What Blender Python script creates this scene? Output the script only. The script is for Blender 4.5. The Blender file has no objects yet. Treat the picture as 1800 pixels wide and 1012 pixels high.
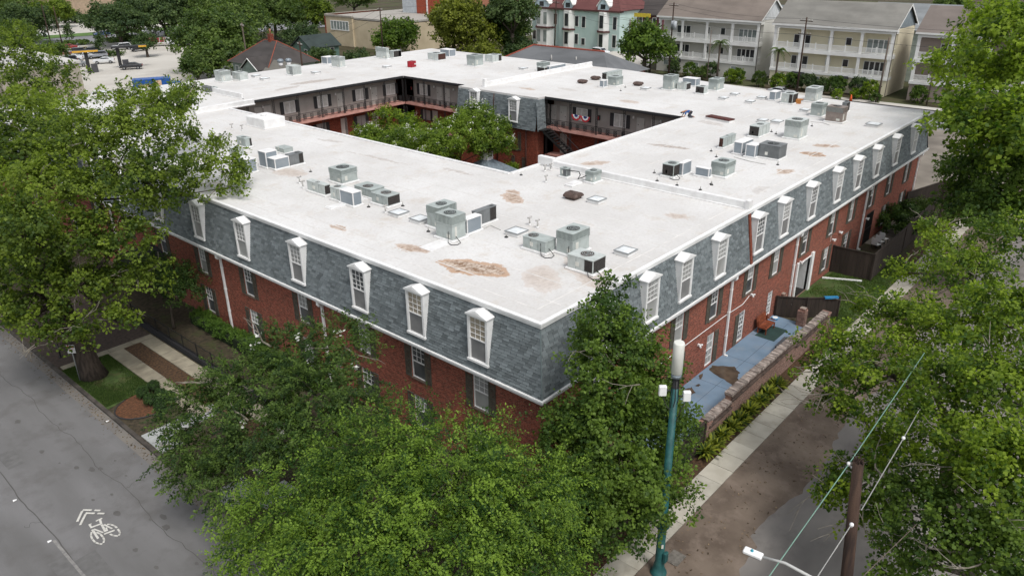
import bpy, math, random
import numpy as np
from mathutils import Vector, Matrix
random.seed(7)
S = bpy.context.scene
R_ = math.radians
# ---------------------------------------------------------------- camera
CAM = np.array([-23.70876, -19.26925, 25.0])
F = 1345.5257
RM = np.array([[0.65916552, 0.31333903, -0.68360769],
               [-0.75194995, 0.26437667, -0.6038843],
               [-0.00849059, 0.91209848, 0.40988325]])
u_, s_, v_ = np.linalg.svd(RM); RM = u_ @ v_
cd = bpy.data.cameras.new('camera'); cam = bpy.data.objects.new('camera', cd)
S.collection.objects.link(cam); S.camera = cam
cd.sensor_width = 36.0; cd.lens = F / 1800.0 * 36.0; cd.clip_end = 3000; cd.clip_start = 0.5
cam.matrix_world = Matrix.Translation(CAM.tolist()) @ Matrix(RM.tolist()).to_4x4()
# ---------------------------------------------------------------- light
W = bpy.data.worlds.new('World'); S.world = W; W.use_nodes = True
wn = W.node_tree.nodes; wl = W.node_tree.links
bg = wn['Background']
sky = wn.new('ShaderNodeTexSky'); sky.sky_type = 'NISHITA'; sky.sun_disc = False
SUN_EL, SUN_AZ = R_(58), R_(200)
sky.sun_elevation = SUN_EL; sky.sun_rotation = SUN_AZ
sky.air_density = 1.0; sky.dust_density = 3.0; sky.ozone_density = 1.0
hs = wn.new('ShaderNodeHueSaturation'); hs.inputs['Saturation'].default_value = 0.30   # overcast: pale sky
wl.new(sky.outputs[0], hs.inputs['Color']); wl.new(hs.outputs[0], bg.inputs['Color'])
bg.inputs['Strength'].default_value = 0.142
sd = bpy.data.lights.new('sun', 'SUN'); sun = bpy.data.objects.new('sun', sd); S.collection.objects.link(sun)
sd.energy = 1.5; sd.angle = R_(15); sd.color = (1.0, 0.975, 0.94)
sdir = Vector((math.sin(SUN_AZ) * math.cos(SUN_EL), math.cos(SUN_AZ) * math.cos(SUN_EL), math.sin(SUN_EL)))
sun.rotation_euler = sdir.to_track_quat('Z', 'Y').to_euler()
S.view_settings.view_transform = 'Standard'; S.view_settings.look = 'None'
S.view_settings.gamma = 1.0; S.view_settings.use_curve_mapping = False
S.view_settings.exposure = 0.32
S.render.engine = 'CYCLES'
try:
    S.cycles.max_bounces = 6; S.cycles.diffuse_bounces = 3; S.cycles.transparent_max_bounces = 6
except Exception: pass
# ---------------------------------------------------------------- surveying helpers
def _d(u, v): return RM @ np.array([u - 900.0, 506.0 - v, -F])
def at(u, v, z=0.0):
    q = _d(u, v); t = (z - CAM[2]) / q[2]; return Vector((CAM + q * t).tolist())
def onx(u, v, x):
    q = _d(u, v); t = (x - CAM[0]) / q[0]; return Vector((CAM + q * t).tolist())
def ony(u, v, y):
    q = _d(u, v); t = (y - CAM[1]) / q[1]; return Vector((CAM + q * t).tolist())
def along(p, e, val, comp):
    """distance t so that p+t*e falls on picture column (comp 0) or row (comp 1) val"""
    a = RM.T @ (np.array(p[:]) - CAM); b = RM.T @ np.array(e, float)
    if comp == 0: k = (val - 900.0) / F; return (-k * a[2] - a[0]) / (b[0] + k * b[2])
    k = (506.0 - val) / F; return (-k * a[2] - a[1]) / (b[1] + k * b[2])
# ---------------------------------------------------------------- mesh helpers
col = S.collection
class MB:
    def __init__(s): s.v = []; s.f = []; s.t = []; s.tint = 0.5; s.sm = []; s.smooth = False
    def face(s, idx): s.f.append(tuple(idx)); s.t.append(s.tint); s.sm.append(s.smooth)
    def poly(s, pts):
        n = len(s.v); s.v += [tuple(p) for p in pts]; s.face(range(n, n + len(pts)))
    def box(s, x0, x1, y0, y1, z0, z1, bottom=True, M=None):
        n = len(s.v)
        c = [(x0,y0,z0),(x1,y0,z0),(x1,y1,z0),(x0,y1,z0),(x0,y0,z1),(x1,y0,z1),(x1,y1,z1),(x0,y1,z1)]
        if M is not None: c = [tuple(M @ Vector(p)) for p in c]
        s.v += c
        for q in [(4,5,6,7),(0,1,5,4),(1,2,6,5),(2,3,7,6),(3,0,4,7)] + ([(3,2,1,0)] if bottom else []):
            s.face([n + i for i in q])
    def prism(s, pts, z0, z1):
        n = len(s.v); k = len(pts)
        s.v += [(p[0], p[1], z0) for p in pts] + [(p[0], p[1], z1) for p in pts]
        s.face(range(n + k, n + 2 * k)); s.face(reversed(range(n, n + k)))
        for i in range(k): j = (i + 1) % k; s.face([n+i, n+j, n+k+j, n+k+i])
    def ext(s, prof, axis, a, b):
        """profile of 2D points extruded along an axis ('x': prof=(y,z); 'y': prof=(x,z))"""
        n = len(s.v); k = len(prof)
        for t in (a, b):
            for p in prof: s.v.append((t, p[0], p[1]) if axis == 'x' else (p[0], t, p[1]))
        s.face(reversed(range(n, n + k)) if axis == 'x' else range(n, n + k))
        s.face(range(n + k, n + 2*k) if axis == 'x' else reversed(range(n + k, n + 2*k)))
        for i in range(k):
            j = (i + 1) % k
            q = [n+i, n+j, n+k+j, n+k+i]
            s.face(q if axis == 'x' else q[::-1])
    def tube(s, pts, rad, seg=6, cap=True):
        pts = [Vector(p) for p in pts]
        if not isinstance(rad, (list, tuple)): rad = [rad] * len(pts)
        sm = s.smooth; s.smooth = seg >= 6
        rings = []
        for i, p in enumerate(pts):
            d = (pts[min(i+1, len(pts)-1)] - pts[max(i-1, 0)])
            if d.length < 1e-9: d = Vector((0,0,1))
            d.normalize(); a = d.cross(Vector((0,0,1)) if abs(d.z) < .9 else Vector((1,0,0))).normalized(); b = d.cross(a)
            n = len(s.v); rings.append(n)
            for k in range(seg):
                t = 2 * math.pi * k / seg; s.v.append(tuple(p + (a * math.cos(t) + b * math.sin(t)) * rad[i]))
        for i in range(len(pts) - 1):
            for k in range(seg):
                j = (k + 1) % seg; s.face([rings[i]+j, rings[i]+k, rings[i+1]+k, rings[i+1]+j])
        s.smooth = False
        if cap:
            s.face([rings[0] + k for k in range(seg)]); s.face([rings[-1] + k for k in reversed(range(seg))])
        s.smooth = sm
    def cyl(s, x, y, z0, z1, r, seg=12, r1=None):
        s.tube([(x, y, z0), (x, y, z1)], [r, r if r1 is None else r1], seg)
    def dome(s, x, y, z, r, h, seg=10, rings=4, low=0.0):
        sm = s.smooth; s.smooth = True; idx = []
        for i in range(rings + 1):
            a = low + (math.pi / 2 - low) * i / rings; n = len(s.v); idx.append(n)
            for k in range(seg):
                t = 2 * math.pi * k / seg
                s.v.append((x + r * math.cos(a) * math.cos(t), y + r * math.cos(a) * math.sin(t), z + h * math.sin(a)))
        for i in range(rings):
            for k in range(seg):
                j = (k + 1) % seg; s.face([idx[i]+k, idx[i]+j, idx[i+1]+j, idx[i+1]+k])
        s.smooth = sm
    def mesh(s, name, m):
        me = bpy.data.meshes.new(name); me.from_pydata(s.v, [], s.f); me.materials.append(m)
        if len(set(s.t)) > 1:
            a = me.attributes.new('tint', 'FLOAT', 'FACE'); a.data.foreach_set('value', s.t)
        if any(s.sm): me.polygons.foreach_set('use_smooth', s.sm)
        me.update(); return me
    def build(s, name, m, parent=None, loc=None, rz=0.0, bevel=0.0):
        o = bpy.data.objects.new(name, s.mesh(name, m)); col.objects.link(o)
        if loc is not None: o.location = loc
        if rz: o.rotation_euler.z = rz
        if parent is not None: o.parent = parent
        if bevel:
            b = o.modifiers.new('bevel', 'BEVEL'); b.width = bevel; b.segments = 1; b.limit_method = 'ANGLE'
        return o
def tag(o, label=None, cat=None, group=None, kind=None):
    if label: o['label'] = label
    if cat: o['category'] = cat
    if group: o['group'] = group
    if kind: o['kind'] = kind
    return o
def thing(name, label, cat, loc=(0, 0, 0), rz=0.0, group=None):
    o = bpy.data.objects.new(name, None); o.empty_display_size = 0.3; col.objects.link(o)
    o.location = loc; o.rotation_euler.z = rz
    return tag(o, label, cat, group)
KIDS = {}
def children(o): return [c for c in col.objects if c.parent == o]
def dup(o, parent=None, loc=None, rz=None, label=None, group=None):
    c = o.copy(); col.objects.link(c); c.parent = parent
    if loc is not None: c.location = loc
    if rz is not None: c.rotation_euler.z = rz
    if label: c['label'] = label
    if group: c['group'] = group
    for k in o.children:
        dup(k, c)
    return c
# ---------------------------------------------------------------- materials
def lin(h):
    h = h.lstrip('#'); r = [int(h[i:i+2], 16) / 255 for i in (0, 2, 4)]
    return tuple((c / 12.92 if c <= .04045 else ((c + .055) / 1.055) ** 2.4) for c in r)
MATS = {}
def nt(name):
    m = bpy.data.materials.new(name); m.use_nodes = True
    n = m.node_tree.nodes; l = m.node_tree.links; return m, n, l, n['Principled BSDF']
def pmat(name, c, rough=.8, c2=None, scale=1.5, bump=0.0, bscale=15.0, metallic=0.0, detail=5.0, stretch=(1,1,1),
         tint=0.0, objrand=0.0, dirt=None, dscale=.6, damt=.5, spec=.35, world=False):
    if name in MATS: return MATS[name]
    m, n, l, b = nt(name)
    if c2 is None: c2 = tuple(x * .8 for x in c)
    tc = n.new('ShaderNodeTexCoord'); oi = n.new('ShaderNodeObjectInfo')
    mp = n.new('ShaderNodeMapping'); mp.inputs['Scale'].default_value = stretch
    ad = n.new('ShaderNodeVectorMath'); ad.operation = 'ADD'
    l.new(tc.outputs['Object'], ad.inputs[0])
    if not world:
        ml = n.new('ShaderNodeMath'); ml.operation = 'MULTIPLY'; ml.inputs[1].default_value = 37.0
        l.new(oi.outputs['Random'], ml.inputs[0]); l.new(ml.outputs[0], ad.inputs[1])
    l.new(ad.outputs[0], mp.inputs['Vector'])
    ns = n.new('ShaderNodeTexNoise'); ns.inputs['Scale'].default_value = scale; ns.inputs['Detail'].default_value = detail
    l.new(mp.outputs[0], ns.inputs['Vector'])
    rp = n.new('ShaderNodeValToRGB'); rp.color_ramp.elements[0].position = .35; rp.color_ramp.elements[1].position = .65
    rp.color_ramp.elements[0].color = (*c2, 1); rp.color_ramp.elements[1].color = (*c, 1)
    l.new(ns.outputs['Fac'], rp.inputs[0]); out = rp.outputs[0]
    if dirt is not None:
        n2 = n.new('ShaderNodeTexNoise'); n2.inputs['Scale'].default_value = dscale; n2.inputs['Detail'].default_value = 8; n2.inputs['Roughness'].default_value = .65
        l.new(ad.outputs[0], n2.inputs['Vector'])
        r2 = n.new('ShaderNodeValToRGB'); r2.color_ramp.elements[0].position = .5; r2.color_ramp.elements[1].position = .72
        r2.color_ramp.elements[0].color = (0,0,0,1); r2.color_ramp.elements[1].color = (damt,)*3 + (1,)
        l.new(n2.outputs['Fac'], r2.inputs[0])
        mx = n.new('ShaderNodeMixRGB'); l.new(r2.outputs[0], mx.inputs[0]); l.new(out, mx.inputs[1]); mx.inputs[2].default_value = (*dirt, 1); out = mx.outputs[0]
    if tint or objrand:
        if tint:
            a = n.new('ShaderNodeAttribute'); a.attribute_name = 'tint'; src = a.outputs['Fac']; amt = tint
        else: src = oi.outputs['Random']; amt = objrand
        mr = n.new('ShaderNodeMapRange'); mr.inputs['To Min'].default_value = 1 - amt; mr.inputs['To Max'].default_value = 1 + amt
        l.new(src, mr.inputs[0])
        vm = n.new('ShaderNodeVectorMath'); vm.operation = 'SCALE'; l.new(out, vm.inputs[0]); l.new(mr.outputs[0], vm.inputs['Scale']); out = vm.outputs[0]
    l.new(out, b.inputs['Base Color']); b.inputs['Roughness'].default_value = rough; b.inputs['Metallic'].default_value = metallic
    b.inputs['Specular IOR Level'].default_value = spec
    if bump:
        n3 = n.new('ShaderNodeTexNoise'); n3.inputs['Scale'].default_value = bscale; n3.inputs['Detail'].default_value = 4
        l.new(ad.outputs[0], n3.inputs['Vector'])
        bp = n.new('ShaderNodeBump'); bp.inputs['Strength'].default_value = bump; bp.inputs['Distance'].default_value = .02
        l.new(n3.outputs['Fac'], bp.inputs['Height']); l.new(bp.outputs[0], b.inputs['Normal'])
    MATS[name] = m; return m
def brickmat(name, c1, c2, mortar, bw=.215, rh=.075, wash=None):
    if name in MATS: return MATS[name]
    m, n, l, b = nt(name)
    tc = n.new('ShaderNodeTexCoord'); sp = n.new('ShaderNodeSeparateXYZ'); l.new(tc.outputs['Object'], sp.inputs[0])
    ad = n.new('ShaderNodeMath'); l.new(sp.outputs[0], ad.inputs[0]); l.new(sp.outputs[1], ad.inputs[1])
    cb = n.new('ShaderNodeCombineXYZ'); l.new(ad.outputs[0], cb.inputs[0]); l.new(sp.outputs[2], cb.inputs[1])
    bt = n.new('ShaderNodeTexBrick'); bt.inputs['Scale'].default_value = 1; bt.inputs['Brick Width'].default_value = bw; bt.inputs['Row Height'].default_value = rh
    bt.inputs['Mortar Size'].default_value = .008; bt.inputs['Color1'].default_value = (*c1, 1); bt.inputs['Color2'].default_value = (*c2, 1); bt.inputs['Mortar'].default_value = (*mortar, 1)
    bt.inputs['Bias'].default_value = -.2
    l.new(cb.outputs[0], bt.inputs['Vector'])
    ns = n.new('ShaderNodeTexNoise'); ns.inputs['Scale'].default_value = 5.5; ns.inputs['Detail'].default_value = 8; ns.inputs['Roughness'].default_value = .85
    l.new(cb.outputs[0], ns.inputs['Vector'])
    mr = n.new('ShaderNodeMapRange'); mr.inputs['From Min'].default_value = .3; mr.inputs['From Max'].default_value = .7; mr.inputs['To Min'].default_value = .30; mr.inputs['To Max'].default_value = 1.75
    l.new(ns.outputs['Fac'], mr.inputs[0])
    vm = n.new('ShaderNodeVectorMath'); vm.operation = 'SCALE'; l.new(bt.outputs['Color'], vm.inputs[0]); l.new(mr.outputs[0], vm.inputs['Scale']); out = vm.outputs[0]
    if wash is not None:
        n2 = n.new('ShaderNodeTexNoise'); n2.inputs['Scale'].default_value = 1.4; n2.inputs['Detail'].default_value = 10; n2.inputs['Roughness'].default_value = .88
        l.new(cb.outputs[0], n2.inputs['Vector'])
        r2 = n.new('ShaderNodeValToRGB'); r2.color_ramp.elements[0].position = .58; r2.color_ramp.elements[1].position = .70
        r2.color_ramp.elements[0].color = (0,0,0,1); r2.color_ramp.elements[1].color = (.5,.5,.5,1)
        l.new(n2.outputs['Fac'], r2.inputs[0])
        mx = n.new('ShaderNodeMixRGB'); l.new(r2.outputs[0], mx.inputs[0]); l.new(out, mx.inputs[1]); mx.inputs[2].default_value = (*wash, 1); out = mx.outputs[0]
    l.new(out, b.inputs['Base Color']); b.inputs['Roughness'].default_value = .9; b.inputs['Specular IOR Level'].default_value = .2
    bp = n.new('ShaderNodeBump'); bp.inputs['Strength'].default_value = .6; bp.inputs['Distance'].default_value = .012
    sb = n.new('ShaderNodeMath'); sb.operation = 'SUBTRACT'; l.new(ns.outputs['Fac'], sb.inputs[0]); l.new(bt.outputs['Fac'], sb.inputs[1])
    l.new(sb.outputs[0], bp.inputs['Height']); l.new(bp.outputs[0], b.inputs['Normal'])
    MATS[name] = m; return m
def leafmat(name, dark, light, trans=.35):
    if name in MATS: return MATS[name]
    m, n, l, b = nt(name)
    a = n.new('ShaderNodeAttribute'); a.attribute_name = 'tint'
    rp = n.new('ShaderNodeValToRGB'); rp.color_ramp.elements[0].position = .1; rp.color_ramp.elements[1].position = .95
    rp.color_ramp.elements[0].color = (*dark, 1); rp.color_ramp.elements[1].color = (*light, 1)
    l.new(a.outputs['Fac'], rp.inputs[0]); l.new(rp.outputs[0], b.inputs['Base Color'])
    b.inputs['Roughness'].default_value = .55; b.inputs['Specular IOR Level'].default_value = .25
    tr = n.new('ShaderNodeBsdfTranslucent'); vm = n.new('ShaderNodeVectorMath'); vm.operation = 'MULTIPLY'; vm.inputs[1].default_value = (1.2, 1.35, .6)
    l.new(rp.outputs[0], vm.inputs[0]); l.new(vm.outputs[0], tr.inputs['Color'])
    mx = n.new('ShaderNodeMixShader'); mx.inputs[0].default_value = trans
    l.new(b.outputs[0], mx.inputs[1]); l.new(tr.outputs[0], mx.inputs[2]); l.new(mx.outputs[0], n['Material Output'].inputs['Surface'])
    MATS[name] = m; return m
def glassmat(name, c, rough=.12):
    return pmat(name, c, rough=rough, c2=tuple(x*.55 for x in c), scale=.9, spec=.7)
white_trim = pmat('white_trim', (.82,.82,.81), .55, (.75,.75,.74), 2.0, dirt=(.5,.48,.45), dscale=2.5, damt=.3)
black_metal = pmat('black_metal', (.018,.018,.018), .45, spec=.5)
dark_trim = pmat('dark_trim', (.03,.03,.032), .6)
brick_red = brickmat('brick_red', lin('#954e3e'), lin('#5a3026'), lin('#927a6c'), wash=lin('#c0aa9a'))
brick_court = brickmat('brick_court', lin('#8a4534'), lin('#5c2c22'), lin('#6e5244'))
slate = pmat('slate', lin('#71787a'), .9, lin('#6a7173'), 2.0, bump=.1, bscale=40, tint=.30, world=True, spec=.25)
slate_one = pmat('slate_one', lin('#71787a'), .9, lin('#6a7173'), 2.0, bump=.1, bscale=40, objrand=.30, spec=.25)
slate_back = pmat('slate_backing', lin('#272c2c'), .9)
shutter_mat = pmat('shutter_paint', lin('#5d5a50'), .75, lin('#49463e'), 5)
pane_dark = glassmat('window_glass', (.11,.12,.125))
pane_blind = pmat('window_blind', (.38,.39,.38), .3, (.27,.27,.26), 1.2, spec=.7)
pane_tan = pmat('window_curtain', (.22,.19,.14), .25, (.15,.13,.10), 1.2, spec=.7)
galv = pmat('galvanised_sheet', lin('#8f989f'), .5, lin('#848d94'), 1.0, metallic=.25, dirt=lin('#a0a4a6'), dscale=1.0, damt=.3)
ac_body = pmat('ac_grey_green', lin('#a9b1ae'), .6, lin('#9ca4a1'), 2.2, dirt=lin('#6d6a62'), dscale=2.5, damt=.35, objrand=.07)
ac_light = pmat('ac_pale_grey', lin('#bfc5c2'), .6, lin('#b0b6b3'), 2.2, dirt=lin('#7e786e'), dscale=2.5, damt=.35)
ac_dark = pmat('ac_dark_grey', lin('#777a7b'), .6, lin('#686b6c'), 2.2)
ac_taupe = pmat('ac_taupe', lin('#8b8079'), .6, lin('#7a7069'), 2.2)
coil_mat = pmat('coil_fins', lin('#3c3836'), .75, lin('#2b2826'), 14, bump=.3, bscale=80)
coil_rust = pmat('coil_rust', lin('#4e3028'), .85, lin('#38241f'), 14)
cap_white = pmat('coated_cap', (.78,.78,.77), .6, (.68,.67,.66), 2)
concrete = pmat('pale_concrete', lin('#b9b4a7'), .9, lin('#a6a093'), .8, bump=.15, bscale=30, dirt=lin('#6e675a'), dscale=.7, damt=.55, objrand=.10)
concrete_shaded = pmat('shaded_concrete', lin('#98917f'), .92, lin('#837c6d'), 1.2, bump=.2, bscale=30, dirt=lin('#5e5749'), dscale=.9, damt=.6, objrand=.12)  # footpath concrete with its shade put into the darker colour, plus dirt mottling
bark = pmat('bark', lin('#5f564c'), .95, lin('#3d362f'), 6, bump=.9, bscale=14, stretch=(1,1,.25))
bark_dark = pmat('bark_dark', lin('#463d35'), .95, lin('#2a2420'), 6, bump=.9, bscale=12, stretch=(1,1,.25))
twig_grey = pmat('twig_grey', lin('#8d867a'), .9, lin('#6c665c'), 5)
creosote = pmat('creosote_wood', lin('#4b3a30'), .95, lin('#2e2420'), 5, bump=.8, bscale=18, stretch=(1,1,.12))
grey_wood = pmat('weathered_wood', lin('#75695e'), .95, lin('#564d45'), 5, bump=.6, bscale=18, stretch=(1,1,.12))
# ---------------------------------------------------------------- ground
def sheet(name, pts, z, m, kind='structure', thick=0.0):
    b = MB()
    if thick: b.prism(pts, z - thick, z)
    else: b.poly([(p[0], p[1], z) for p in pts])
    return tag(b.build(name, m), kind=kind)
earth = pmat('earth', lin('#4f4636'), .95, lin('#39351f'), .12, bump=.3, bscale=8, dirt=lin('#4a5a2c'), dscale=.08, damt=.9, world=True)
asphalt = pmat('asphalt', lin('#747373'), .92, lin('#656463'), .5, bump=.5, bscale=25, dirt=lin('#55524f'), dscale=.5, damt=.6, stretch=(1,.22,1), world=True)
asphalt2 = pmat('asphalt_side_street', lin('#86817c'), .85, lin('#6c6865'), .45, bump=.2, bscale=60, dirt=lin('#4c4744'), dscale=.30, damt=.7, stretch=(.4,1,1), world=True)
mudm = pmat('mud', lin('#776a5e'), .95, lin('#5a4e44'), .45, bump=1.0, bscale=5, dirt=lin('#83756a'), dscale=1.1, damt=.8, world=True)
mulch = pmat('mulch', lin('#5b4430'), .95, lin('#33281d'), 7, bump=.8, bscale=25, world=True)
soil = pmat('garden_soil', lin('#4c4234'), .95, lin('#302c20'), 4, bump=.6, bscale=20, dirt=lin('#3f4a22'), dscale=.9, damt=.7, world=True)
lawnm = pmat('lawn', lin('#485c2c'), .95, lin('#384722'), 3, bump=.8, bscale=40, dirt=lin('#5a4c36'), dscale=1.1, damt=.85, world=True)
farlawn = pmat('far_lawn', lin('#5d7a3e'), .95, lin('#4a6430'), .3, world=True)
farconc = pmat('far_concrete', lin('#c6c2ba'), .9, lin('#b4afa6'), .06, dirt=lin('#98928a'), dscale=.07, damt=.6, world=True)
farasph = pmat('far_asphalt', lin('#838385'), .9, lin('#757577'), .08, world=True)
farblock = pmat('far_city', lin('#8f8c84'), .9, lin('#6f7560'), .02, world=True)
patm = pmat('blue_deck_paint', lin('#768b9f'), .75, lin('#687d90'), .7, bump=.1, bscale=20, dirt=lin('#8a8f94'), dscale=.9, damt=.5, world=True)
gravelm = pmat('pale_patio', lin('#8e867c'), .9, lin('#7d766d'), 1.2, world=True)
pave = pmat('brown_paving', lin('#52463f'), .95, lin('#3f3631'), 5, bump=.6, bscale=15, world=True)

sheet('ground', [(-600,-500),(1500,-500),(1500,1500),(-600,1500)], -.17, earth)
KX = -10.95            # kerb line of the wide street
sheet('street', [(-38,-60),(KX,-60),(KX,400),(-38,400)], -.13, asphalt)
# side street with a ragged mud edge
edge = []
rr = random.Random(3)
x = -16.0
while x < 120:
    edge.append((x, -9.45 + .35 * math.sin(x * .45) + rr.uniform(-.12, .12) - (.6 if x < 4 else 0) - max(0, 2.3 - x) * .10)); x += .45
sheet('side_street', [(-16,-22)] + [(120,-22)] + edge[::-1], -.126, asphalt2)
mp_ = MB(); 
rows = []
for (ex, ey) in edge:
    if ex > 75: break
    hz = [(-6.52, 0.01), (-7.3, .0 + rr.uniform(-.02,.02)), (-8.3, -.03 + rr.uniform(-.03,.03)), (ey + .25, -.09), (ey - .03, -.122)]
    rows.append([(ex, a, b) for a, b in hz])
base = 0
for r in rows: mp_.v += r
for i in range(len(rows) - 1):
    for j in range(4):
        a = i * 5 + j; mp_.face([a, a + 1, a + 6, a + 5][::-1])
tag(mp_.build('mud_verge', mudm), kind='structure')
# a few clods, leaves and stones on the mud
cl = MB()
for i in range(700):
    px = rr.uniform(-6, 30); py = rr.uniform(-9.3, -6.6); s = rr.uniform(.015, .05)
    M = Matrix.Translation((px, py, 0.0 if py > -8.3 else -.07)) @ Matrix.Rotation(rr.uniform(0,6.3), 4, 'Z') @ Matrix.Rotation(rr.uniform(-.5,.5), 4, 'X')
    cl.tint = rr.random(); cl.box(-s, s, -s*.6, s*.6, 0, s*.5, M=M)
tag(cl.build('mud_debris', pmat('debris', lin('#7b6a56'), .95, lin('#4a3c30'), 6, tint=.5)), 'scattered leaves and clods on the bare muddy verge', 'debris', kind='stuff')
# verge and yards of the block, top at z 0
sheet('yard', [(-10.72,-5.0),(64,-5.0),(64,76),(-10.72,76)], -.02, soil, thick=.12)
kb = MB(); kb.box(KX, KX+.22, -40, 140, -.16, .03)
tag(kb.build('kerb', pmat('kerb_stone', lin('#56504a'), .95, lin('#3a3632'), 1.5, bump=.4, bscale=20, world=True)), kind='structure')
gut = MB(); gut.poly([(KX-.55,-40,-.124),(KX,-40,-.122),(KX,140,-.122),(KX-.55,140,-.124)])
tag(gut.build('gutter_strip', pmat('gutter_dust', lin('#76716a'), .95, lin('#6b6865'), .6, world=True)), kind='structure')
# crack and seam lines of the street
sm_ = MB()
def crackline(b, pts, w):
    for (a, c) in zip(pts[:-1], pts[1:]):
        d = Vector((c[0]-a[0], c[1]-a[1], 0)); n = Vector((-d.y, d.x, 0)).normalized() * w / 2
        b.poly([(a[0]+n.x, a[1]+n.y, -.121), (a[0]-n.x, a[1]-n.y, -.121), (c[0]-n.x, c[1]-n.y, -.121), (c[0]+n.x, c[1]+n.y, -.121)])
for x0, w, amp in ((-17.0,.05,.05), (-13.3,.03,.12)):
    pts = []; y = -5
    while y < 60: pts.append((x0 + amp * math.sin(y*.9) + rr.uniform(-amp,amp)*.6, y)); y += .5
    crackline(sm_, pts, w)
for k in range(5):
    px, py = rr.uniform(-19,-12), rr.uniform(6, 26); pts = []
    for i in range(10): pts.append((px, py)); px += rr.uniform(-.05,.22); py += rr.uniform(-.22,.22)
    crackline(sm_, pts, .018)
tag(sm_.build('street_cracks', pmat('crack_tar', lin('#5a5856'), .95)), kind='structure')
cl_ = MB(); cl_.poly([(-17.15,4,-.117),(-17.02,4,-.117),(-17.02,15.2,-.117),(-17.15,15.2,-.117)])
tag(cl_.build('worn_centre_line', pmat('worn_paint', lin('#8d8b87'), .9, lin('#757372'), 5, world=True)), kind='structure')
oil = MB()
for k in range(22):
    px, py = KX - rr.uniform(1.0, 4.0), rr.uniform(7, 29); n = 9; s = rr.uniform(.05,.2)
    oil.poly([(px + s*rr.uniform(.6,1.1)*math.cos(6.283*i/n), py + 1.6*s*rr.uniform(.6,1.1)*math.sin(6.283*i/n), -.1195) for i in range(n)])
for k in range(5):
    px, py = rr.uniform(-20,-12), rr.uniform(4, 40); w_, l_ = rr.uniform(.5,1.2), rr.uniform(1.0,3.5)
    pp_ = MB(); pp_.poly([(px+rr.uniform(-.05,.05),py,-.1225),(px+w_,py+rr.uniform(-.1,.1),-.1225),(px+w_+rr.uniform(-.05,.05),py+l_,-.1225),(px,py+l_+rr.uniform(-.1,.1),-.1225)])
    tag(pp_.build('asphalt_patch', pmat('patch_asphalt', lin('#6b6a69'), .9, lin('#5f5e5d'), 2.5, bump=.5, bscale=40, world=True)), kind='structure')
gl = MB()
for k in range(900):
    px, py = KX - abs(rr.gauss(0,.35)) - .02, rr.uniform(0, 45); s = rr.uniform(.015,.05); gl.tint = rr.random()
    M = Matrix.Translation((px,py,-.118)) @ Matrix.Rotation(rr.uniform(0,6.3),4,'Z') @ Matrix.Rotation(rr.uniform(-.4,.4),4,'X'); gl.box(-s,s,-s*.5,s*.5,0,s*.2,M=M)
tag(gl.build('gutter_leaves', pmat('leaf_litter', lin('#6d5a40'), .95, lin('#43382a'), 6, tint=.6)), 'brown fallen leaves gathered in the gutter of the wide street', 'leaf litter', kind='stuff')
tag(oil.build('oil_spots', pmat('oil', lin('#5f5d5b'), .8)), kind='structure')
# sharrow: bicycle and two chevrons, white paint
def strip(b, pts, w, z):
    for (a, c) in zip(pts[:-1], pts[1:]):
        d = Vector((c[0]-a[0], c[1]-a[1], 0)).normalized(); n = Vector((-d.y, d.x, 0)) * w / 2; e = d * w * .25
        b.poly([(a[0]-e.x-n.x, a[1]-e.y-n.y, z), (c[0]+e.x-n.x, c[1]+e.y-n.y, z), (c[0]+e.x+n.x, c[1]+e.y+n.y, z), (a[0]-e.x+n.x, a[1]-e.y+n.y, z)])
bk = MB(); k_ = [0]
def P(u, v): p = at(u, v, -.12); return (p.x, p.y)
def ST(pix, w=.085):
    k_[0] += 1; strip(bk, [P(*q) for q in pix], w, -.118 + .0006 * k_[0])
def wheel(cu, cv, ru, rv, rot):
    pts = []
    for i in range(21):
        t = 2*math.pi*i/20
        if 6 < i < 8: pass
        a, c = ru*math.cos(t), rv*math.sin(t); pts.append((cu + a*math.cos(rot) - c*math.sin(rot), cv + a*math.sin(rot) + c*math.cos(rot)))
    ST(pts[:10], .10); ST(pts[11:], .10)
def Q(pts): return [(125 + a/12.65, 885 + b/12.65) for a, b in pts]
for pts, w in (([(560,378),(680,322)],.09),([(640,335),(668,440)],.10),([(668,440),(450,522)],.11),([(455,530),(408,455)],.09),([(405,462),(445,445)],.08),([(475,575),(600,765)],.10),([(515,562),(708,635)],.08),
    ([(684,465),(762,612)],.10),([(745,668),(955,590)],.11),([(780,530),(805,598)],.07),([(738,462),(908,548)],.08),
    ([(452,632),(443,700),(470,785),(540,855),(620,886),(685,892)],.085),([(568,635),(650,668),(708,738),(738,800),(722,862)],.085),([(812,455),(880,458),(960,488),(1018,530)],.085),([(1042,562),(1080,620),(1086,655),(1066,698)],.085),([(872,672),(930,704),(1036,716)],.085)):
    ST(Q(pts), w)
bo = bk.build('bicycle', pmat('road_paint', lin('#d2d0c8'), .8, lin('#b4b2ac'), 14, world=True))
bk = MB()
for pts in ([(270,138),(448,140)],[(533,144),(638,148)],[(245,168),(142,388)],[(335,207),(515,212)],[(598,215),(728,217)],[(322,235),(206,465)]): ST(Q(pts), .11)
root = thing('road_marking', 'white painted bicycle symbol under a double chevron on the wide street', 'road marking')
bo.parent = root; bk.build('chevron', MATS['road_paint'], root)
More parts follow.
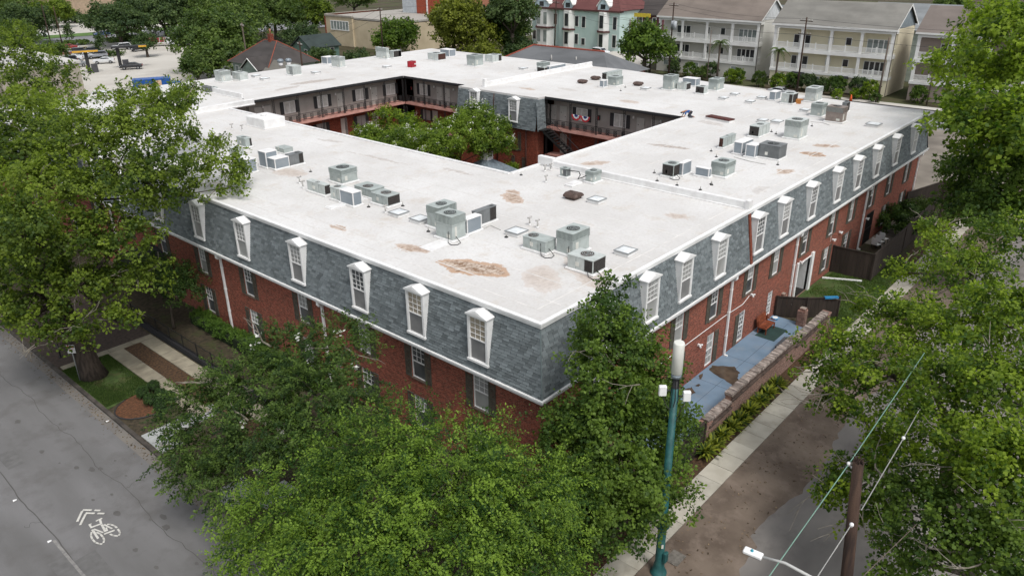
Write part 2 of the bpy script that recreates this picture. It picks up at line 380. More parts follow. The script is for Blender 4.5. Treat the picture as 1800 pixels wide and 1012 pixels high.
for u, v, l in ((26,879,'white litter scrap lying on the asphalt near the left picture edge'), (87,951,'white litter scrap beside the worn centre line'), (189,740,'white litter scrap at the kerb by the grey stepping tiles')):
    p = at(u, v, -.12); b = MB(); b.poly([(-.09,-.06,0),(.08,-.07,.02),(.1,.06,.0),(-.07,.07,.03)]); b.box(-.03,.03,-.02,.02,0,.03)
    tag(b.build('litter', white_trim, loc=(p.x, p.y, -.117)), l, 'litter')
# ---- right pavement: separate slabs
root = tag(MB().build('pavement', concrete), kind='structure'); 
pv = MB(); pv.box(-8,75,-6.50,-5.18,-.12,-.015); root2 = pv.build('pavement_bed', pmat('joint_dirt', lin('#3d372e'), .95)); root2.parent = root
x = -7.5; i = 0
while x < 74:
    L = 1.28; b = MB(); b.box(.012, L-.012, -6.50, -5.20, -.05, .03 + rr.uniform(-.008,.008)); b.build('slab', concrete, root, loc=(x,0,0)); x += L
# planting strip between wall and pavement
sheet('planting_strip', [(9,-5.18),(64,-5.18),(64,-4.0),(9,-4.0)], .004, mulch)
sheet('dirt_strip', [(-8,-5.18),(9,-5.18),(9,-4.2),(-8,-4.2)], .004, mulch)
# lawn patch between the dark fences
sheet('lawn_patch', [(27.9,-5.17),(44,-5.17),(44,-.35),(27.9,-.35)], .008, lawnm)
# blue painted patio and pale patio
sheet('blue_patio', [(6.6,-3.9),(26.6,-3.9),(26.6,-.3),(6.6,-.3)], .06, patm, thick=.08)
pj_ = MB()
for x0 in (11.2, 15.0, 18.9, 22.8): pj_.poly([(x0,-3.85,.064),(x0+.035,-3.85,.064),(x0+.035,-.3,.064),(x0,-.3,.064)])
pj_.poly([(6.6,-1.9,.0645),(26,-1.75,.0645),(26,-1.72,.0645),(6.6,-1.87,.0645)])
tag(pj_.build('patio_joints', pmat('joint_dark', lin('#566475'), .9)), kind='structure')
def puddle(name, pix, z, m):
    c = [at(u, v, z) for u, v in pix]; b = MB(); pts = []
    n = len(c)
    for i in range(n):
        a, d = c[i], c[(i+1) % n]
        for k in range(4):
            t = k / 4; p = a.lerp(d, t); pts.append((p.x + rr.uniform(-.05,.05), p.y + rr.uniform(-.05,.05), z))
    b.poly(pts); return tag(b.build(name, m), kind='structure')
wetm = pmat('muddy_puddle', lin('#5a4f42'), .25, lin('#3e372e'), 1.4, spec=.6, world=True)
puddle('puddle', [(1246,650),(1252,642),(1292,644),(1300,655),(1296,664),(1302,672),(1288,676),(1266,663)], .068, wetm)
puddle('puddle', [(1228,660),(1236,655),(1234,665),(1229,667)], .068, wetm); puddle('puddle', [(1204,684),(1216,680),(1222,690),(1208,697)], .068, wetm)
puddle('puddle', [(1218,678),(1231,674),(1230,679)], .068, wetm)
sheet('pale_patio', [(46,-3.3),(60,-3.3),(60,-.35),(46,-.35)], .03, gravelm, thick=.04)
# utility cover
p = at(1187, 980, 0.01); b = MB(); b.box(-.42,.42,-.32,.32,0,.025); b.box(-.36,.36,-.27,.27,.025,.034); tag(b.build('utility_cover', pmat('cover_iron', lin('#78736c'), .8, lin('#5f5b55'), 6), loc=(p.x,p.y,0.0)), 'square grey utility cover in the mud beside the teal pole', 'manhole cover')
p = at(1200, 978, 0.01)
# ---- left pavement strips
sheet('brown_paving', [(KX+.22,31.9),(-4.6,31.9),(-4.6,44),(KX+.22,44)], .012, pave)
root = tag(MB().build('footpath', concrete_shaded), kind='structure')
def slabs(x0, x1, y0, y1, n, ax='y', w=0):
    for k in range(n):
        b = MB()
        if ax == 'y': d = (y1-y0)/n; b.box(x0, x1, y0+k*d+.015, y0+(k+1)*d-.015, -.04, .035 + rr.uniform(-.01,.01))
        else: d = (x1-x0)/n; b.box(x0+k*d+.015, x0+(k+1)*d-.015, y0, y1, -.04, .035 + rr.uniform(-.01,.01))
        b.build('slab', concrete_shaded, root)
slabs(-7.75, -6.75, 19.5, 31.2, 8); slabs(-5.55, -4.55, 14.0, 31.2, 12); slabs(-10.6, -4.55, 31.22, 31.85, 4, 'x')
sheet('planting_bed', [(-6.72,14),(-5.58,14),(-5.58,31.2),(-6.72,31.2)], .012, mulch)
sheet('verge_grass', [(KX+.22,24.3),(-7.8,25.0),(-7.8,31.2),(KX+.22,31.2)], .012, lawnm)
tilem = pmat('grey_tiles', lin('#a4a6a4'), .8, lin('#919391'), 3, objrand=.1)
root = tag(MB().build('tile_path', tilem), kind='structure')
for i in range(7):
    for j in range(2):
        xx = -10.68 + i*.62; yy = 18.9 + j*.62
        b = MB(); b.box(.01,.6,.01,.6,-.02,.04); b.build('tile', tilem, root, loc=(xx, yy, rr.uniform(-.004,.004)))
for i in range(2):
    for j in range(2): b = MB(); b.box(.01,.6,.01,.6,-.02,.04); b.build('tile', tilem, root, loc=(-10.68+i*.62, 17.66+j*.62, 0))
for i in range(3):
    for j in range(5): b = MB(); b.box(.01,.6,.01,.6,-.02,.04); b.build('tile', tilem, root, loc=(-10.68+i*.62+(j>2)*1.2, 11.9-j*.62, 0))
# round mulch bed
b = MB(); n = 28; c = at(262, 708, 0)
b.poly([(c.x + 1.9*math.cos(6.283*i/n), c.y + 1.5*math.sin(6.283*i/n), .03) for i in range(n)])
tag(b.build('mulch_bed', pmat('red_mulch', lin('#6b4630'), .95, lin('#43301f'), 9, bump=.8, bscale=30, world=True)), kind='structure')
b = MB(); b.tube([(c.x + 1.92*math.cos(6.283*i/n), c.y + 1.52*math.sin(6.283*i/n), .04) for i in range(9, 24)], .04, 5)
tag(b.build('bed_edging', dark_trim), 'thin black curved edging around the round mulch bed', 'edging')
BED = c
# grass blades: verge and lawn patch
def grass(name, label, x0, x1, y0, y1, n, h, dark, light, seed, z=0.01):
    r = np.random.default_rng(seed); px = r.uniform(x0, x1, n); py = r.uniform(y0, y1, n)
    keep = (np.sin(px*1.7+seed)+np.sin(py*1.3)+r.uniform(-1.2,1.2,n)) > -.55; px = px[keep]; py = py[keep]; n = len(px)
    a = r.uniform(0, 6.28, n); hh = h * r.uniform(.5, 1.3, n); w = .018
    V = np.zeros((n,3,3)); dx, dy = np.cos(a)*w, np.sin(a)*w; le = hh*r.uniform(-.5,.5,n)
    V[:,0] = np.stack([px-dx, py-dy, np.full(n,z)],1); V[:,1] = np.stack([px+dx, py+dy, np.full(n,z)],1); V[:,2] = np.stack([px+le, py+le*.6, z+hh],1)
    me = bpy.data.meshes.new(name); me.from_pydata(V.reshape(-1,3).tolist(), [], np.arange(3*n).reshape(-1,3).tolist())
    t = me.attributes.new('tint','FLOAT','FACE'); t.data.foreach_set('value', r.uniform(0,1,n)); me.materials.append(leafmat('leaf_'+name, dark, light))
    o = bpy.data.objects.new('grass', me); col.objects.link(o); tag(o, label, 'grass', kind='stuff')
grass('verge', 'short green grass on the verge around the oak trunk', -10.7, -7.8, 24.6, 31.2, 26000, .09, (.03,.06,.014), (.085,.135,.03), 1)
grass('lawn', 'bright green lawn between the two dark board fences', 28.1, 43.5, -5.1, -.6, 36000, .10, (.045,.085,.015), (.12,.19,.035), 2)
# ---- far ground
sheet('car_park', [(30,128),(62,128),(84,150),(100,215),(40,222),(20,150)], .0, farconc)
sheet('avenue', [(20,236),(40,226),(110,212),(190,196),(400,140),(400,170),(190,222),(110,238),(40,250),(20,256)], .01, farasph)
sheet('far_yard_concrete', [(30,262),(110,250),(180,330),(60,380),(-10,330)], .004, farconc)
sheet('far_verge', [(20,257),(40,251),(110,239),(190,223),(190,233),(110,249),(40,261),(20,264)], .014, farlawn)
sheet('cross_street', [(100,-60),(114,-60),(114,84),(100,84)], -.1, farasph)
sheet('cross_pavement', [(114.1,-60),(116.4,-60),(116.4,84),(114.1,84)], .01, farconc)
sheet('cross_drive', [(116,70),(160,84),(160,96),(112,90)], .02, farconc)
sheet('cross_lawn', [(112,91),(140,97),(138,112),(108,104)], .03, farlawn)
sheet('cross_lawn', [(118.5,80),(134,84),(132,88),(118,85)], .035, farlawn)
sheet('yard_behind', [(64.9,-6),(99.9,-6),(99.9,110),(64.9,110)], -.05, pmat('yard_gravel', lin('#8d857a'), .95, lin('#6e675e'), .2, world=True))
# ---------------------------------------------------------------- the apartment building
ZR = 9.6
bld = thing('apartment_building', 'three storey red brick apartment block with slate mansard, white flat roof and inner courtyard', 'building')
# roof membrane: white, stained
def roofmat():
    m, n, l, b = nt('white_membrane')
    tc = n.new('ShaderNodeTexCoord'); O = tc.outputs['Object']
    def noise(sc, de, ro=.6, vec=O):
        x = n.new('ShaderNodeTexNoise'); x.inputs['Scale'].default_value = sc; x.inputs['Detail'].default_value = de; x.inputs['Roughness'].default_value = ro
        l.new(vec, x.inputs['Vector']); return x
    def ramp(src, p0, p1, c0, c1):
        r = n.new('ShaderNodeValToRGB'); r.color_ramp.elements[0].position = p0; r.color_ramp.elements[1].position = p1
        r.color_ramp.elements[0].color = (*c0, 1); r.color_ramp.elements[1].color = (*c1, 1); l.new(src, r.inputs[0]); return r.outputs[0]
    def mix(f, a, c):
        x = n.new('ShaderNodeMixRGB'); l.new(f, x.inputs[0]); l.new(a, x.inputs[1])
        if isinstance(c, tuple): x.inputs[2].default_value = (*c, 1)
        else: l.new(c, x.inputs[2])
        return x.outputs[0]
    big = noise(.16, 9, .65); out = ramp(big.outputs['Fac'], .38, .62, lin('#c8c6c3'), lin('#d6d5d3'))
    fine = noise(5, 8, .8); f = ramp(fine.outputs['Fac'], .48, .72, (0,0,0), (.7,.7,.7)); out = mix(f, out, lin('#b5b0aa'))
    mid = noise(.55, 8, .75); f = ramp(mid.outputs['Fac'], .54, .74, (0,0,0), (.6,.6,.6)); out = mix(f, out, lin('#b8ab9b'))
    # welded seams
    sp = n.new('ShaderNodeSeparateXYZ'); l.new(O, sp.inputs[0])
    # distorted coordinates for stains
    dn = noise(1.1, 6, .7); sb = n.new('ShaderNodeVectorMath'); sb.operation = 'SUBTRACT'; l.new(dn.outputs['Color'], sb.inputs[0]); sb.inputs[1].default_value = (.5,.5,.5)
    sc = n.new('ShaderNodeVectorMath'); sc.operation = 'SCALE'; sc.inputs['Scale'].default_value = 1.6; l.new(sb.outputs[0], sc.inputs[0])
    ad = n.new('ShaderNodeVectorMath'); ad.operation = 'ADD'; l.new(O, ad.inputs[0]); l.new(sc.outputs[0], ad.inputs[1])
    pat = noise(2.6, 8, .72); rust = ramp(pat.outputs['Fac'], .42, .60, lin('#c4ae98'), lin('#74492a')); ring = lin('#a87a4a')
    grey = ramp(pat.outputs['Fac'], .4, .6, lin('#b9aca2'), lin('#85786d'))
    # (u0,v0,u1,v1, half width m, strength, rust?)
    ST = [(798,463,868,477,.75,.95,1),(712,433,740,440,.45,.6,1),(896,338,906,352,.55,.7,1),(580,396,604,404,.22,.6,1),
          (1145,254,1205,261,.42,.75,0),(1035,288,1058,286,.5,.5,1),(1422,270,1436,272,.55,.95,1),(1440,256,1466,257,.5,.6,1),(1372,303,1386,300,.4,.6,1),
          (608,266,720,290,.16,.45,0),(560,245,600,250,.3,.4,0),(780,295,830,308,.2,.45,0),(520,148,580,140,.9,.65,0),(490,158,520,152,.7,.5,0),
          (920,155,936,158,.4,.55,1),(1100,178,1112,180,.6,.35,1),(950,480,955,500,.8,.25,1),(1180,378,1200,382,.4,.3,1),(1236,214,1262,219,.6,.4,0),
          (600,303,640,330,.3,.25,0),(500,300,520,306,.8,.25,1),(1010,455,1050,497,.7,.25,1),(1330,338,1345,330,.35,.3,0),(985,155,1010,160,.5,.3,0)]
    def stain(p, q, w, st, colr, out):
        mp = n.new('ShaderNodeMapping'); mp.vector_type = 'TEXTURE'
        c = (p + q) / 2; L = (q - p).length / 2 + w
        mp.inputs['Location'].default_value = (c.x, c.y, ZR); mp.inputs['Rotation'].default_value = (0, 0, math.atan2(q.y-p.y, q.x-p.x)); mp.inputs['Scale'].default_value = (L, w, 50)
        l.new(ad.outputs[0], mp.inputs['Vector'])
        ln = n.new('ShaderNodeVectorMath'); ln.operation = 'LENGTH'; l.new(mp.outputs[0], ln.inputs[0])
        r = n.new('ShaderNodeValToRGB'); e = r.color_ramp.elements; e[0].position = .45; e[0].color = (st,)*3+(1,); e[1].position = 1.3; e[1].color = (0,0,0,1)
        k = e.new(.95); k.color = (st*.8,)*3 + (1,)
        l.new(ln.outputs['Value'], r.inputs[0]); return mix(r.outputs[0], out, colr)
    speck = ramp(pat.outputs['Fac'], .40, .58, lin('#cfc4b8'), lin('#735a45'))
    for (a, b_, c, d, w, st, ru) in ST:
        if ru:
            out = stain(at(a, b_, ZR), at(c, d, ZR), w*1.25, st*.85, ring, out)
            out = stain(at(a, b_, ZR), at(c, d, ZR), w*.85, st*.9, speck, out)
        else: out = stain(at(a, b_, ZR), at(c, d, ZR), w, st, grey, out)
    l.new(out, b.inputs['Base Color']); b.inputs['Roughness'].default_value = .75; b.inputs['Specular IOR Level'].default_value = .25
    bp = n.new('ShaderNodeBump'); bp.inputs['Strength'].default_value = .15; bp.inputs['Distance'].default_value = .02; l.new(fine.outputs['Fac'], bp.inputs['Height']); l.new(bp.outputs[0], b.inputs['Normal'])
    return m
membrane = roofmat()
# plan: outer 0..64 x 0..76, court x 17.2..43, y 17..58, with a mansard block x 41.9..43, y 34.6..46.9
rf = MB()
t0 = ZR - .25
def slab(pts): rf.prism(pts, t0, ZR)
slab([(0,0),(17.2,0),(17.2,76),(0,76)]); slab([(17.2,0),(60,0),(61.6,17),(17.2,17)])
slab([(43,17),(61.6,17),(64.8,38),(64.8,76),(43,76)]); slab([(17.2,58),(43,58),(43,76),(17.2,76)]); slab([(41.9,34.6),(43,34.6),(43,46.9),(41.9,46.9)])
rf.build('roof', membrane, bld)
# low lips, seams, fire walls
lip = MB()
lip.box(17.0,17.28,17,58,ZR+.003,ZR+.10); lip.box(17.28,43.0,16.78,17.06,ZR+.003,ZR+.10)
lip.build('roof_lip', cap_white, bld)
sl = MB()
for k in range(1, 9): sl.box(1.95*k, 1.95*k+.07, .4, 75.5, ZR, ZR+.006, bottom=False)
for k in range(1, 8): sl.box(20.9, 60, 2.1*k, 2.1*k+.07, ZR, ZR+.006, bottom=False)
for k in range(1, 9): sl.box(43.2+2.2*k, 43.27+2.2*k, 18, 75.5, ZR, ZR+.006, bottom=False)
for k in range(1, 8): sl.box(18, 43, 58.2+2.1*k, 58.27+2.1*k, ZR, ZR+.006, bottom=False)
sl.box(.9,.97,.9,75,ZR,ZR+.007,bottom=False); sl.box(.9,60,.9,.97,ZR,ZR+.0075,bottom=False)
tag(sl.build('membrane_seams', pmat('seam', lin('#dad7d3'), .7), bld), kind='stuff')
def firewall(x0,x1,y0,y1,z1):
    b = MB(); b.box(x0,x1,y0,y1,ZR-.1,z1); b.build('fire_wall', cap_white, bld, bevel=.03)
    b = MB(); b.box(x0-.12 if x1-x0<1 else x0, x1+.12 if x1-x0<1 else x1, y0-.12 if y1-y0<1 else y0, y1+.12 if y1-y0<1 else y1, ZR+.004, ZR+.07); b.build('wall_base_flashing', cap_white, bld)
firewall(20.55,20.85,.15,17.0,ZR+.5); firewall(20.5,20.9,15.6,17.05,ZR+.72)
firewall(43.6,64.8,43.85,44.15,ZR+.6); firewall(43.2,43.6,43.8,44.2,ZR+.95); firewall(13.5,20.2,55.9,56.3,ZR+.55); firewall(20.9,21.15,59.6,68.5,ZR+.6)
# fire wall post and brick strip on the right mansard
b = MB(); b.box(20.45,20.95,-.14,.15,ZR-.15,ZR+.62); b.build('parapet_post', cap_white, bld, bevel=.02)
# edge fascias
def fascia(name, m, segs, z0, z1, w):
    b = MB()
    for (x0,y0,x1,y1) in segs: b.box(min(x0,x1)-(w if x0==x1 else 0), max(x0,x1)+(0 if x0==x1 else 0), min(y0,y1)-(w if y0==y1 else 0), max(y0,y1), z0, z1)
    b.build(name, m, bld)
b = MB(); b.box(-.16,0,-.16,76.2,ZR-.26,ZR+.035); b.box(0,60.05,-.16,0,ZR-.26,ZR+.035); b.build('roof_edge_trim', white_trim, bld, bevel=.015)
b = MB(); b.box(-.21,-.16,-.21,76.2,ZR-.09,ZR+.02); b.box(-.16,60.1,-.21,-.16,ZR-.09,ZR+.02); b.build('drip_edge', white_trim, bld)
for q in ((42.93,42.998,17.1,34.5),(42.93,42.998,47,57.9),(17.3,42.9,57.93,57.998)): b = MB(); b.box(*q,ZR-.24,ZR+.02); b.build('gallery_fascia', dark_trim, bld)
# ---- mansard slopes
OUT, ZB = .62, 6.03
def slope(name, rz, loc, x0, x1, out=OUT, zb=ZB, zt=9.34, top=.06, hipL=False, hipR=False, seed=1, limit=None):
    H = zt - zb; D = out - top; Ls = math.hypot(H, D); ty, tz = D/Ls, H/Ls; ny, nz = -H/Ls, D/Ls
    b = MB()
    xa = x0 - (top if hipL else 0); xb = x1 + (top if hipR else 0); xa2 = x0 - (out if hipL else 0); xb2 = x1 + (out if hipR else 0)
    b.poly([(xa2,-out,zb),(xb2,-out,zb),(xb,-top,zt),(xa,-top,zt)])
    o = b.build(name, slate_back, bld, loc=loc, rz=rz)
    r = random.Random(seed); e = .152; w = .37; rows = int(Ls / e) + 1; st = []; ones = []
    Rm = Matrix.Rotation(rz, 3, 'Z')
    for i in range(rows):
        s0 = i * e; 
        if s0 > Ls - .05: break
        s1 = min(s0 + .21, Ls); o0 = out - ty*s0
        rt_ = r.uniform(-.07,.07); xl = x0 - (o0 if hipL else 0); xr = x1 + (o0 if hipR else 0)
        x = xl - (r.random()) * w
        while x < xr:
            a, c = max(x + .009, xl), min(x + w - .009, xr); x += w
            if c - a < .03: continue
            t = r.random(); t = .5 + rt_ + (t-.5)*.75 if r.random() > .14 else (1.0 if t > .5 else 0.0)
            j = r.uniform(-.014,.014); ones.append((a, c, s0 + j, s1, .042 + r.uniform(0,.014), t))
    def geo(b, q, cx=0.0, cy=0.0, cz=0.0):
        a, c, s0, s1, th, t = q
        def pt(x, s, h): return (x - cx, -out + ty*s + ny*h - cy, zb + tz*s + nz*h - cz)
        n = len(b.v); b.v += [pt(a,s0,.004),pt(c,s0,.004),pt(c,s0,th),pt(a,s0,th),pt(a,s1,.004),pt(c,s1,.004)]
        b.tint = t
        b.face([n+3,n+2,n+5,n+4]); b.face([n,n+1,n+2,n+3]); b.face([n+1,n+5,n+2]); b.face([n,n+3,n+4])
    return o, ones, geo, Rm, Vector(loc)
SL = []
SL.append(slope('mansard_slope', -math.pi/2, (0,0,0), -76.0, 0.0, hipR=True, seed=11))
SL.append(slope('mansard_slope', 0.0, (0,0,0), 0.0, 60.0, hipL=True, seed=12))
camv = Vector(CAM.tolist())
allq = []
for k, (o, ones, geo, Rm, L0) in enumerate(SL):
    for q in ones:
        x = (q[0]+q[1])/2; p = Rm @ Vector((x, -.5, ZB + q[2])) + L0; allq.append(((p - camv).length, k, q))
allq.sort(key=lambda t: t[0])
near = allq[:290]; far = allq[290:]
# shared meshes for the nearest slates (whole ones share one mesh, cut ones have their own)
o0, ones0, geo0, _, _ = SL[0]
SMESH = {}
for dist, k, q in near:
    a, c, s0, s1, th, t = q; w = round(c - a, 3)
    H = 9.34 - ZB; D = OUT - .06; Ls = math.hypot(H, D); ty, tz, ny, nz = D/Ls, H/Ls, -H/Ls, D/Ls
    key = (w, round(s1-s0, 1))
    if key not in SMESH:
        b = MB(); L = s1 - s0; th_ = .045
        def pt(x, s, h): return (x, ty*s + ny*h, tz*s + nz*h)
        b.v = [pt(0,0,.004),pt(w,0,.004),pt(w,0,th_),pt(0,0,th_),pt(0,L,.004),pt(w,L,.004)]
        for f in ([3,2,5,4],[0,1,2,3],[1,5,2],[0,3,4]): b.face(f)
        SMESH[key] = b.mesh('shingle', slate_one)
    o = bpy.data.objects.new('shingle', SMESH[key]); col.objects.link(o); o.parent = SL[k][0]
    o.location = (a, -OUT + ty*s0, ZB + tz*s0)
for k in (0, 1):
    b = MB(); o, ones, geo, Rm, L0 = SL[k]
    for dist, kk, q in far:
        if kk == k: geo(b, q)
    tag(b.build('shingles', slate, o), kind='stuff')
b = MB(); b.tube([(-.655,-.655,ZB),(-.08,-.08,9.34)], .03, 5); b.build('hip_flashing', pmat('lead', lin('#6f7b7c'), .6), bld)
# brick strip of the fire wall over the right mansard
b = MB(); b.ext([(-.73,5.97),(-.66,5.97),(-.10,9.34),(-.18,9.34)], 'x', 20.52, 20.80); b.build('fire_wall_bricks', brick_court, bld)
# eaves band and soffit
b = MB(); b.box(-.72,-.60,-.72,76,5.83,6.06); b.box(-.60,60.2,-.72,-.60,5.83,6.06); b.build('eaves_gutter', white_trim, bld, bevel=.02)
b = MB(); b.box(-.78,-.72,-.78,76,5.98,6.07); b.box(-.72,60.3,-.78,-.72,5.98,6.07); b.build('gutter_lip', white_trim, bld)
b = MB(); b.box(-.60,-.3,-.60,76,5.88,5.94); b.box(-.3,60,-.60,-.3,5.88,5.94); b.build('soffit', white_trim, bld)
# end slope towards the right
b = MB(); b.poly([(60.6,-.6,ZB),(62.4,17,ZB),(61.6,17,9.4),(60,0,9.4)]); b.build('mansard_end', slate_back, bld)
b = MB(); b.poly([(59.8,-.3,-.1),(61.4,17,-.1),(61.4,17,6.1),(59.8,-.3,6.1)]); b.poly([(61.4,17,-.1),(64.6,38,-.1),(64.6,38,9.35),(61.4,17,9.35)]); b.poly([(64.6,38,-.1),(64.6,75.8,-.1),(64.6,75.8,9.35),(64.6,38,9.35)]); b.poly([(64.6,75.8,-.1),(.2,75.8,-.1),(.2,75.8,9.35),(64.6,75.8,9.35)]); b.build('wall', brick_court, bld)
# ---- walls with real openings (local: x along, outside = -y)
def wall(name, m, x0, x1, z0, z1, holes, loc, rz, depth=.16, parent=bld):
    b = MB()
    xs = sorted(set([x0, x1] + [h[0] for h in holes] + [h[1] for h in holes])); zs = sorted(set([z0, z1] + [h[2] for h in holes] + [h[3] for h in holes]))
    for i in range(len(xs)-1):
        for j in range(len(zs)-1):
            cx, cz = (xs[i]+xs[i+1])/2, (zs[j]+zs[j+1])/2
            if any(h[0] < cx < h[1] and h[2] < cz < h[3] for h in holes): continue
            b.poly([(xs[i],0,zs[j]),(xs[i+1],0,zs[j]),(xs[i+1],0,zs[j+1]),(xs[i],0,zs[j+1])])
    for (a, c, d, e) in [h[:4] for h in holes]:
        k = depth
        b.poly([(a,0,d),(a,k,d),(a,k,e),(a,0,e)][::-1]); b.poly([(c,0,d),(c,0,e),(c,k,e),(c,k,d)][::-1])
        b.poly([(a,0,e),(a,k,e),(c,k,e),(c,0,e)][::-1]); b.poly([(a,0,d),(c,0,d),(c,k,d),(a,k,d)])
    return b.build(name, m, parent, loc=loc, rz=rz)
# ---- window kits (origin at centre bottom of the opening, local outside = -y)
def sash_frame(w, h, nx, nz, fr=.05, mun=.014, y=.10, upper=True):
    b = MB()
    b.box(-w/2, -w/2+fr, y-.05, y, 0, h); b.box(w/2-fr, w/2, y-.05, y, 0, h); b.box(-w/2+fr, w/2-fr, y-.05, y, h-fr, h); b.box(-w/2+fr, w/2-fr, y-.05, y, 0, fr)
    b.box(-w/2+fr, w/2-fr, y-.045, y-.005, h/2-.03, h/2+.03)
    for i in range(1, nx): x = -w/2+fr + (w-2*fr)*i/nx; b.box(x-mun/2, x+mun/2, y-.035, y-.002, (h/2 if upper else fr), h-fr)
    for j in range(1, nz):
        if j*2 == nz or (upper and j*2 < nz): continue
        z = fr + (h-2*fr)*j/nz; b.box(-w/2+fr, w/2-fr, y-.032, y-.004, z-mun/2, z+mun/2)
    return b
def pane_mb(w, z0, z1, y=.105):
    b = MB(); b.box(-w/2+.04, w/2-.04, y, y+.01, z0, z1); return b
def shutter_mb(w, h):
    b = MB(); b.box(0,.05,-.045,0,0,h); b.box(w-.05,w,-.045,0,0,h); b.box(.05,w-.05,-.045,0,0,.08); b.box(.05,w-.05,-.045,0,h-.08,h); b.box(.05,w-.05,-.045,0,h/2-.04,h/2+.04)
    n = int((h-.2)/.085)
    for i in range(n):
        z = .1 + i*.085
        if abs(z - h/2) < .08: continue
        b.box(.05,w-.05,-.032,-.004,z,z+.05)
    return b
def window(w, h, kinds, shut=.46, nx=3, nz=6, name='window', frame=white_trim):
    f = sash_frame(w, h, nx, nz).build(name, frame, bld)
    pane_mb(w, h/2, h-.04).build('pane', kinds[0], f); pane_mb(w, .04, h/2).build('pane', kinds[1], f)
    sb = MB(); sb.box(-w/2-.08, w/2+.08, -.06, .10, -.07, 0); sb.build('sill', pmat('sill_brown', lin('#6b5f55'), .9), f)
    if shut:
        me = shutter_mb(shut, h+.05).mesh('shutter', shutter_mat)
        for x in (-w/2-shut-.01, w/2+.01):
            o = bpy.data.objects.new('shutter', me); col.objects.link(o); o.parent = f; o.location = (x, -.004, -.02)
    return f
PROT = {}
def put(proto, wx, wz, base, rz, first=[]):
    """place a window kit on a facade; wx along the facade in world, base = facade plane coordinate"""
    loc = (wx, base, wz) if rz == 0 else (base, wx, wz)
    if proto['u'] == 0: o = proto['o']; o.location = loc; o.rotation_euler.z = rz; proto['u'] = 1; return o
    return dup(proto['o'], proto['o'].parent, loc, rz)
WK = [dict(o=window(1.08, 2.02, k), u=0) for k in ((pane_blind,pane_dark),(pane_dark,pane_dark),(pane_blind,pane_blind))]
WT = [dict(o=window(1.04, 1.95, k), u=0) for k in ((pane_dark,pane_dark),(pane_blind,pane_dark))]
RX2 = [4.2, 8.6, 12.4, 16.68, 21.69, 25.76, 30.84, 36.3, 40.66, 45.6, 50.4, 55.6]
LY2 = [3.54, 8.15, 12.69, 18.6, 24.8, 30.78, 36.75, 42.7, 48.6, 54.6, 60.5, 66.5]
RG = {4.2:1, 8.6:1, 12.4:1, 36.0:1, 40.5:1, 50.4:1, 55.6:1}
holes = [(x-.54, x+.54, 3.53, 5.55) for x in RX2] + [(x-.54, x+.54, .55, 2.57) for x in RG]
holes += [(16.25,17.2,.18,2.45),(20.6,21.6,.15,2.4),(25.15,26.0,.4,2.3),(30.1,32.6,0,2.95),(45.3,47.2,0,2.9)]
wall('wall', brick_red, -.3, 59.8, -.1, 5.9, holes, (0,-.3,0), 0.0)
holes = [(-y-.54, -y+.54, 3.6, 5.62) for y in LY2] + [(-y-.54, -y+.54, .5, 2.52) for y in LY2 if not 35 < y < 41]
holes += [(-41.2,-36.0,0,2.7)]
wall('wall', brick_red, -76, .3, -.1, 5.9, holes, (-.3,0,0), -math.pi/2)
for i, x in enumerate(RX2): put(WK[(i*2+1) % 3], x, 3.53, -.3, 0)
for i, x in enumerate(RG): put(WK[i % 3], x, .55, -.3, 0)
for i, y in enumerate(LY2): put(WK[(i+0) % 3 if i else 2], y, 3.6, -.3, -math.pi/2)
for i, y in enumerate([y for y in LY2 if not 35 < y < 41]): put(WK[(i+2) % 3], y, .5, -.3, -math.pi/2)
# glazed doors and odd openings on the right side
def door(w, h, x, z, m, nx, nz, shut_right=False, shut_left=False):
    f = sash_frame(w, h, nx, nz, fr=.10, upper=False, mun=.03).build('door', white_trim, bld, loc=(x, -.3, z)); pane_mb(w, .05, h-.05).build('pane', m, f)
    b = MB(); b.box(-w/2+.12,-w/2+.17,.02,.05,.95,1.05); b.build('handle', black_metal, f)
    if shut_right: o = shutter_mb(.5, h).build('shutter', shutter_mat, f); o.location = (w/2+.01, -.004, 0)
    if shut_left: o = shutter_mb(.5, h).build('shutter', shutter_mat, f); o.location = (-w/2-.51, -.004, 0)
door(.95, 2.27, 16.725, .18, pane_blind, 2, 4, shut_right=True); door(1.0, 2.25, 21.1, .15, pane_dark, 3, 6, shut_left=True); door(.85, 1.9, 25.575, .4, pane_dark, 3, 6)
# passage with white jambs
b = MB(); b.box(29.85,30.1,-.42,.9,0,3.1); b.box(32.6,33.0,-.46,.9,0,3.15); b.box(30.1,32.6,-.36,-.2,2.85,2.95); b.build('passage_jambs', white_trim, bld, bevel=.01)
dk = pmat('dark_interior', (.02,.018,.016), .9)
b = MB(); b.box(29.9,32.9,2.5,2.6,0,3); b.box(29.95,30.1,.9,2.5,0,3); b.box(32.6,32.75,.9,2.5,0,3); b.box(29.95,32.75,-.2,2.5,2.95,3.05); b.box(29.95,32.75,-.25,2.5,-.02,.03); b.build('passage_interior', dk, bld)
b = MB()
for i in range(16): b.box(45.32+i*.12, 45.35+i*.12, -.32,-.29,0,2.85)
b.box(45.3,47.2,-.325,-.285,1.4,1.46); b.box(45.3,47.2,-.325,-.285,2.8,2.88); b.build('iron_gate', black_metal, bld)
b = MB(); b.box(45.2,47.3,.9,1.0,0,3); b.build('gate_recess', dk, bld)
b = MB(); b.box(-.1,.0,36,41.2,0,2.7); b.build('entrance_recess', dk, bld)
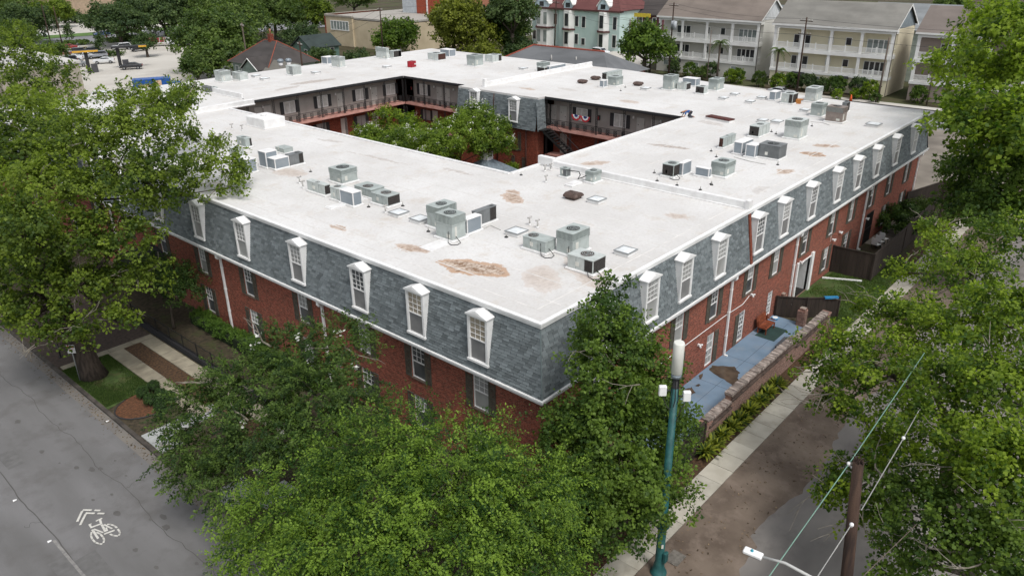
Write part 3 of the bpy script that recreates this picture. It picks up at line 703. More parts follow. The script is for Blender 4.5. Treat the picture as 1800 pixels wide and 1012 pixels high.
# ---- dormers
dpane = pane_blind
def dormer(kinds):
    w, h = 1.30, 2.42; z0 = 6.62
    b = MB()   # casing; local origin at slope foot z0, face at y = -.72
    y = 0.0
    b.box(-w/2, -w/2+.12, y, y+.10, 0, h); b.box(w/2-.12, w/2, y, y+.10, 0, h); b.box(-w/2+.12, w/2-.12, y+.004, y+.10, h-.10, h); b.box(-w/2-.04, w/2+.04, y-.05, y+.10, -.10, .02)
    f = b.build('dormer', white_trim, bld)
    # cheeks
    b = MB()
    for s in (-1, 1):
        a, c = (-w/2+.01, -w/2+.05) if s < 0 else (w/2-.05, w/2-.01)
        b.ext([(.06,-.02),(.085,-.02),(.54,h+.02),(.06,h+.02)], 'x', a, c)
    b.build('cheek', white_trim, f)
    # pediment roof
    b = MB(); k = w/2+.055
    b.ext([(-k,h-.02),(k,h-.02),(k,h+.04),(0,h+.31),(-k,h+.04)], 'y', -.09, .62)
    # ext with axis y uses (x,z)
    b.build('gable_roof', white_trim, f, bevel=.008)
    b = MB(); b.ext([(-k+.18,h+.06),(k-.18,h+.06),(0,h+.22)], 'y', -.10, -.09); b.build('pediment', white_trim, f)
    iw = w - .24
    s = MB(); g = sash_frame(iw, h-.12, 3, 8, fr=.04, mun=.016, y=.07)
    s = g.build('sash', white_trim, f, loc=(0,0,.02))
    pane_mb(iw, h/2-.06, h-.15, y=.075).build('upper_pane', kinds[0], f); pane_mb(iw, .04, h/2-.06, y=.075).build('lower_pane', kinds[1], f)
    return f
scr = pmat('insect_screen', (.23,.23,.225), .6, (.18,.18,.18), spec=.3)
pane_tan2 = pmat('tan_blind', (.40,.35,.27), .3, (.30,.26,.20), 1.2, spec=.6)
DM = [dict(o=dormer(k), u=0) for k in ((pane_blind,scr),(pane_tan2,scr),(pane_dark,scr),(pane_blind,pane_blind))]
DRX = [4.2, 8.58, 12.16, 16.36, 21.6, 25.6, 30.4, 35.47, 39.9, 44.5, 49.63, 55.06]
DLY = [3.35, 7.75, 12.35, 18.22, 24.3, 29.96, 35.9, 41.8, 47.8, 53.8, 59.8, 66]
for i, x in enumerate(DRX): put(DM[[2,3,0,3,2,0,2,0,2,0,2,3][i]], x, 6.62, -.64, 0)
for i, y in enumerate(DLY): put(DM[[1,1,2,0,3,3,2,0,1,2,0,1][i]], y, 6.62, -.64, -math.pi/2)
# ---- downspouts
def downspout(x, y, rz):
    b = MB(); b.box(-.12,.12,-.40,-.26,5.58,5.84); b.box(-.09,.09,-.34,-.10,5.50,5.66); b.box(-.08,.08,-.16,-.03,.1,5.66); b.box(-.08,.08,-.34,-.03,.02,.14)
    for z in (1.5, 3.2, 4.8): b.box(-.11,.11,-.17,-.01,z,z+.06)
    b.build('downspout', white_trim, bld, loc=(x,y,0), rz=rz, bevel=.01)
for x in (18.77, 29.08, 43.97, 58.9): downspout(x, -.3, 0)
for y in (28.0, 16.43, 45.5): downspout(-.3, y, -math.pi/2)
# conduit runs and white wall lamps on the right side
b = MB(); b.tube([(10,-.34,3.0),(14.5,-.34,3.05),(18.2,-.34,3.1),(20.9,-.34,3.0),(21.8,-.34,3.3)], .022, 5); b.tube([(36.5,-.33,2.9),(36.5,-.33,4.0)], .015, 5); b.build('conduit', white_trim, bld)
for (x, z) in ((15.05,2.35),(22.1,3.28),(30.4,3.05),(37.0,2.95),(38.4,3.2),(45.1,2.6)):
    b = MB(); b.box(-.07,.07,-.12,0,-.07,.07); b.tube([(-.05,-.12,0),(-.14,-.28,-.03)], .06, 8); b.tube([(.05,-.12,0),(.14,-.26,.03)], .055, 8)
    b.build('wall_lamp', white_trim, bld, loc=(x,-.3,z))
# arched black awning at the left entrance
aw = MB(); n = 12
for (y0, y1) in ((-2.4, 0),):
    for i in range(n):
        a, c = math.pi*i/n, math.pi*(i+1)/n
        p = [(-1.9*math.cos(a), y0, 1.0*math.sin(a)),(-1.9*math.cos(c), y0, 1.0*math.sin(c)),(-1.9*math.cos(c), y1, 1.15*math.sin(c)),(-1.9*math.cos(a), y1, 1.15*math.sin(a))]
        aw.poly(p[::-1])
    aw.poly([(-1.9*math.cos(math.pi*i/n), y0, 1.0*math.sin(math.pi*i/n)) for i in range(n+1)])
aw.box(-1.9,1.9,-2.4,-2.36,-.28,0); aw.box(-1.92,-1.88,-2.4,0,-.28,0); aw.box(1.88,1.92,-2.4,0,-.28,0)
aw.build('awning', pmat('black_canvas', lin('#26272b'), .8, lin('#1b1c20'), 1.5), bld, loc=(-.3,38.4,2.75), rz=-math.pi/2)
# ---- courtyard faces
grey_wall = pmat('grey_siding', lin('#a19c96'), .85, lin('#938e88'), .8)
coral = pmat('coral_slab', lin('#cb9a8e'), .85, lin('#b58276'), 1.2)
cdoor = pmat('pale_door', lin('#bdbab4'), .6, lin('#acaaa4'), 1)
curtain = pmat('white_curtain', lin('#cfcdc8'), .4, lin('#b5b3ae'), 2.5, spec=.6)
cshut = pmat('black_shutter', lin('#38383a'), .7)
iron = pmat('iron_lace', lin('#2b2929'), .6)
rail_dark = iron
CD = []; CW = []
def court_face(x0, x1, loc, rz, seed, items, low):
    """local: x along, outside -y; gallery edge at y=0, wall at y=1.55"""
    def o(b, name, m): return b.build(name, m, bld, loc=loc, rz=rz)
    b = MB(); b.box(x0,x1,1.55,1.75,6.3,9.34); o(b,'gallery_wall',grey_wall)
    b = MB(); b.box(x0,x1,1.56,1.76,-.05,6.28); o(b,'court_wall',brick_court)
    b = MB(); b.box(x0,x1,0,1.55,6.05,6.32); o(b,'gallery_floor',coral)
    b = MB(); b.box(x0,x1,0,1.55,3.0,3.18); o(b,'gallery_floor',coral)
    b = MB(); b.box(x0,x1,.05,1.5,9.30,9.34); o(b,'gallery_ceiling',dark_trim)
    # posts, flat lattice
    n = max(1, round((x1-x0)/3.4)); xs = [x0 + (x1-x0)*i/n for i in range(n+1)]
    for x in xs:
        x = min(max(x, x0+.13), x1-.13); b = MB()
        for (za, zb_) in ((6.33,9.3),(3.19,6.04),(0,2.99)):
            b.box(x-.13,x-.09,.04,.09,za,zb_); b.box(x+.09,x+.13,.04,.09,za,zb_)
            k = int((zb_-za)/.26)
            for i in range(k):
                z = za + i*.26; b.box(x-.09,x+.09,.05,.08,z,z+.05); b.box(x-.04,x+.04,.05,.08,z+.1,z+.2)
        o(b,'lattice_post',iron)
    b = MB()
    for z in (6.48,7.18): b.box(x0,x1,.04,.08,z,z+.04)
    x = x0+.15
    while x < x1-.1: b.box(x-.009,x+.009,.05,.068,6.5,7.2); x += .16
    o(b,'railing',iron)
    x = x0+.55
    while x < x1-.3:
        b = MB(); b.box(-.20,.20,.035,.085,.12,.17); b.box(-.20,.20,.035,.085,.62,.67); b.box(-.20,-.15,.035,.085,.17,.62); b.box(.15,.20,.035,.085,.17,.62)
        b.box(-.15,.15,.045,.075,.36,.42); b.box(-.06,.06,.045,.075,.2,.33); b.box(-.06,.06,.045,.075,.46,.58)
        p = bld; q = b.build('railing_panel', iron, bld, rz=rz); c = Matrix.Rotation(rz,3,'Z') @ Vector((x,0,6.42)) + Vector(loc); q.location = c; x += .98
    for kind, x in items:
        if kind == 'd':
            b = MB(); b.box(-.46,.46,-.04,.03,0,2.15); f = b.build('door', cdoor, bld, rz=rz); f.location = Matrix.Rotation(rz,3,'Z') @ Vector((x,1.52,6.33)) + Vector(loc)
            b = MB(); b.box(.3,.36,-.09,-.04,1.0,1.08); b.build('handle', black_metal, f)
            b = MB(); b.box(-.3,-.22,-.05,-.04,1.4,1.5); b.build('number_plate', black_metal, f)
        elif kind == 'w':
            b = MB(); w,h = 1.5,1.35; b.box(-w/2,-w/2+.06,-.05,.03,0,h); b.box(w/2-.06,w/2,-.05,.03,0,h); b.box(-.03,.03,-.05,.03,.06,h-.06); b.box(-w/2+.06,w/2-.06,-.05,.03,0,.06); b.box(-w/2+.06,w/2-.06,-.05,.03,h-.06,h)
            f = b.build('window', white_trim, bld, rz=rz); f.location = Matrix.Rotation(rz,3,'Z') @ Vector((x,1.52,7.2)) + Vector(loc)
            b = MB(); b.box(-w/2+.05,-.02,-.02,-.01,.05,h-.05); b.build('pane', curtain, f); b = MB(); b.box(.02,w/2-.05,-.02,-.01,.05,h-.05); b.build('pane', curtain, f)
            for sx in (-w/2-.5, w/2+.04): b = MB(); b.box(sx,sx+.46,-.04,0,-.03,h+.03); b.box(sx+.05,sx+.41,-.05,-.04,.05,h/2-.04); b.box(sx+.05,sx+.41,-.05,-.04,h/2+.04,h-.05); b.build('shutter', cshut, f)
        elif kind == 'l':
            b = MB(); b.box(-.07,.07,-.14,0,-.12,.14); f = b.build('gallery_lamp', white_trim, bld, rz=rz); f.location = Matrix.Rotation(rz,3,'Z') @ Vector((x,1.54,8.45)) + Vector(loc)
        elif kind == 'e':
            b = MB(); b.box(-.13,.13,-.16,0,-.25,.25); f = b.build('extinguisher_cabinet', dark_trim, bld, rz=rz); f.location = Matrix.Rotation(rz,3,'Z') @ Vector((x,1.54,7.85)) + Vector(loc); b = MB(); b.box(-.06,.06,-.18,-.16,-.18,.16); b.build('extinguisher', pmat('red_paint',(.35,.03,.03),.5), f)
    for kind, x in low:
        if kind == 'd': b = MB(); b.box(-.46,.46,-.05,.03,0,2.2); f = b.build('door', cdoor, bld, rz=rz); f.location = Matrix.Rotation(rz,3,'Z') @ Vector((x,1.53,3.2)) + Vector(loc)
        else:
            b = MB(); w,h=1.4,1.3; b.box(-w/2,w/2,-.05,.03,0,.06); b.box(-w/2,w/2,-.05,.03,h-.06,h); b.box(-w/2,-w/2+.06,-.05,.03,.06,h-.06); b.box(w/2-.06,w/2,-.05,.03,.06,h-.06); b.box(-.03,.03,-.05,.03,.06,h-.06)
            f = b.build('window', pmat('grey_frame', lin('#8a8782'), .6), bld, rz=rz); f.location = Matrix.Rotation(rz,3,'Z') @ Vector((x,1.53,4.0)) + Vector(loc)
            b = MB(); b.box(-w/2+.05,w/2-.05,-.02,-.01,.05,h-.05); b.build('pane', pane_blind, f)
            for sx in (-w/2-.48, w/2+.02): b = MB(); b.box(sx,sx+.46,-.04,0,-.03,h+.03); b.build('shutter', cshut, f)
def lx(u, v): return onx(u, v, 44.5).y      # along the right-hand court wall
def ly(u, v): return ony(u, v, 59.5).x
court_face(17.3, 43.0, (0,58,0), 0.0, 1, [(k, ly(u,v)) for k,u,v in (('d',453,188),('d',469,187),('w',508,180),('w',566,168),('d',597,166),('w',633,160),('d',657,157),('w',686,151),('l',461,184),('l',589,162),('l',650,151))],
           [(k, ony(u,v,59.5).x) for k,u,v in (('d',605,218),('w',635,208),('d',660,205),('w',565,222))])
court_face(-57.9, -47.0, (43,0,0), -math.pi/2, 2, [(k, -lx(u,v)) for k,u,v in (('e',724,151),('w',744,150),('l',763,148),('d',772,160),('d',786,162),('l',797,151))], [('w', -lx(750,197)), ('d', -54.0)])
court_face(-34.5, -17.2, (43,0,0), -math.pi/2, 3, [(k, -lx(u,v)) for k,u,v in (('d',972,193),('d',990,200),('w',1023,195),('e',1053,205),('w',1090,205),('l',1114,205),('d',1126,218),('d',1152,212),('l',1162,211),('d',963,190))], [('d', -lx(990,262)), ('w',-27.0),('d',-22.0)])
# mansard block in the court
so = slope('mansard_slope', -math.pi/2, (41.9,0,0), -46.9, -34.6, out=.5, zb=6.0, zt=9.4, top=0, seed=13)
b = MB()
for q in so[1]: so[2](b, q)
tag(b.build('shingles', slate, so[0]), kind='stuff')
ss = slope('mansard_slope', 0.0, (0,34.6,0), 41.5, 43.0, out=.25, zb=6.0, zt=9.4, top=0, seed=14)
b = MB()
for q in ss[1]: ss[2](b, q)
tag(b.build('shingles', slate, ss[0]), kind='stuff')
put(DM[3], 43.82, 7.0, 41.22, -math.pi/2); put(DM[0], 37.75, 6.75, 41.22, -math.pi/2)
b = MB(); b.box(41.8,43,34.7,46.8,0,5.98); b.build('court_wall', brick_court, bld)
put(WK[0], 38.0, 3.4, 41.78, -math.pi/2); put(WK[2], 37.4, .6, 41.78, -math.pi/2)
b = MB(); b.tube([(41.3,40.6,9.5),(41.2,40.6,8.9),(41.05,40.6,6.4),(41.6,40.6,5.8),(41.7,40.6,0)], .07, 6); b.tube([(41.7,36.2,5.9),(41.7,36.2,0)], .06, 6); b.build('drain_pipe', pmat('brown_pipe', lin('#4d3a35'), .6), bld)
# near faces of the court (seen only from above)
b = MB(); b.box(17.0,17.15,17.2,57.9,-.05,9.34); b.box(17.2,43,16.8,16.95,-.05,9.34); b.build('court_wall', brick_court, bld)
sheet('courtyard_floor', [(17.3,17.1),(43,17.1),(43,58),(17.3,58)], .0, pmat('court_paving', lin('#6b5a50'), .95, lin('#4c4038'), .6, world=True))
# stair
sb_ = MB(); n = 15; y0, y1 = 33.6, 28.9; za, zb_ = 6.2, 3.15
for i in range(n):
    t = i/(n-1); y = y0 + (y1-y0)*t; z = za + (zb_-za)*t; sb_.box(41.75,42.75,y-.15,y+.15,z-.05,z)
for x in (41.72,42.75): sb_.ext([(y0+.2,za),(y0+.2,za-.3),(y1-.2,zb_-.35),(y1-.2,zb_-.05)], 'x', x, x+.05)
for x in (41.74,42.78):
    sb_.tube([(x,y0,za+.95),(x,y1,zb_+.95)], .03, 5)
    for i in range(0, n, 1): t = i/(n-1); y = y0+(y1-y0)*t; z = za+(zb_-za)*t; sb_.tube([(x,y,z),(x,y,z+.95)], .014, 4)
sb_.box(41.6,43,33.6,34.5,6.1,6.18)
sb_.build('stair', black_metal, bld)
# bunting on the gallery rail
fb_red = pmat('bunting_red', (.45,.03,.04), .8); fb_w = pmat('bunting_white', (.7,.7,.7), .8); fb_b = pmat('bunting_blue', (.03,.05,.18), .8)
for (u, v, lab) in ((1013, 202, 'red white and blue fan bunting on the gallery rail, the left one of two'), (1029, 205, 'red white and blue fan bunting on the gallery rail, the right one of two')):
    p = onx(u, v, 42.9); t = thing('fan_bunting', lab, 'bunting', (42.9, p.y, p.z), group='fan buntings on the gallery rail')
    for nm, r0, r1, m in (('red_band',.42,.62,fb_red),('white_band',.24,.42,fb_w),('blue_centre',0,.24,fb_b)):
        b = MB()
        for i in range(10):
            a, c = math.pi*i/10, math.pi*(i+1)/10; dd = .025*(i % 2)
            b.poly([(-dd, r0*math.cos(a), -r0*math.sin(a)),(-.02-dd, r1*math.cos(a), -r1*math.sin(a)),(-.045+dd, r1*math.cos(c), -r1*math.sin(c)),(-.025+dd, r0*math.cos(c), -r0*math.sin(c))])
        b.build(nm, m, t)
# ---------------------------------------------------------------- rooftop plant
fan_mat = pmat('fan_dark', lin('#2c2c2c'), .6)
fan_rust = pmat('fan_rusty', lin('#4a2a20'), .8, lin('#2a1c18'), 9)
vinyl = pmat('label_sticker', lin('#d4d4cc'), .5)
cable = pmat('black_cable', (.02,.02,.02), .6)
def ac(label, kind, ub, vb, uL, uR, vt, mat=None, fan=None, coil='', base=.12, fanpos=None, group='air conditioning units on the white roof', conduit=0):
    """near lower corner picture position, left and right ends of the base, top of the near edge"""
    p = at(ub, vb, ZR); ly_ = abs(along(p, (0,1,0), uL, 0)); lx_ = abs(along(p, (1,0,0), uR, 0)); h = abs(along(p, (0,0,1), vt, 1))
    ly_ = min(max(ly_, .35), 3.4); lx_ = min(max(lx_, .35), 3.4); h = min(max(h, .4), 2.0)
    mat = mat or ac_body; t = thing({'duct':'duct_box'}.get(kind, 'air_conditioner'), label, {'duct':'duct box'}.get(kind, 'air conditioner'), (p.x, p.y, ZR), group=group if kind != 'duct' else 'duct boxes on the white roof')
    k = base
    b = MB(); b.box(-.10,lx_+.10,-.10,ly_+.10,.003,k); b.build('curb', cap_white, t, bevel=.02)
    if kind == 'duct':
        b = MB(); b.box(0,lx_,0,ly_,k,h-.06); b.build('body', galv, t, bevel=.01)
        b = MB(); b.box(-.03,lx_+.03,-.03,ly_+.03,h-.06,h); b.build('cap', cap_white, t, bevel=.02)
        b = MB()
        for x in (-.015, lx_-.045): b.box(x,x+.06,-.015,ly_*0-.001,k,h-.06)
        b.box(-.015,-.001,ly_-.06,ly_,k,h-.06); b.box(-.015,-.001,0,.05,k,h-.06)
        b.build('seam_tape', cap_white, t)
        return t
    r = min(lx_, ly_) * .33
    fx, fy = (lx_/2, ly_/2)
    if fanpos == '+x': fx = lx_ - r - .12
    if fanpos == '-x': fx = r + .10
    if fanpos == '+y': fy = ly_ - r - .10
    if fanpos == '-y': fy = r + .12
    lo = k + (h-k)*.0
    b = MB()
    if kind == 'tower':
        zc = k + (h-k)*.62
        b.box(.02,lx_-.02,.02,ly_-.02,k,zc); b.build('body', mat, t, bevel=.012)
        b = MB(); b.box(0,lx_,0,ly_,h-.05,h); b.build('top_cover', mat, t, bevel=.015)
        b = MB(); b.box(.03,lx_-.03,.03,ly_-.03,zc,h-.05); b.build('coil', pmat('coil_grey', lin('#8b9391'), .7, lin('#7b8381'), 12), t)
        b = MB()
        n = 13
        for i in range(n+1):
            x = lx_*i/n; b.box(max(0,x-.012),min(lx_,x+.012),-.002,.03,zc,h-.05); b.box(max(0,x-.012),min(lx_,x+.012),ly_-.03,ly_+.002,zc,h-.05)
            y = ly_*i/n; b.box(-.002,.03,max(.031,y-.012),min(ly_-.031,y+.012),zc,h-.05)
        b.box(-.004,lx_+.004,-.006,ly_+.006,zc-.02,zc+.02); b.build('louvred_guard', mat, t)
        b = MB(); b.box(.004,.02,ly_*.15,ly_*.35,k+.1,k+.3); b.build('sticker', vinyl, t); b = MB(); b.box(lx_*.2,lx_*.35,.006,.02,k+.15,zc-.12); b.build('sticker', vinyl, t)
    else:
        b.box(0,lx_,0,ly_,k,h); b.build('body', mat, t, bevel=.015)
        b = MB(); b.box(-.02,lx_+.02,-.02,ly_+.02,h-.04,h+.004); b.build('top_cover', mat, t, bevel=.008)
        b = MB()
        long_x = lx_ >= ly_
        for f_ in (.33,.66):
            if long_x: b.box(lx_*f_-.008,lx_*f_+.008,-.01,0,k+.03,h-.05)
            else: b.box(-.01,0,ly_*f_-.008,ly_*f_+.008,k+.03,h-.05)
        b.build('panel_seam', pmat('seam_shadow_paint', lin('#6f7674'), .7), t)
        cm = coil_rust if 'r' in coil else coil_mat
        def coilp(x0,x1,y0,y1):
            q = MB(); q.box(x0,x1,y0,y1,k+.05,h-.06); q.build('coil_panel', cm, t)
        if 'f' in coil: coilp(lx_*.04, lx_*.96, -.013, 0)          # whole street-side face
        if 'e' in coil: coilp(lx_*.68, lx_*.97, -.013, 0)          # right end of that face
        if 'l' in coil: coilp(-.013, 0, ly_*.04, ly_*.96)          # whole left face
        if 'n' in coil: coilp(-.013, 0, .05, ly_*.32)              # near end of left face
        if 'v' in coil:
            q = MB()
            for i in range(9): y = ly_*(.03+.5*i/9); q.box(-.02,0,y,y+.02,k+.05,h-.06)
            for i in range(8): x = lx_*(.06+.9*i/8); q.box(x,x+.02,-.02,0,k+.05,h-.06)
            q.build('guard_bars', ac_dark, t)
        b = MB(); b.box(-.013,0,ly_*.55,ly_*.68,k+.18,k+.42); b.build('sticker', vinyl, t)
    if fan is not None:
        b = MB(); b.tube([(fx,fy,h+.003),(fx,fy,h+.016)], r, 18); g_ = b.build('fan_well', fan, t)
        b = MB()
        for i in range(4):
            a = i*math.pi/2+.4; M = Matrix.Translation((fx,fy,h+.022)) @ Matrix.Rotation(a,4,'Z') @ Matrix.Rotation(.25,4,'X')
            b.box(.04,r*.86,-r*.17,r*.17,-.004,.004,M=M)
        b.tube([(fx,fy,h+.016),(fx,fy,h+.035)], .07, 8); b.build('fan_blades', pmat('fan_blade_grey', lin('#626665'), .6), g_)
        b = MB()
        for rr_ in (1.0,.72,.44): 
            n = 18
            for i in range(n):
                a, c = 6.2832*i/n, 6.2832*(i+1)/n; R0, R1 = r*rr_-.010, r*rr_+.012
                b.poly([(fx+R0*math.cos(a),fy+R0*math.sin(a),h+.04),(fx+R1*math.cos(a),fy+R1*math.sin(a),h+.04),(fx+R1*math.cos(c),fy+R1*math.sin(c),h+.04),(fx+R0*math.cos(c),fy+R0*math.sin(c),h+.04)])
        b.build('fan_grille', mat, g_)
    if conduit:
        b = MB(); b.tube([(-.04,ly_*.2,k+.5),(-.12,ly_*.15,k+.15),(-.25,.1,.05),(-.35,-.25,.04),(-.1,-.5,.04),(.2,-.45,.06),(.25,-.02,k+.2)], .022, 5); b.build('cable', cable, t)
    return t
FD, FR = fan_mat, fan_rust
AC = [
 # corner cluster
 ('tall grey-green air conditioner with fan on top, tallest of the trio nearest the roof corner','tower',1006,453,977,1036,412,None,FD,'',None,1),
 ('long low two-fan unit on the left of the trio nearest the roof corner','low',958.9,449,919,977,426,None,FR,'','+y',1),
 ('grey box unit with brown coil faces, nearest of all to the roof corner','low',1041.8,486,997,1064,459,ac_light,FR,'fn','+x',1),
 # middle front cluster
 ('tall fan-topped unit standing in front of its twin beside a blue-grey duct box','tower',795.6,426.7,766,820,382,None,FD,'',None,1),
 ('tall fan-topped unit half hidden behind its twin, front roof centre','tower',772,405,750.7,804,366,None,FD,'',None,0),
 ('blue-grey white-capped duct box joining the twin towers to the low dark unit','duct',821.8,414,811,846.5,386,None,None,'',None,0),
 ('low dark grey unit with black coil end, right of the twin towers','low',838,401,830,873,373,ac_dark,FD,'e','+x',0),
 # left cluster of six
 ('tall unit with wide band, highest of the six-piece cluster on the front left roof','tower',602,326,579.6,630,300,None,FD,'',None,0),
 ('long weathered unit at the left end of the six-piece cluster on the front left roof','low',572,346,541,582,326,ac_light,FR,'f','+x',0),
 ('pale low unit between the weathered unit and the white-capped duct box, six-piece cluster','low',599,356,582,615,333,ac_light,FR,'l'.replace('l',''),'+y',0),
 ('duct box with bright white cap at the front of the six-piece cluster','duct',622,365,599,637,339,None,None,'',None,0),
 ('long unit with fan at its left end behind the white-capped duct box, six-piece cluster','low',654,351,624,677,334,None,FR,'','-x',0),
 ('low unit with brown coil side at the right end of the six-piece cluster','low',682,366,654,704,346,None,FR,'f','+x',0),
 # far left pieces beside the oak
 ('duct box with white cap and white seams nearest the oak branches','duct',438,306,420,453,281,None,None,'',None,0),
 ('tall narrow duct box at the left end of the left-roof row','duct',470,297,457,490,268,None,None,'',None,0),
 ('broad white-capped duct box in the middle of the left-roof row','duct',485,300,470,509.6,280,None,None,'',None,0),
 ('grey unit with black coil end at the right end of the left-roof row','low',511,294,503,535,273,ac_dark,FD,'e','+x',0),
 ('flat grey-topped unit behind the row of duct boxes on the left roof','low',500,272,485,516,262,None,None,'',None,0),
 ('grey unit with black coil end partly behind the oak leaves','low',433,261,418,444,244,None,FD,'e','+x',0),
 ('pale low unit just under the tips of the oak, behind the white seamed duct box','low',420,280,404,431,264,ac_light,None,'',None,0),
 # fire wall pair
 ('small slatted condenser on a wooden pad by the fire wall','low',996,314,984,1003,297,None,FD,'v','',0),
 ('rounded grey condenser beside the fire wall with a black pipe on top','tower',1043,324,1028,1057,303,None,FD,'',None,0),
 # right wing
 ('dark faced condenser left of a white-topped duct box, nearest the court on the right wing','low',1183,314,1163,1197,291,ac_body,FD,'lf','',1),
 ('duct box with white top directly behind the dark faced condenser, right wing','duct',1199,311,1192,1214,287,None,None,'',None,0),
 ('small shiny duct box on the left of a grey fan unit, right wing front','duct',1245,314,1221,1249,297,None,None,'',None,0),
 ('grey unit with large round fan beside the small shiny duct box, right wing front','tower',1274,314,1248,1291.5,288,None,FD,'',None,0),
 ('low unit with rusty end panel at the left of the four-piece row, right wing','low',1270,262,1263,1292,243,None,FR,'lr','-y',0),
 ('duct box with white cap second in the four-piece row on the right wing','duct',1303,273,1288,1322,251,None,None,'',None,0),
 ('pale duct box third in the four-piece row on the right wing','duct',1326,279,1309,1336,256,None,None,'',None,0),
 ('charcoal condenser with slatted sides at the right end of the four-piece row','low',1368,283,1332,1381,258,ac_dark,FD,'v','',0),
 ('low unit with black coil facing left, between the four-piece row and the red hatch','low',1333,243,1315.6,1352,223,ac_light,FD,'l','-y',0),
 ('tall two-stage unit standing alone in the middle of the right wing','tower',1404,247,1376,1418,214,ac_light,FD,'',None,0),
 ('taupe brown air conditioner, the only brown one on the roof','tower',1479,218,1449,1487,190,ac_taupe,FD,'',None,0),
 ('grey unit immediately left of the taupe brown one','tower',1443,207,1423,1452,184,ac_body,FD,'',None,0),
 ('low unit with dark side peeping out behind the taupe brown one','low',1486,199,1478,1492,181,ac_dark,FD,'f','',0),
 ('tall pale unit at the back edge of the right wing above the taupe one','tower',1432,181,1413,1444.6,156,ac_light,FD,'',None,0),
 ('pale unit with black coil corner beside an orange carton, back of the right wing','low',1392,184.6,1372,1401,166,ac_light,FD,'fn','',0),
 ('white duct box left of the unit with the orange carton, back of the right wing','duct',1362,178,1351,1371,162,None,None,'',None,0),
 # behind the right court
 ('pale green-grey unit with a blue duct at its left, behind the three mushroom vents','tower',1083,153,1068,1095,136,None,FD,'',None,0),
 ('small pale blue duct box behind the three mushroom vents','duct',1061,155,1053.5,1067,142,None,None,'',None,0),
 ('long low unit at the back edge behind the pale green-grey one','low',1066,142,1058,1104,129,None,FD,'l','-x',0),
 ('tall unit with pipes, left of the rear cluster above the red bunting','tower',1180,160,1164,1192,134,None,FD,'',None,0),
 ('small unit with brown coil end in the middle of the rear cluster','low',1206,160.5,1189,1213.6,147,ac_light,FD,'f','',0),
 ('duct box with white top at the back of the rear cluster','duct',1222,153,1199,1230,139,None,None,'',None,0),
 ('tall unit with sloping duct at its foot, right of the rear cluster','tower',1260,161,1244,1272,140,None,FD,'',None,0),
 ('low unit with square black coil facing left, front right of the rear cluster','low',1237,167,1222,1244,153,ac_light,FD,'l','-y',0),
 # behind the back fire wall
 ('tall grey unit behind the sloping fire wall, beside the row of silver ducts','tower',955,126,943,967,111,None,FD,'',None,0),
 ('low unit with black coil facing the court, in front of the silver ducts','low',957,132,944,962,119,ac_light,FD,'lf','',0),
 ('long wavy silver duct run along the sloping fire wall','duct',966,130,960,1001,117,None,None,'',None,0),
 # back row
 ('stacked grey unit with a big box below, right part of the far back roof','tower',835,118,820.5,850,98,None,FD,'',None,0),
 ('pale pair of low boxes right of the stacked grey unit on the far back roof','low',866,111,852,882,98,ac_light,FD,'e','+x',0),
 ('unit with rust red coil opening on the far back roof above the court corner','low',770,108,752,784,95,ac_light,FD,'fr','',0),
 ('duct box behind the unit with the rust red opening','duct',790,101,774,801,88,None,None,'',None,0),
 ('two-tier grey unit on the far back roof nearest the yellow-green tree','tower',680,105,661,685,85,ac_light,FD,'',None,0),
 ('low unit with two black coil panels right of the two-tier unit','low',692,103,685,706,90,ac_light,FD,'ef','',0),
 ('tall pale unit with rust under it, left part of the far back roof','tower',598,120,583,608,101,ac_light,FD,'',None,0),
 ('duct box joined to the left of the pale unit with rust under it','duct',576,114,566,590,101,None,None,'',None,0),
 ('cream unit with louvred side in front of the twin turbine vents','low',516,134,504,531,117,ac_light,None,'v','',0),
 ('tall pale unit at the left end of the far back roof','tower',391,146,378.5,408,126,ac_light,FD,'',None,0),
 ('low pale unit right of the tall one, left end of the back roof','low',423,143,409,437,129,ac_light,FD,'','',0),
 ('small grey round-cornered condenser beside the short fire wall at far left','low',366,165,356,374,153,ac_dark,FD,'v','',0),
 ('second small condenser with a bent pipe beside the short fire wall at far left','low',378,164,371,384,154,ac_body,FD,'','',0),
]
for (lab, kind, ub, vb, uL, uR, vt, m, f, c, fp, cd_) in AC: ac(lab, kind, ub, vb, uL, uR, vt, m, f, c, conduit=cd_, fanpos=fp)
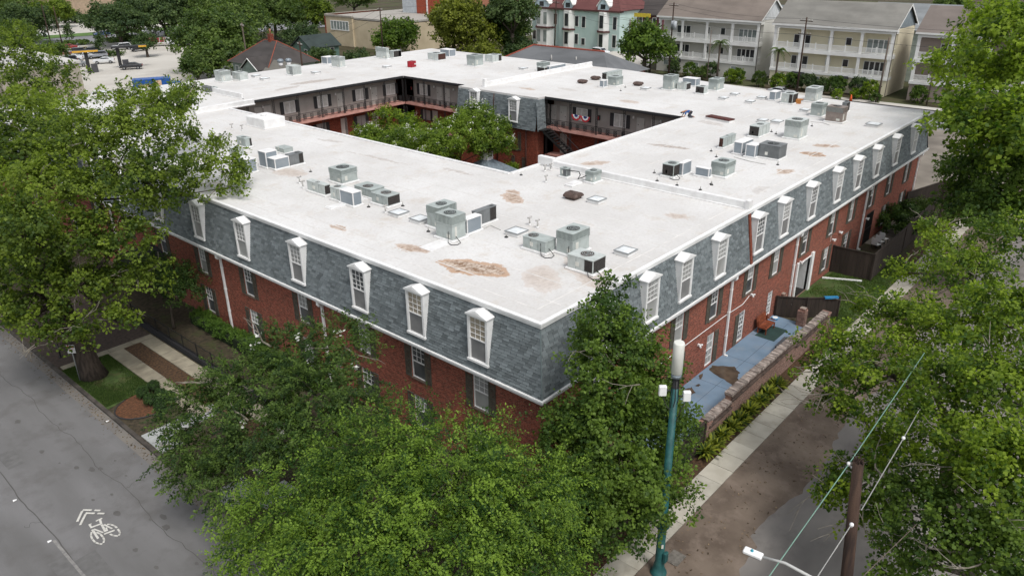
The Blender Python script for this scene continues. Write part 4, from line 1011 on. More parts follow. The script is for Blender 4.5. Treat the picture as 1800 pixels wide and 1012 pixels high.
# a second low body on the two-fan unit etc. is in its panel seams; black pipe of the rounded condenser
# ---- skylights and hatches
sky_glass = pmat('skylight_dome', lin('#dfe2e2'), .35, lin('#ccd0d1'), 2, spec=.6)
def skylight(label, u, v, s=1.0):
    p = at(u, v, ZR+.2); t = thing('skylight', label, 'skylight', (p.x, p.y, ZR), group='skylights on the white roof')
    b = MB(); b.box(-.5*s,.5*s,-.5*s,.5*s,.003,.2); b.build('curb', cap_white, t, bevel=.02)
    b = MB(); b.box(-.54*s,.54*s,-.54*s,-.47*s,.2,.26); b.box(-.54*s,.54*s,.47*s,.54*s,.2,.26); b.box(-.54*s,-.47*s,-.47*s,.47*s,.2,.26); b.box(.47*s,.54*s,-.47*s,.47*s,.2,.26); b.build('frame', pmat('alu', lin('#9da0a0'), .5, metallic=.3), t)
    b = MB(); n = len(b.v); k = .47*s; b.poly([(-k,-k,.24),(k,-k,.24),(k*.5,-k*.5,.32),(-k*.5,-k*.5,.32)]); b.poly([(k,-k,.24),(k,k,.24),(k*.5,k*.5,.32),(k*.5,-k*.5,.32)]); b.poly([(k,k,.24),(-k,k,.24),(-k*.5,k*.5,.32),(k*.5,k*.5,.32)]); b.poly([(-k,k,.24),(-k,-k,.24),(-k*.5,-k*.5,.32),(-k*.5,k*.5,.32)]); b.poly([(-k*.5,-k*.5,.32),(k*.5,-k*.5,.32),(k*.5,k*.5,.32),(-k*.5,k*.5,.32)])
    b.build('dome', sky_glass, t)
for a in (('skylight nearest the right roof edge, right of the corner trio of units',1100,440,.9),('skylight just behind the low two-fan unit of the corner trio',908,406,.95),
          ('skylight beside the square brown vent near the fire wall',1049,350,.9),('skylight between the six-piece cluster and the twin towers, left one of two',701,373,.9),('skylight touching the left foot of the twin towers, right one of two',738,384,.9),
          ('lonely skylight near the far right edge of the right wing',1536,218,1.1),('skylight left of the tall two-stage unit',1366,213,.9),('flat skylight right behind the black coil unit by the red hatch',1341,211,.8),
          ('skylight left of the grey unit beside the taupe one',1415,193,.8),('skylight in the rear roof, leftmost of four behind the bunting wall',1272,172,.8),('skylight in the rear roof, second from left of four',1292,165,.8),
          ('skylight in the rear roof, third from left of four and closest to the camera',1319,178,.8),('skylight in the rear roof, rightmost of four',1339,171,.8),
          ('low skylight in front of the tall piped rear unit',1135,155,.9),('skylight on the far back roof below the two-tier unit',680,117,.9),('skylight on the far back roof between the cream unit and the rusty stain',555,127,.9),
          ('skylight on the far back roof left of the cream unit, nearest the court',465,138,.9),('skylight on the far back roof left of the cream unit, farthest from the court',450,133,.9),('small skylight behind the dark flat curb near the silver ducts',920,120,.9)):
    skylight(*a)
# ---- brown mushroom vents
ventm = pmat('brown_vent', lin('#5b4a45'), .7, lin('#44362f'), 4, dirt=lin('#8c8079'), dscale=3)
for lab, u, v, s in (('square brown hooded vent near the fire wall',1008,341,.95),('brown mushroom vent, left one of three at the rear',1024,142,.9),('brown mushroom vent, middle one of three at the rear',1047,136,.9),('brown mushroom vent, right one of three at the rear',1122,146,.9)):
    p = at(u, v, ZR+.3); t = thing('roof_vent', lab, 'roof vent', (p.x, p.y, ZR), group='brown roof vents')
    b = MB(); b.box(-.4*s,.4*s,-.4*s,.4*s,.003,.16); b.build('base', ventm, t)
    b = MB(); b.ext([(-.56*s,.14),(.56*s,.14),(.54*s,.30),(.3*s,.42),(-.3*s,.42),(-.54*s,.30)], 'y', -.55*s, .55*s); b.build('hood', ventm, t, bevel=.06)
# ---- gooseneck vents, pipe stubs
gm = pmat('grey_pipe', lin('#b4b2ae'), .6)
for lab, u, v in (('white T-topped flue behind the low two-fan unit, left of a pair',931,396),('white T-topped flue behind the low two-fan unit, right of a pair',945,401),('white T-topped flue by the end of the fire wall, upper one',958,302),('white T-topped flue by the end of the fire wall, lower one',960,321),('white T-topped flue left of the fire wall pair of condensers',968,300),
                  ('thin white flue left of the six-piece cluster, upper',527,323),('thin white flue left of the six-piece cluster, lower',533,331),('white flue in front of the white penthouse box, left',408,228),('white flue in front of the white penthouse box, right',426,230),('tiny white flue between cluster and skylight on the front roof',678,375)):
    p = at(u, v, ZR); t = thing('flue_pipe', lab, 'pipe', (p.x, p.y, ZR), group='white flue pipes')
    b = MB(); b.cyl(0,0,.0,.12,.10,8,.06); b.build('flashing', cap_white, t)
    b = MB(); b.cyl(0,0,.1,.5,.045,8); b.tube([(-.16,0,.5),(.16,0,.5)], .055, 8); b.build('cowl', gm, t)
k = 0
for lab, u, v in (('black pipe stub left of the skylight behind the two-fan unit',890,417),('black pipe stub left of the twin towers, front roof',753,407),('black pipe stub at the tip of the oak branches',546,302),('black pipe stub right of the six-piece cluster',708,362),('black pipe stub between the six-piece cluster pieces',648,364),
                  ('black pipe stub near the inner court corner',916,308),('black pipe stub, lowest of the scatter on the right wing',1231,334),('black pipe stub at the bottom edge of the scatter, second from left',1190,326),('black pipe stub right of the fire wall, upper left of the scatter',1150,304),('black pipe stub right of the fire wall, just below the upper left one',1155,318),
                  ('black pipe stub rightmost of the scatter on the right wing',1250,324),('black pipe stub in front of the charcoal condenser',1367,290),('black pipe stub left of the four-piece row',1250,266),('black pipe stub between four-piece row and fan unit',1259,276),('black pipe stub close to the tall two-stage unit at left',1364,236),
                  ('black pipe stub right of the low black coil unit',1356,232),('black pipe stub below the taupe unit',1427,222),('black pipe stub in front of the long front-edge fan unit',1251,325.5),('black pipe stub near the brown vents at the rear',1099,154),('black pipe stub by the court edge of the rear roof',1091,160)):
    p = at(u, v, ZR); t = thing('pipe_stub', lab, 'pipe', (p.x, p.y, ZR), group='black pipe stubs in the roof')
    b = MB(); b.cyl(0,0,.0,.06,.13,8,.08); b.build('boot', cable, t); b = MB(); b.cyl(0,0,.06,.26,.035,6); b.build('pipe', gm, t)
# ---- black pipes of the fire wall pair
b = MB(); b.tube([tuple(at(*q[:2], ZR+q[2])) for q in ((996,299,.9),(1010,301,.7),(1018,302,.6),(1020,308,.3),(1016,314,.06),(1024,312,.1),(1030,309,.5))], .035, 6)
tag(b.build('refrigerant_line', cable), 'thick black refrigerant line between the two condensers by the fire wall', 'pipe')
p = at(1008, 325, ZR); b = MB(); b.box(-.6,.6,-.35,.35,.003,.14); b.box(-.4,.1,-.25,.25,.14,.2); tag(b.build('equipment_pad', cap_white, loc=(p.x,p.y,ZR), bevel=.02), 'white empty equipment pad between the condensers by the fire wall', 'equipment pad')
# ---- white penthouse box
p = at(466, 228, ZR); ly1 = abs(along(p,(0,1,0),434,0)); lx1 = abs(along(p,(1,0,0),503,0)); h1 = abs(along(p,(0,0,1),211,1))
t = thing('roof_box', 'large plain white box coated like the roof, beside the court corner on the left', 'roof box', (p.x,p.y,ZR))
b = MB(); b.box(0,lx1,0,ly1,.003,h1); b.build('walls', cap_white, t, bevel=.05); b = MB(); b.box(-.08,lx1+.08,-.08,ly1+.08,.003,.08); b.build('base_flashing', cap_white, t); b = MB(); b.cyl(lx1*.5,ly1*.6,h1,h1+.12,.3,10,.2); b.build('vent_cap', cap_white, t)
# ---- twin turbine vents
for lab, u, v in (('round white turbine vent, left of the pair behind the cream unit',494,117),('round white turbine vent, right of the pair behind the cream unit',508,116)):
    p = at(u, v, ZR); t = thing('turbine_vent', lab, 'turbine vent', (p.x,p.y,ZR), group='turbine vents')
    b = MB(); b.cyl(0,0,0,.5,.3,12); b.build('neck', cap_white, t)
    b = MB(); b.dome(0,0,.75,.45,.3,14,4,low=-1.2); 
    for i in range(14): a = 6.283*i/14; b.box(.42*math.cos(a)-.01,.42*math.cos(a)+.01,.42*math.sin(a)-.01,.42*math.sin(a)+.01,.55,.95)
    b.build('turbine_head', galv, t)
# ---- red hatch, red box, carton
p0 = at(1245,204,ZR+.2); p1 = at(1287,212,ZR+.2)
t = thing('roof_hatch', 'long low dark red panel lying on the white roof near the crouching worker', 'hatch', ((p0.x+p1.x)/2,(p0.y+p1.y)/2,ZR), math.atan2(p1.y-p0.y,p1.x-p0.x)); L = (p1-p0).length/2
hm = pmat('dark_red_panel', lin('#5d2f28'), .7, lin('#46231e'), 3)
b = MB(); b.box(-L,L,-.42,.42,.003,.18); b.build('curb', cap_white, t)
for i in range(4): b = MB(); b.box(-L+i*L/2+.02,-L+(i+1)*L/2-.02,-.46,.46,.18,.30); b.build('panel', hm, t, bevel=.01)
p = at(724,118,ZR); t = thing('red_crate', 'small bright red box with a white label standing alone on the back roof', 'box', (p.x,p.y,ZR), .2); b = MB(); b.box(-.5,.5,-.4,.4,.003,.8); b.build('body', pmat('red_plastic', lin('#a81f2c'), .6, lin('#7d1822'), 2), t, bevel=.03); b = MB(); b.box(.1,.4,-.415,-.4,.3,.5); b.build('sticker', vinyl, t)
p = at(1403,182,ZR); t = thing('carton', 'small orange brown carton beside the pale coil unit at the back of the right wing', 'box', (p.x,p.y,ZR), .3); b = MB(); b.box(-.3,.3,-.25,.25,.003,.45); b.build('box', pmat('cardboard', lin('#b5783f'), .9), t); b = MB(); b.box(-.3,.3,-.45,-.25,.42,.44); b.build('flap', MATS['cardboard'], t)
# loose membrane patches
for i, (u, v, sx, sy) in enumerate(((612,357,1.6,.35),(770,430,1.0,.5))):
    p = at(u, v, ZR); b = MB(); b.box(-sx,sx,-sy,sy,.004,.05 if i == 0 else .03)
    if i == 0: b.box(-sx+.1,-sx+.2,-sy,sy,.05,.10)
    o = b.build('membrane_patch', cap_white, loc=(p.x,p.y,ZR), rz=.0 if i else -.03); tag(o, ['white flashing strip in front of the six-piece unit cluster','pale blue-grey pad at the foot of the front twin tower'][i], 'flashing')
# court pavilion with cupola
cx, cy = 34.6, 35.6
pav = thing('pavilion', 'small grey-roofed pavilion with a white cupola in the courtyard', 'pavilion', (cx, cy, 0))
b = MB(); b.box(-2.3,2.3,-2.3,2.3,0,2.6); b.build('wall', brick_court, pav)
b = MB(); e = 2.9
for a in range(4):
    M = Matrix.Rotation(a*math.pi/2,3,'Z'); b.poly([tuple(M @ Vector(q)) for q in ((-e,-e,2.5),(e,-e,2.5),(0,0,4.4))])
b.build('roof', pmat('grey_shingle_roof', lin('#77828a'), .9, lin('#646e75'), 4, bump=.5, bscale=20), pav)
b = MB(); b.box(-.45,.45,-.45,.45,3.7,5.0)
for s in (-1,1): b.box(-.5,.5,s*.45-.02,s*.45+.02,4.3,4.36); b.box(-.03,.03,s*.47-.02,s*.47+.02,3.8,5.0)
for s in (-1,1): b.box(s*.47-.02,s*.47+.02,-.03,.03,3.8,5.0)
cu = b.build('cupola', white_trim, pav); b = MB()
for a in range(4):
    M = Matrix.Rotation(a*math.pi/2,3,'Z'); b.poly([tuple(M @ Vector(q)) for q in ((-.62,-.62,5.0),(.62,-.62,5.0),(0,0,5.7))])
b.build('cupola_roof', pmat('copper_brown', lin('#7a6250'), .7), cu)
# ---------------------------------------------------------------- people
skin = pmat('skin', lin('#a87a5f'), .6); hairm = pmat('dark_hair', (.02,.015,.012), .7)
def person(label, loc, rz, pose, shirt, trousers, hat=None):
    t = thing('person', label, 'person', loc, rz)
    J = pose
    order = ['pelvis','chest','neck','head','headtop','shL','elL','haL','fiL','shR','elR','haR','fiR','hipL','knL','anL','toL','hipR','knR','anR','toR']
    rad = dict(pelvis=.13,chest=.15,neck=.06,head=.095,headtop=.075,shL=.075,elL=.05,haL=.04,fiL=.025,shR=.075,elR=.05,haR=.04,fiR=.025,hipL=.10,knL=.07,anL=.05,toL=.04,hipR=.10,knR=.07,anR=.05,toR=.04)
    E_ = [('pelvis','chest'),('chest','neck'),('neck','head'),('head','headtop'),('chest','shL'),('shL','elL'),('elL','haL'),('haL','fiL'),('chest','shR'),('shR','elR'),('elR','haR'),('haR','fiR'),('pelvis','hipL'),('hipL','knL'),('knL','anL'),('anL','toL'),('pelvis','hipR'),('hipR','knR'),('knR','anR'),('anR','toR')]
    def skinned(name, names, m, grow=0.0):
        idx = {n_: i for i, n_ in enumerate(names)}
        me = bpy.data.meshes.new(name); me.from_pydata([J[n_] for n_ in names], [(idx[a], idx[c]) for a, c in E_ if a in idx and c in idx], []); me.materials.append(m)
        o = bpy.data.objects.new(name, me); col.objects.link(o); o.parent = t
        sk = o.modifiers.new('skin', 'SKIN'); sk.use_smooth_shade = True; o.modifiers.new('sub', 'SUBSURF').levels = 1
        o.modifiers['sub'].render_levels = 2
        if not me.skin_vertices: 
            import bmesh
            bm = bmesh.new(); bm.from_mesh(me); bm.verts.layers.skin.verify(); bm.to_mesh(me); bm.free()
        for n_, i in idx.items():
            r = rad[n_] + grow; me.skin_vertices[0].data[i].radius = (r, r)
        me.skin_vertices[0].data[0].use_root = True
        return o
    skinned('body', order, skin)
    skinned('shirt', ['chest','pelvis','shL','elL','shR','elR'], shirt, .018)
    skinned('trousers', ['pelvis','hipL','knL','anL','hipR','knR','anR'], trousers, .016)
    b = MB(); h = Vector(J['headtop']); b.dome(h.x, h.y, h.z-.05, .115, .12, 10, 4); b.build('hat' if hat else 'hair', hat or hairm, t)
    return t
STAND = dict(pelvis=(0,0,.95),chest=(0,0,1.3),neck=(0,0,1.5),head=(0,-.01,1.62),headtop=(0,0,1.72),shL=(.19,0,1.42),elL=(.26,.03,1.13),haL=(.25,-.10,.90),fiL=(.24,-.14,.80),shR=(-.19,0,1.42),elR=(-.26,.03,1.13),haR=(-.25,-.06,.88),fiR=(-.24,-.10,.79),
             hipL=(.10,0,.88),knL=(.11,-.06,.50),anL=(.11,.08,.09),toL=(.11,-.12,.04),hipR=(-.10,0,.88),knR=(-.11,.03,.50),anR=(-.11,.14,.09),toR=(-.11,-.06,.04))
CROUCH = dict(pelvis=(.45,0,.55),chest=(-.02,0,.62),neck=(-.22,0,.60),head=(-.36,0,.55),headtop=(-.44,0,.50),shL=(-.08,.2,.58),elL=(-.15,.26,.30),haL=(-.32,.22,.08),fiL=(-.40,.22,.04),shR=(-.08,-.2,.58),elR=(-.15,-.26,.30),haR=(-.30,-.2,.08),fiR=(-.38,-.2,.04),
              hipL=(.47,.11,.50),knL=(.30,.18,.09),anL=(.72,.16,.10),toL=(.86,.16,.04),hipR=(.47,-.11,.50),knR=(.30,-.18,.09),anR=(.72,-.16,.10),toR=(.86,-.16,.04))
blue_shirt = pmat('blue_shirt', lin('#2f5f9e'), .8, lin('#244b80'), 5); grey_tr = pmat('dark_trousers', lin('#3a3c44'), .9); orange_vest = pmat('orange_vest', lin('#d0502a'), .7); white_shirt = pmat('white_shirt', lin('#c9cdd2'), .8)
p = at(1205, 207, ZR)
person('worker in blue shirt and dark cap crouching on hands and knees on the roof edge', (p.x,p.y,ZR+.005), -.7, CROUCH, blue_shirt, grey_tr, hairm)
p = at(188, 68, .02); person('distant pedestrian in dark clothes and pale cap crossing by the car park', (p.x,p.y,.02), .6, STAND, pmat('navy_shirt', lin('#2a2f45'), .9), pmat('red_shorts', lin('#7b2f2a'), .9), white_shirt)
p = at(325, 54, .03); person('distant road worker in orange vest standing on the grass by the avenue', (p.x,p.y,.03), 2.2, STAND, orange_vest, grey_tr, orange_vest)
# ---------------------------------------------------------------- side yard
cap_brick = pmat('coping_brick', lin('#a39890'), .95, lin('#6b5f58'), 3, bump=.6, bscale=20, objrand=.5)
wallbrick = brickmat('old_brick', lin('#8d6c60'), lin('#5f4038'), lin('#8f867c'), wash=lin('#b5aaa0'))
gw = thing('garden_wall', 'old pinkish brick garden wall with stepped coping along the side pavement', 'wall')
segs = [(9.1,11.7,1.42),(11.7,15.6,1.85),(15.6,20.6,1.80),(20.6,26.2,1.55)]
WYc = lambda x: -4.08
b = MB()
for (x0,x1,h) in segs:
    M = Matrix.Translation((x0, WYc(x0), 0)) @ Matrix.Identity(4); L = (x1-x0)
    b.box(0,L,-.17,.17,-.1,h,M=M)
b.build('brickwork', wallbrick, gw)
corbelm = pmat('corbel_brick', lin('#5f5048'), .95, lin('#3f3530'), 4, bump=.6, bscale=20, world=True)  # dark brown brick for the two courses below the coping
b = MB()
for (x0,x1,h) in segs: b.box(x0+.01,x1-.01,-4.08-.27,-4.08+.22,h-.09,h-.004); b.box(x0+.01,x1-.01,-4.08-.33,-4.08-.17,h-.30,h-.20)
b.build('corbel_course', corbelm, gw)
cpm = None
shared = MB(); shared.box(-.062,.062,-.24,.24,0,.15); cpm = shared.mesh('coping_brick', cap_brick)
cnt = 0
for (x0,x1,h) in segs:
    x = x0 + .05
    while x < x1 - .02:
        o = bpy.data.objects.new('coping_brick', cpm); col.objects.link(o); o.parent = gw; o.location = (x, WYc(x)+rr.uniform(-.015,.015), h + rr.uniform(-.006,.006)); o.rotation_euler = (rr.uniform(-.03,.03), rr.uniform(-.04,.04), rr.uniform(-.04,.04)); x += .14; cnt += 1
for (x,h) in ((9.1,1.55),(26.2,1.7)):
    b = MB(); b.box(-.28,.28,-.26,.26,-.1,h-.2); b.box(-.33,.33,-.31,.31,h-.2,h-.08); b.build('pillar', wallbrick, gw, loc=(x, WYc(x), 0), bevel=.02)
boards = pmat('dark_brown_boards', lin('#3c332d'), .8, lin('#2f2823'), 3, objrand=.15, stretch=(1,1,.2))
def board_fence(label, pts, h, bw=.30, group=None):
    t = thing('board_fence', label, 'fence', (0,0,0), group=group)
    for (a, c) in zip(pts[:-1], pts[1:]):
        d = Vector((c[0]-a[0], c[1]-a[1], 0)); L = d.length; ang = math.atan2(d.y, d.x); n = max(1, int(L/bw)); w = L/n
        m_ = MB(); m_.box(.006,w-.006,-.02,.02,0,h); me = m_.mesh('board', boards)
        for i in range(n):
            o = bpy.data.objects.new('board', me); col.objects.link(o); o.parent = t; p = Vector((a[0],a[1],0)) + d*(i/n); o.location = (p.x,p.y,rr.uniform(-.01,.01)); o.rotation_euler.z = ang
        M = Matrix.Translation((a[0],a[1],0)) @ Matrix.Rotation(ang,4,'Z'); b = MB(); b.box(0,L,-.07,.07,h+.012,h+.06,M=M); b.build('top_rail', dark_trim if group else boards, t)
        b = MB(); b.box(0,L,.021,.07,h*.5,h*.5+.1,M=M); b.box(0,L,.021,.07,.2,.3,M=M); b.build('rail', boards, t)
    for (x, y) in pts: b = MB(); b.box(x-.07,x+.07,y-.07,y+.07,-.05,h+.1); b.build('post', boards, t)
board_fence('dark board fence closing the far end of the blue patio', [(26.6,-.45),(27.7,-2.2),(29.4,-3.9)], 1.55)
board_fence('dark brown board fence with a corner around the pale patio', [(37.5,-.4),(37.6,-3.55),(46,-3.5),(56,-3.3)], 2.25)
board_fence('black board fence at the far right end of the side yard', [(56.5,-.6),(63,-2.2),(63.2,-6.6)], 2.3)
board_fence('dark board fence beside the pavement near the teal pole', [(-4.0,-4.55),(2.5,-4.5),(8.6,-4.35)], 1.8)
for (u,v,lab) in ((1407,572,'short rough brick pillar at the end of the blue patio by the fence'),(1371,545,'low brick stub against the facade beside the patio fence')):
    p = at(u,v,0); b = MB(); b.box(-.28,.28,-.28,.28,0,1.25); b.box(-.22,.2,-.24,.2,1.25,1.42); tag(b.build('brick_pillar', wallbrick, loc=(p.x,p.y,0), bevel=.03), lab, 'pillar')
# bench, mat, basin, dark table, lawn chairs
benchw = pmat('red_wood', lin('#8a4a30'), .7, lin('#6b3823'), 3, stretch=(1,.3,1), objrand=.12)
p = at(1346,582,0); p.y = -.95
t = thing('garden_bench', 'reddish wooden bench against the brick wall on the blue patio', 'bench', (p.x,p.y,.06), math.pi)
for i in range(5): b = MB(); b.box(-.75,.75,-.30+i*.13,-.19+i*.13,.43,.47); b.build('seat_slat', benchw, t)
M = Matrix.Translation((0,-.32,.45)) @ Matrix.Rotation(.22,4,'X')
for i in range(5): b = MB(); b.box(-.75,.75,-.02,.02,.05+i*.13,.16+i*.13,M=M); b.build('back_slat', benchw, t)
for x in (-.68,.68):
    for y in (-.28,.30): b = MB(); b.box(x-.035,x+.035,y-.035,y+.035,0,.43 if y > 0 else .95); b.build('leg', benchw, t)
    b = MB(); b.box(x-.04,x+.04,-.3,.34,.62,.66); b.build('armrest', benchw, t)
b = MB(); b.box(-1.1,1.1,-.7,.7,0,.012); tag(b.build('doormat', pmat('green_mat', lin('#2f4440'), .95), loc=(p.x-.1,p.y-.45,.062)), 'dark green mat under the wooden bench', 'mat')
p = at(1359,565,0); t = thing('wash_basin', 'small light blue basin beside the bench', 'basin', (p.x+.3,p.y,.065)); b = MB(); b.cyl(0,0,0,.16,.18,12,.24); b.build('bowl', pmat('blue_plastic', lin('#4f9fd0'), .4), t); b = MB(); b.cyl(0,0,.14,.165,.20,12); b.build('water', white_trim, t)
p = at(1382,606,.5); t = thing('patio_table', 'low dark rectangular table beside the garden wall', 'table', (p.x,p.y+.1,.06), .05)
b = MB(); b.box(-.85,.85,-.38,.38,.50,.56); b.build('tabletop', pmat('dark_slate_top', lin('#4d5054'), .6), t, bevel=.01)
for x in (-.78,.78):
    for y in (-.32,.32): b = MB(); b.box(x-.03,x+.03,y-.03,y+.03,0,.5); b.build('leg', dark_trim, t)
for i, lab in enumerate(('white lawn chair by the iron gate, nearest of three','white lawn chair by the iron gate, middle of three','white lawn chair by the iron gate, farthest of three')):
    t = thing('lawn_chair', lab, 'chair', (45.4+i*.95,-1.5-i*.02,.035), 1.2, group='white lawn chairs')
    b = MB(); b.box(-.28,.28,-.3,.3,.32,.37); b.build('seat', white_trim, t, bevel=.01); b = MB(); b.box(-.28,.28,.28,.33,.37,.95); b.build('backrest', white_trim, t)
    for x in (-.25,.25):
        for y in (-.27,.27): b = MB(); b.box(x-.025,x+.025,y-.025,y+.025,0,.32); b.build('leg', dark_trim, t)
b = MB(); b.box(-1.5,1.5,-.07,.07,0,.10); p = at(1480,490,.1); tag(b.build('white_plank', white_trim, loc=(p.x,p.y,.02), rz=-1.1), 'white plank lying on the bright green lawn', 'plank')
b = MB(); b.box(-.5,.5,-.35,.35,0,.12); p = at(1461,528,0); 
t = thing('blue_tarp', 'folded bright blue tarp on top of the patio fence', 'tarp', (28.9,-3.45,1.62), -.8); b = MB(); b.box(-.5,.5,-.12,.12,.02,.04); b.box(-.5,.5,-.14,-.12,-.08,.04); b.build('sheet', pmat('blue_tarp', lin('#2f86b8'), .5), t)
# hedge-side fence on the left: low dark wall and thin rails
t = thing('iron_fence', 'low black wall with thin iron railings along the left footpath', 'fence')
b = MB(); b.box(-4.42,-4.12,14,35,-.05,.38); b.build('plinth', pmat('black_plinth', lin('#2a2a2d'), .8), t)
for i in range(12): y = 14.2+i*1.9; b = MB(); b.box(-4.30,-4.24,y-.03,y+.03,.38,1.35); b.build('post', black_metal, t)
b = MB(); b.box(-4.29,-4.25,14,35,1.26,1.30); b.box(-4.29,-4.25,14,35,.52,.55); y = 14.1
while y < 35: b.box(-4.275,-4.26,y-.007,y+.007,.55,1.26); y += .14
tag(b.build('railing', black_metal, t))
# bus-stop style sign
p = at(141,670,0); t = thing('street_sign', 'small white street sign with red lettering on a thin grey post by the oak', 'sign', (p.x,p.y,.0), -.75)
b = MB(); b.cyl(0,0,0,2.55,.03,8); b.build('post', pmat('galv_post', lin('#8e9290'), .5, metallic=.3), t)
b = MB(); b.box(-.24,.24,-.05,-.03,2.05,2.62); b.build('sign_plate', pmat('sign_white', lin('#d8d8d6'), .5), t); b = MB(); b.box(-.2,.2,-.056,-.05,2.42,2.58); b.box(-.15,.15,-.056,-.05,2.30,2.34); b.build('red_print', pmat('sign_red', lin('#b03a34'), .5), t)
# small dark post by the driveway
p = at(107,628,0); t = thing('bollard', 'thin black post beside the brown paved driveway', 'bollard', (p.x,p.y,0)); b = MB(); b.cyl(0,0,0,1.0,.045,8); b.dome(0,0,1.0,.06,.06,8,3); b.build('shaft', black_metal, t); b = MB(); b.cyl(0,0,0,.08,.12,8); b.build('foot', black_metal, t)
# ---------------------------------------------------------------- teal pole, wooden pole, lamp, wires
teal = pmat('teal_paint', lin('#1f5455'), .5, lin('#194645'), 2.5, spec=.4, dirt=lin('#4b7a72'), dscale=2.2, damt=.5)
t = thing('antenna_pole', 'tall teal steel pole topped by a white cylindrical antenna beside the side pavement', 'pole', (-.6,-7.2,-.02))
b = MB(); b.smooth=True; b.tube([(0,0,.0),(0,0,.12),(0,0,.16),(0,0,.55),(0,0,.7),(0,0,9.4)], [.36,.36,.28,.23,.19,.14], 16); b.build('shaft', teal, t)
b = MB(); b.smooth=True; b.tube([(0,0,9.4),(0,0,9.42),(0,0,10.0)], [.15,.11,.11], 12); b.build('neck', dark_trim, t)
b = MB(); b.smooth=True; b.tube([(0,0,10.02),(0,0,10.04),(0,0,11.30),(0,0,11.36)], [.19,.215,.215,.19], 20); b.build('antenna', pmat('antenna_white', lin('#dcdcd4'), .5, lin('#d0d0c8'), 2), t)
b = MB(); b.cyl(0,0,9.86,10.0,.2,12); b.build('collar', galv, t)
for sx, z in ((-1,9.25),(1,9.0)):
    c = MB(); c.box(-.15,.15,-.09,.09,-.22,.22); q = c.build('equipment_box', white_trim, t, loc=(sx*.48*.64+.0, sx*-.48*.75, z), bevel=.03); q.rotation_euler.z = -.85
    c = MB(); c.tube([(sx*.1,-sx*.12,z),(sx*.25,-sx*.30,z)], .03, 6); c.tube([(sx*.30,-sx*.34,z-.25),(sx*.2,-sx*.2,z-.7),(0,-.16,z-1.1)], .018, 5); c.build('bracket', dark_trim, t)
c = MB()
for i in range(7): a = i*.9; c.tube([(.15*math.cos(a),.15*math.sin(a),8.2+.1*i),(.17*math.cos(a+.3),.17*math.sin(a+.3),8.9),(.12*math.cos(a),.12*math.sin(a),9.9)], .014, 5)
c.build('cables', cable, t); c = MB(); c.box(-.13,.13,-.34,-.2,.8,1.3); c.build('meter_box', teal, t, bevel=.02); c = MB(); c.cyl(0,0,2.6,2.66,.30,14); c.build('ring', teal, t); c = MB(); c.box(-.07,.02,-.262,-.25,1.6,1.8); q = c.build('pole_tag', vinyl, t); q.rotation_euler.z = -.7
def wire(label, pts, r=.014, sag=.0, m=None, name='power_line', ins=()):
    P_ = []
    for (a, c) in zip(pts[:-1], pts[1:]):
        a, c = Vector(a), Vector(c)
        for i in range(8): s = i/8; p = a.lerp(c, s); p.z -= sag*4*s*(1-s); P_.append(p)
    P_.append(Vector(pts[-1])); t = thing(name, label, 'power line'); b = MB(); b.tube(P_, r, 5); b.build('cable', m or pmat('cable_green', lin('#789a8b'), .6), t)
    for q in ins:
        b = MB(); q = Vector(q); b.cyl(q.x,q.y,q.z-.08,q.z+.03,.035,8); b.dome(q.x,q.y,q.z+.03,.065,.05,8,3); b.cyl(q.x,q.y,q.z-.02,q.z+.03,.065,8); b.build('insulator', white_trim, t)
    return t
PX, PY = -1.11, -14.35
t = thing('utility_pole', 'dark creosoted wooden utility pole rising from the bottom right of the picture', 'pole', (PX, PY, -.15))
b = MB(); b.smooth = True; b.tube([(0,-.75,0),(0,-.37,4),(0,.13,9.75)], [.24,.21,.175], 14); b.build('shaft', creosote, t)
b = MB(); 
for i in range(26): a = i*.7; r_ = .17*rr.random()**.5; b.tube([(r_*math.cos(a),.13+r_*math.sin(a),9.7),(r_*math.cos(a)*1.15,.13+r_*math.sin(a)*1.15,9.8+.09*rr.random())], .02, 4)
b.build('frayed_top', creosote, t); b = MB(); b.tube([(.02,.2,9.45),(.02,.34,9.45)], .03, 6); b.build('bracket', white_trim, t)
topi = at(1492,815,9.4)
wire('green-sheathed cable running past the head of the wooden pole', [at(1352,1012,8.6), at(1492,815,9.4), at(1625,620,9.6)], .016, ins=[topi])
greyw = pmat('cable_grey', lin('#9d9d99'), .6)
wire('grey cable below the green one, ending on the front of the wooden pole', [at(1436,1014,8.0), at(1496,922,8.6)], .016, m=greyw, ins=[at(1497,922,8.6)])
wire('grey cable with a white ball insulator right of the wooden pole', [at(1514,896,8.4), at(1588,770,8.8), at(1616,720,8.9)], .016, m=greyw, ins=[at(1588,770,8.8)])
wire('thin dark cable in the lower right corner', [at(1517,1012,6.5), at(1612,920,6.9)], .014, m=grey_wood)
p = at(1325,972,8.6); q = at(1385,1012,8.3); d = (q-p); 
t = thing('street_lamp', 'white flat street lamp head on a curved arm reaching in from the bottom edge', 'street lamp', (p.x,p.y,p.z)); ang = math.atan2(d.y,d.x)
b = MB(); b.box(-.30,.26,-.13,.13,-.06,.06); b.build('lamp_head', white_trim, t, rz=ang, bevel=.03)
b = MB(); b.dome(-.06,0,.06,.05,.07,8,3); b.cyl(-.06,0,.055,.09,.045,8); b.build('photocell', pmat('cyan_cell', lin('#2f8ca0'), .4), t, rz=ang)
b = MB(); b.smooth=True; b.tube([(.24,0,0),(.9,0,.12),(1.7,0,.0),(2.6,0,-.5),(3.0,0,-1.6),(3.0,0,-8.7)], [.04,.045,.05,.06,.08,.11], 10); b.build('arm', pmat('pole_grey_white', lin('#b8b8b4'), .5), t, rz=ang)
b = MB(); b.box(-.2,.2,-.1,.1,-.075,-.06); b.build('lens', dark_trim, t, rz=ang)
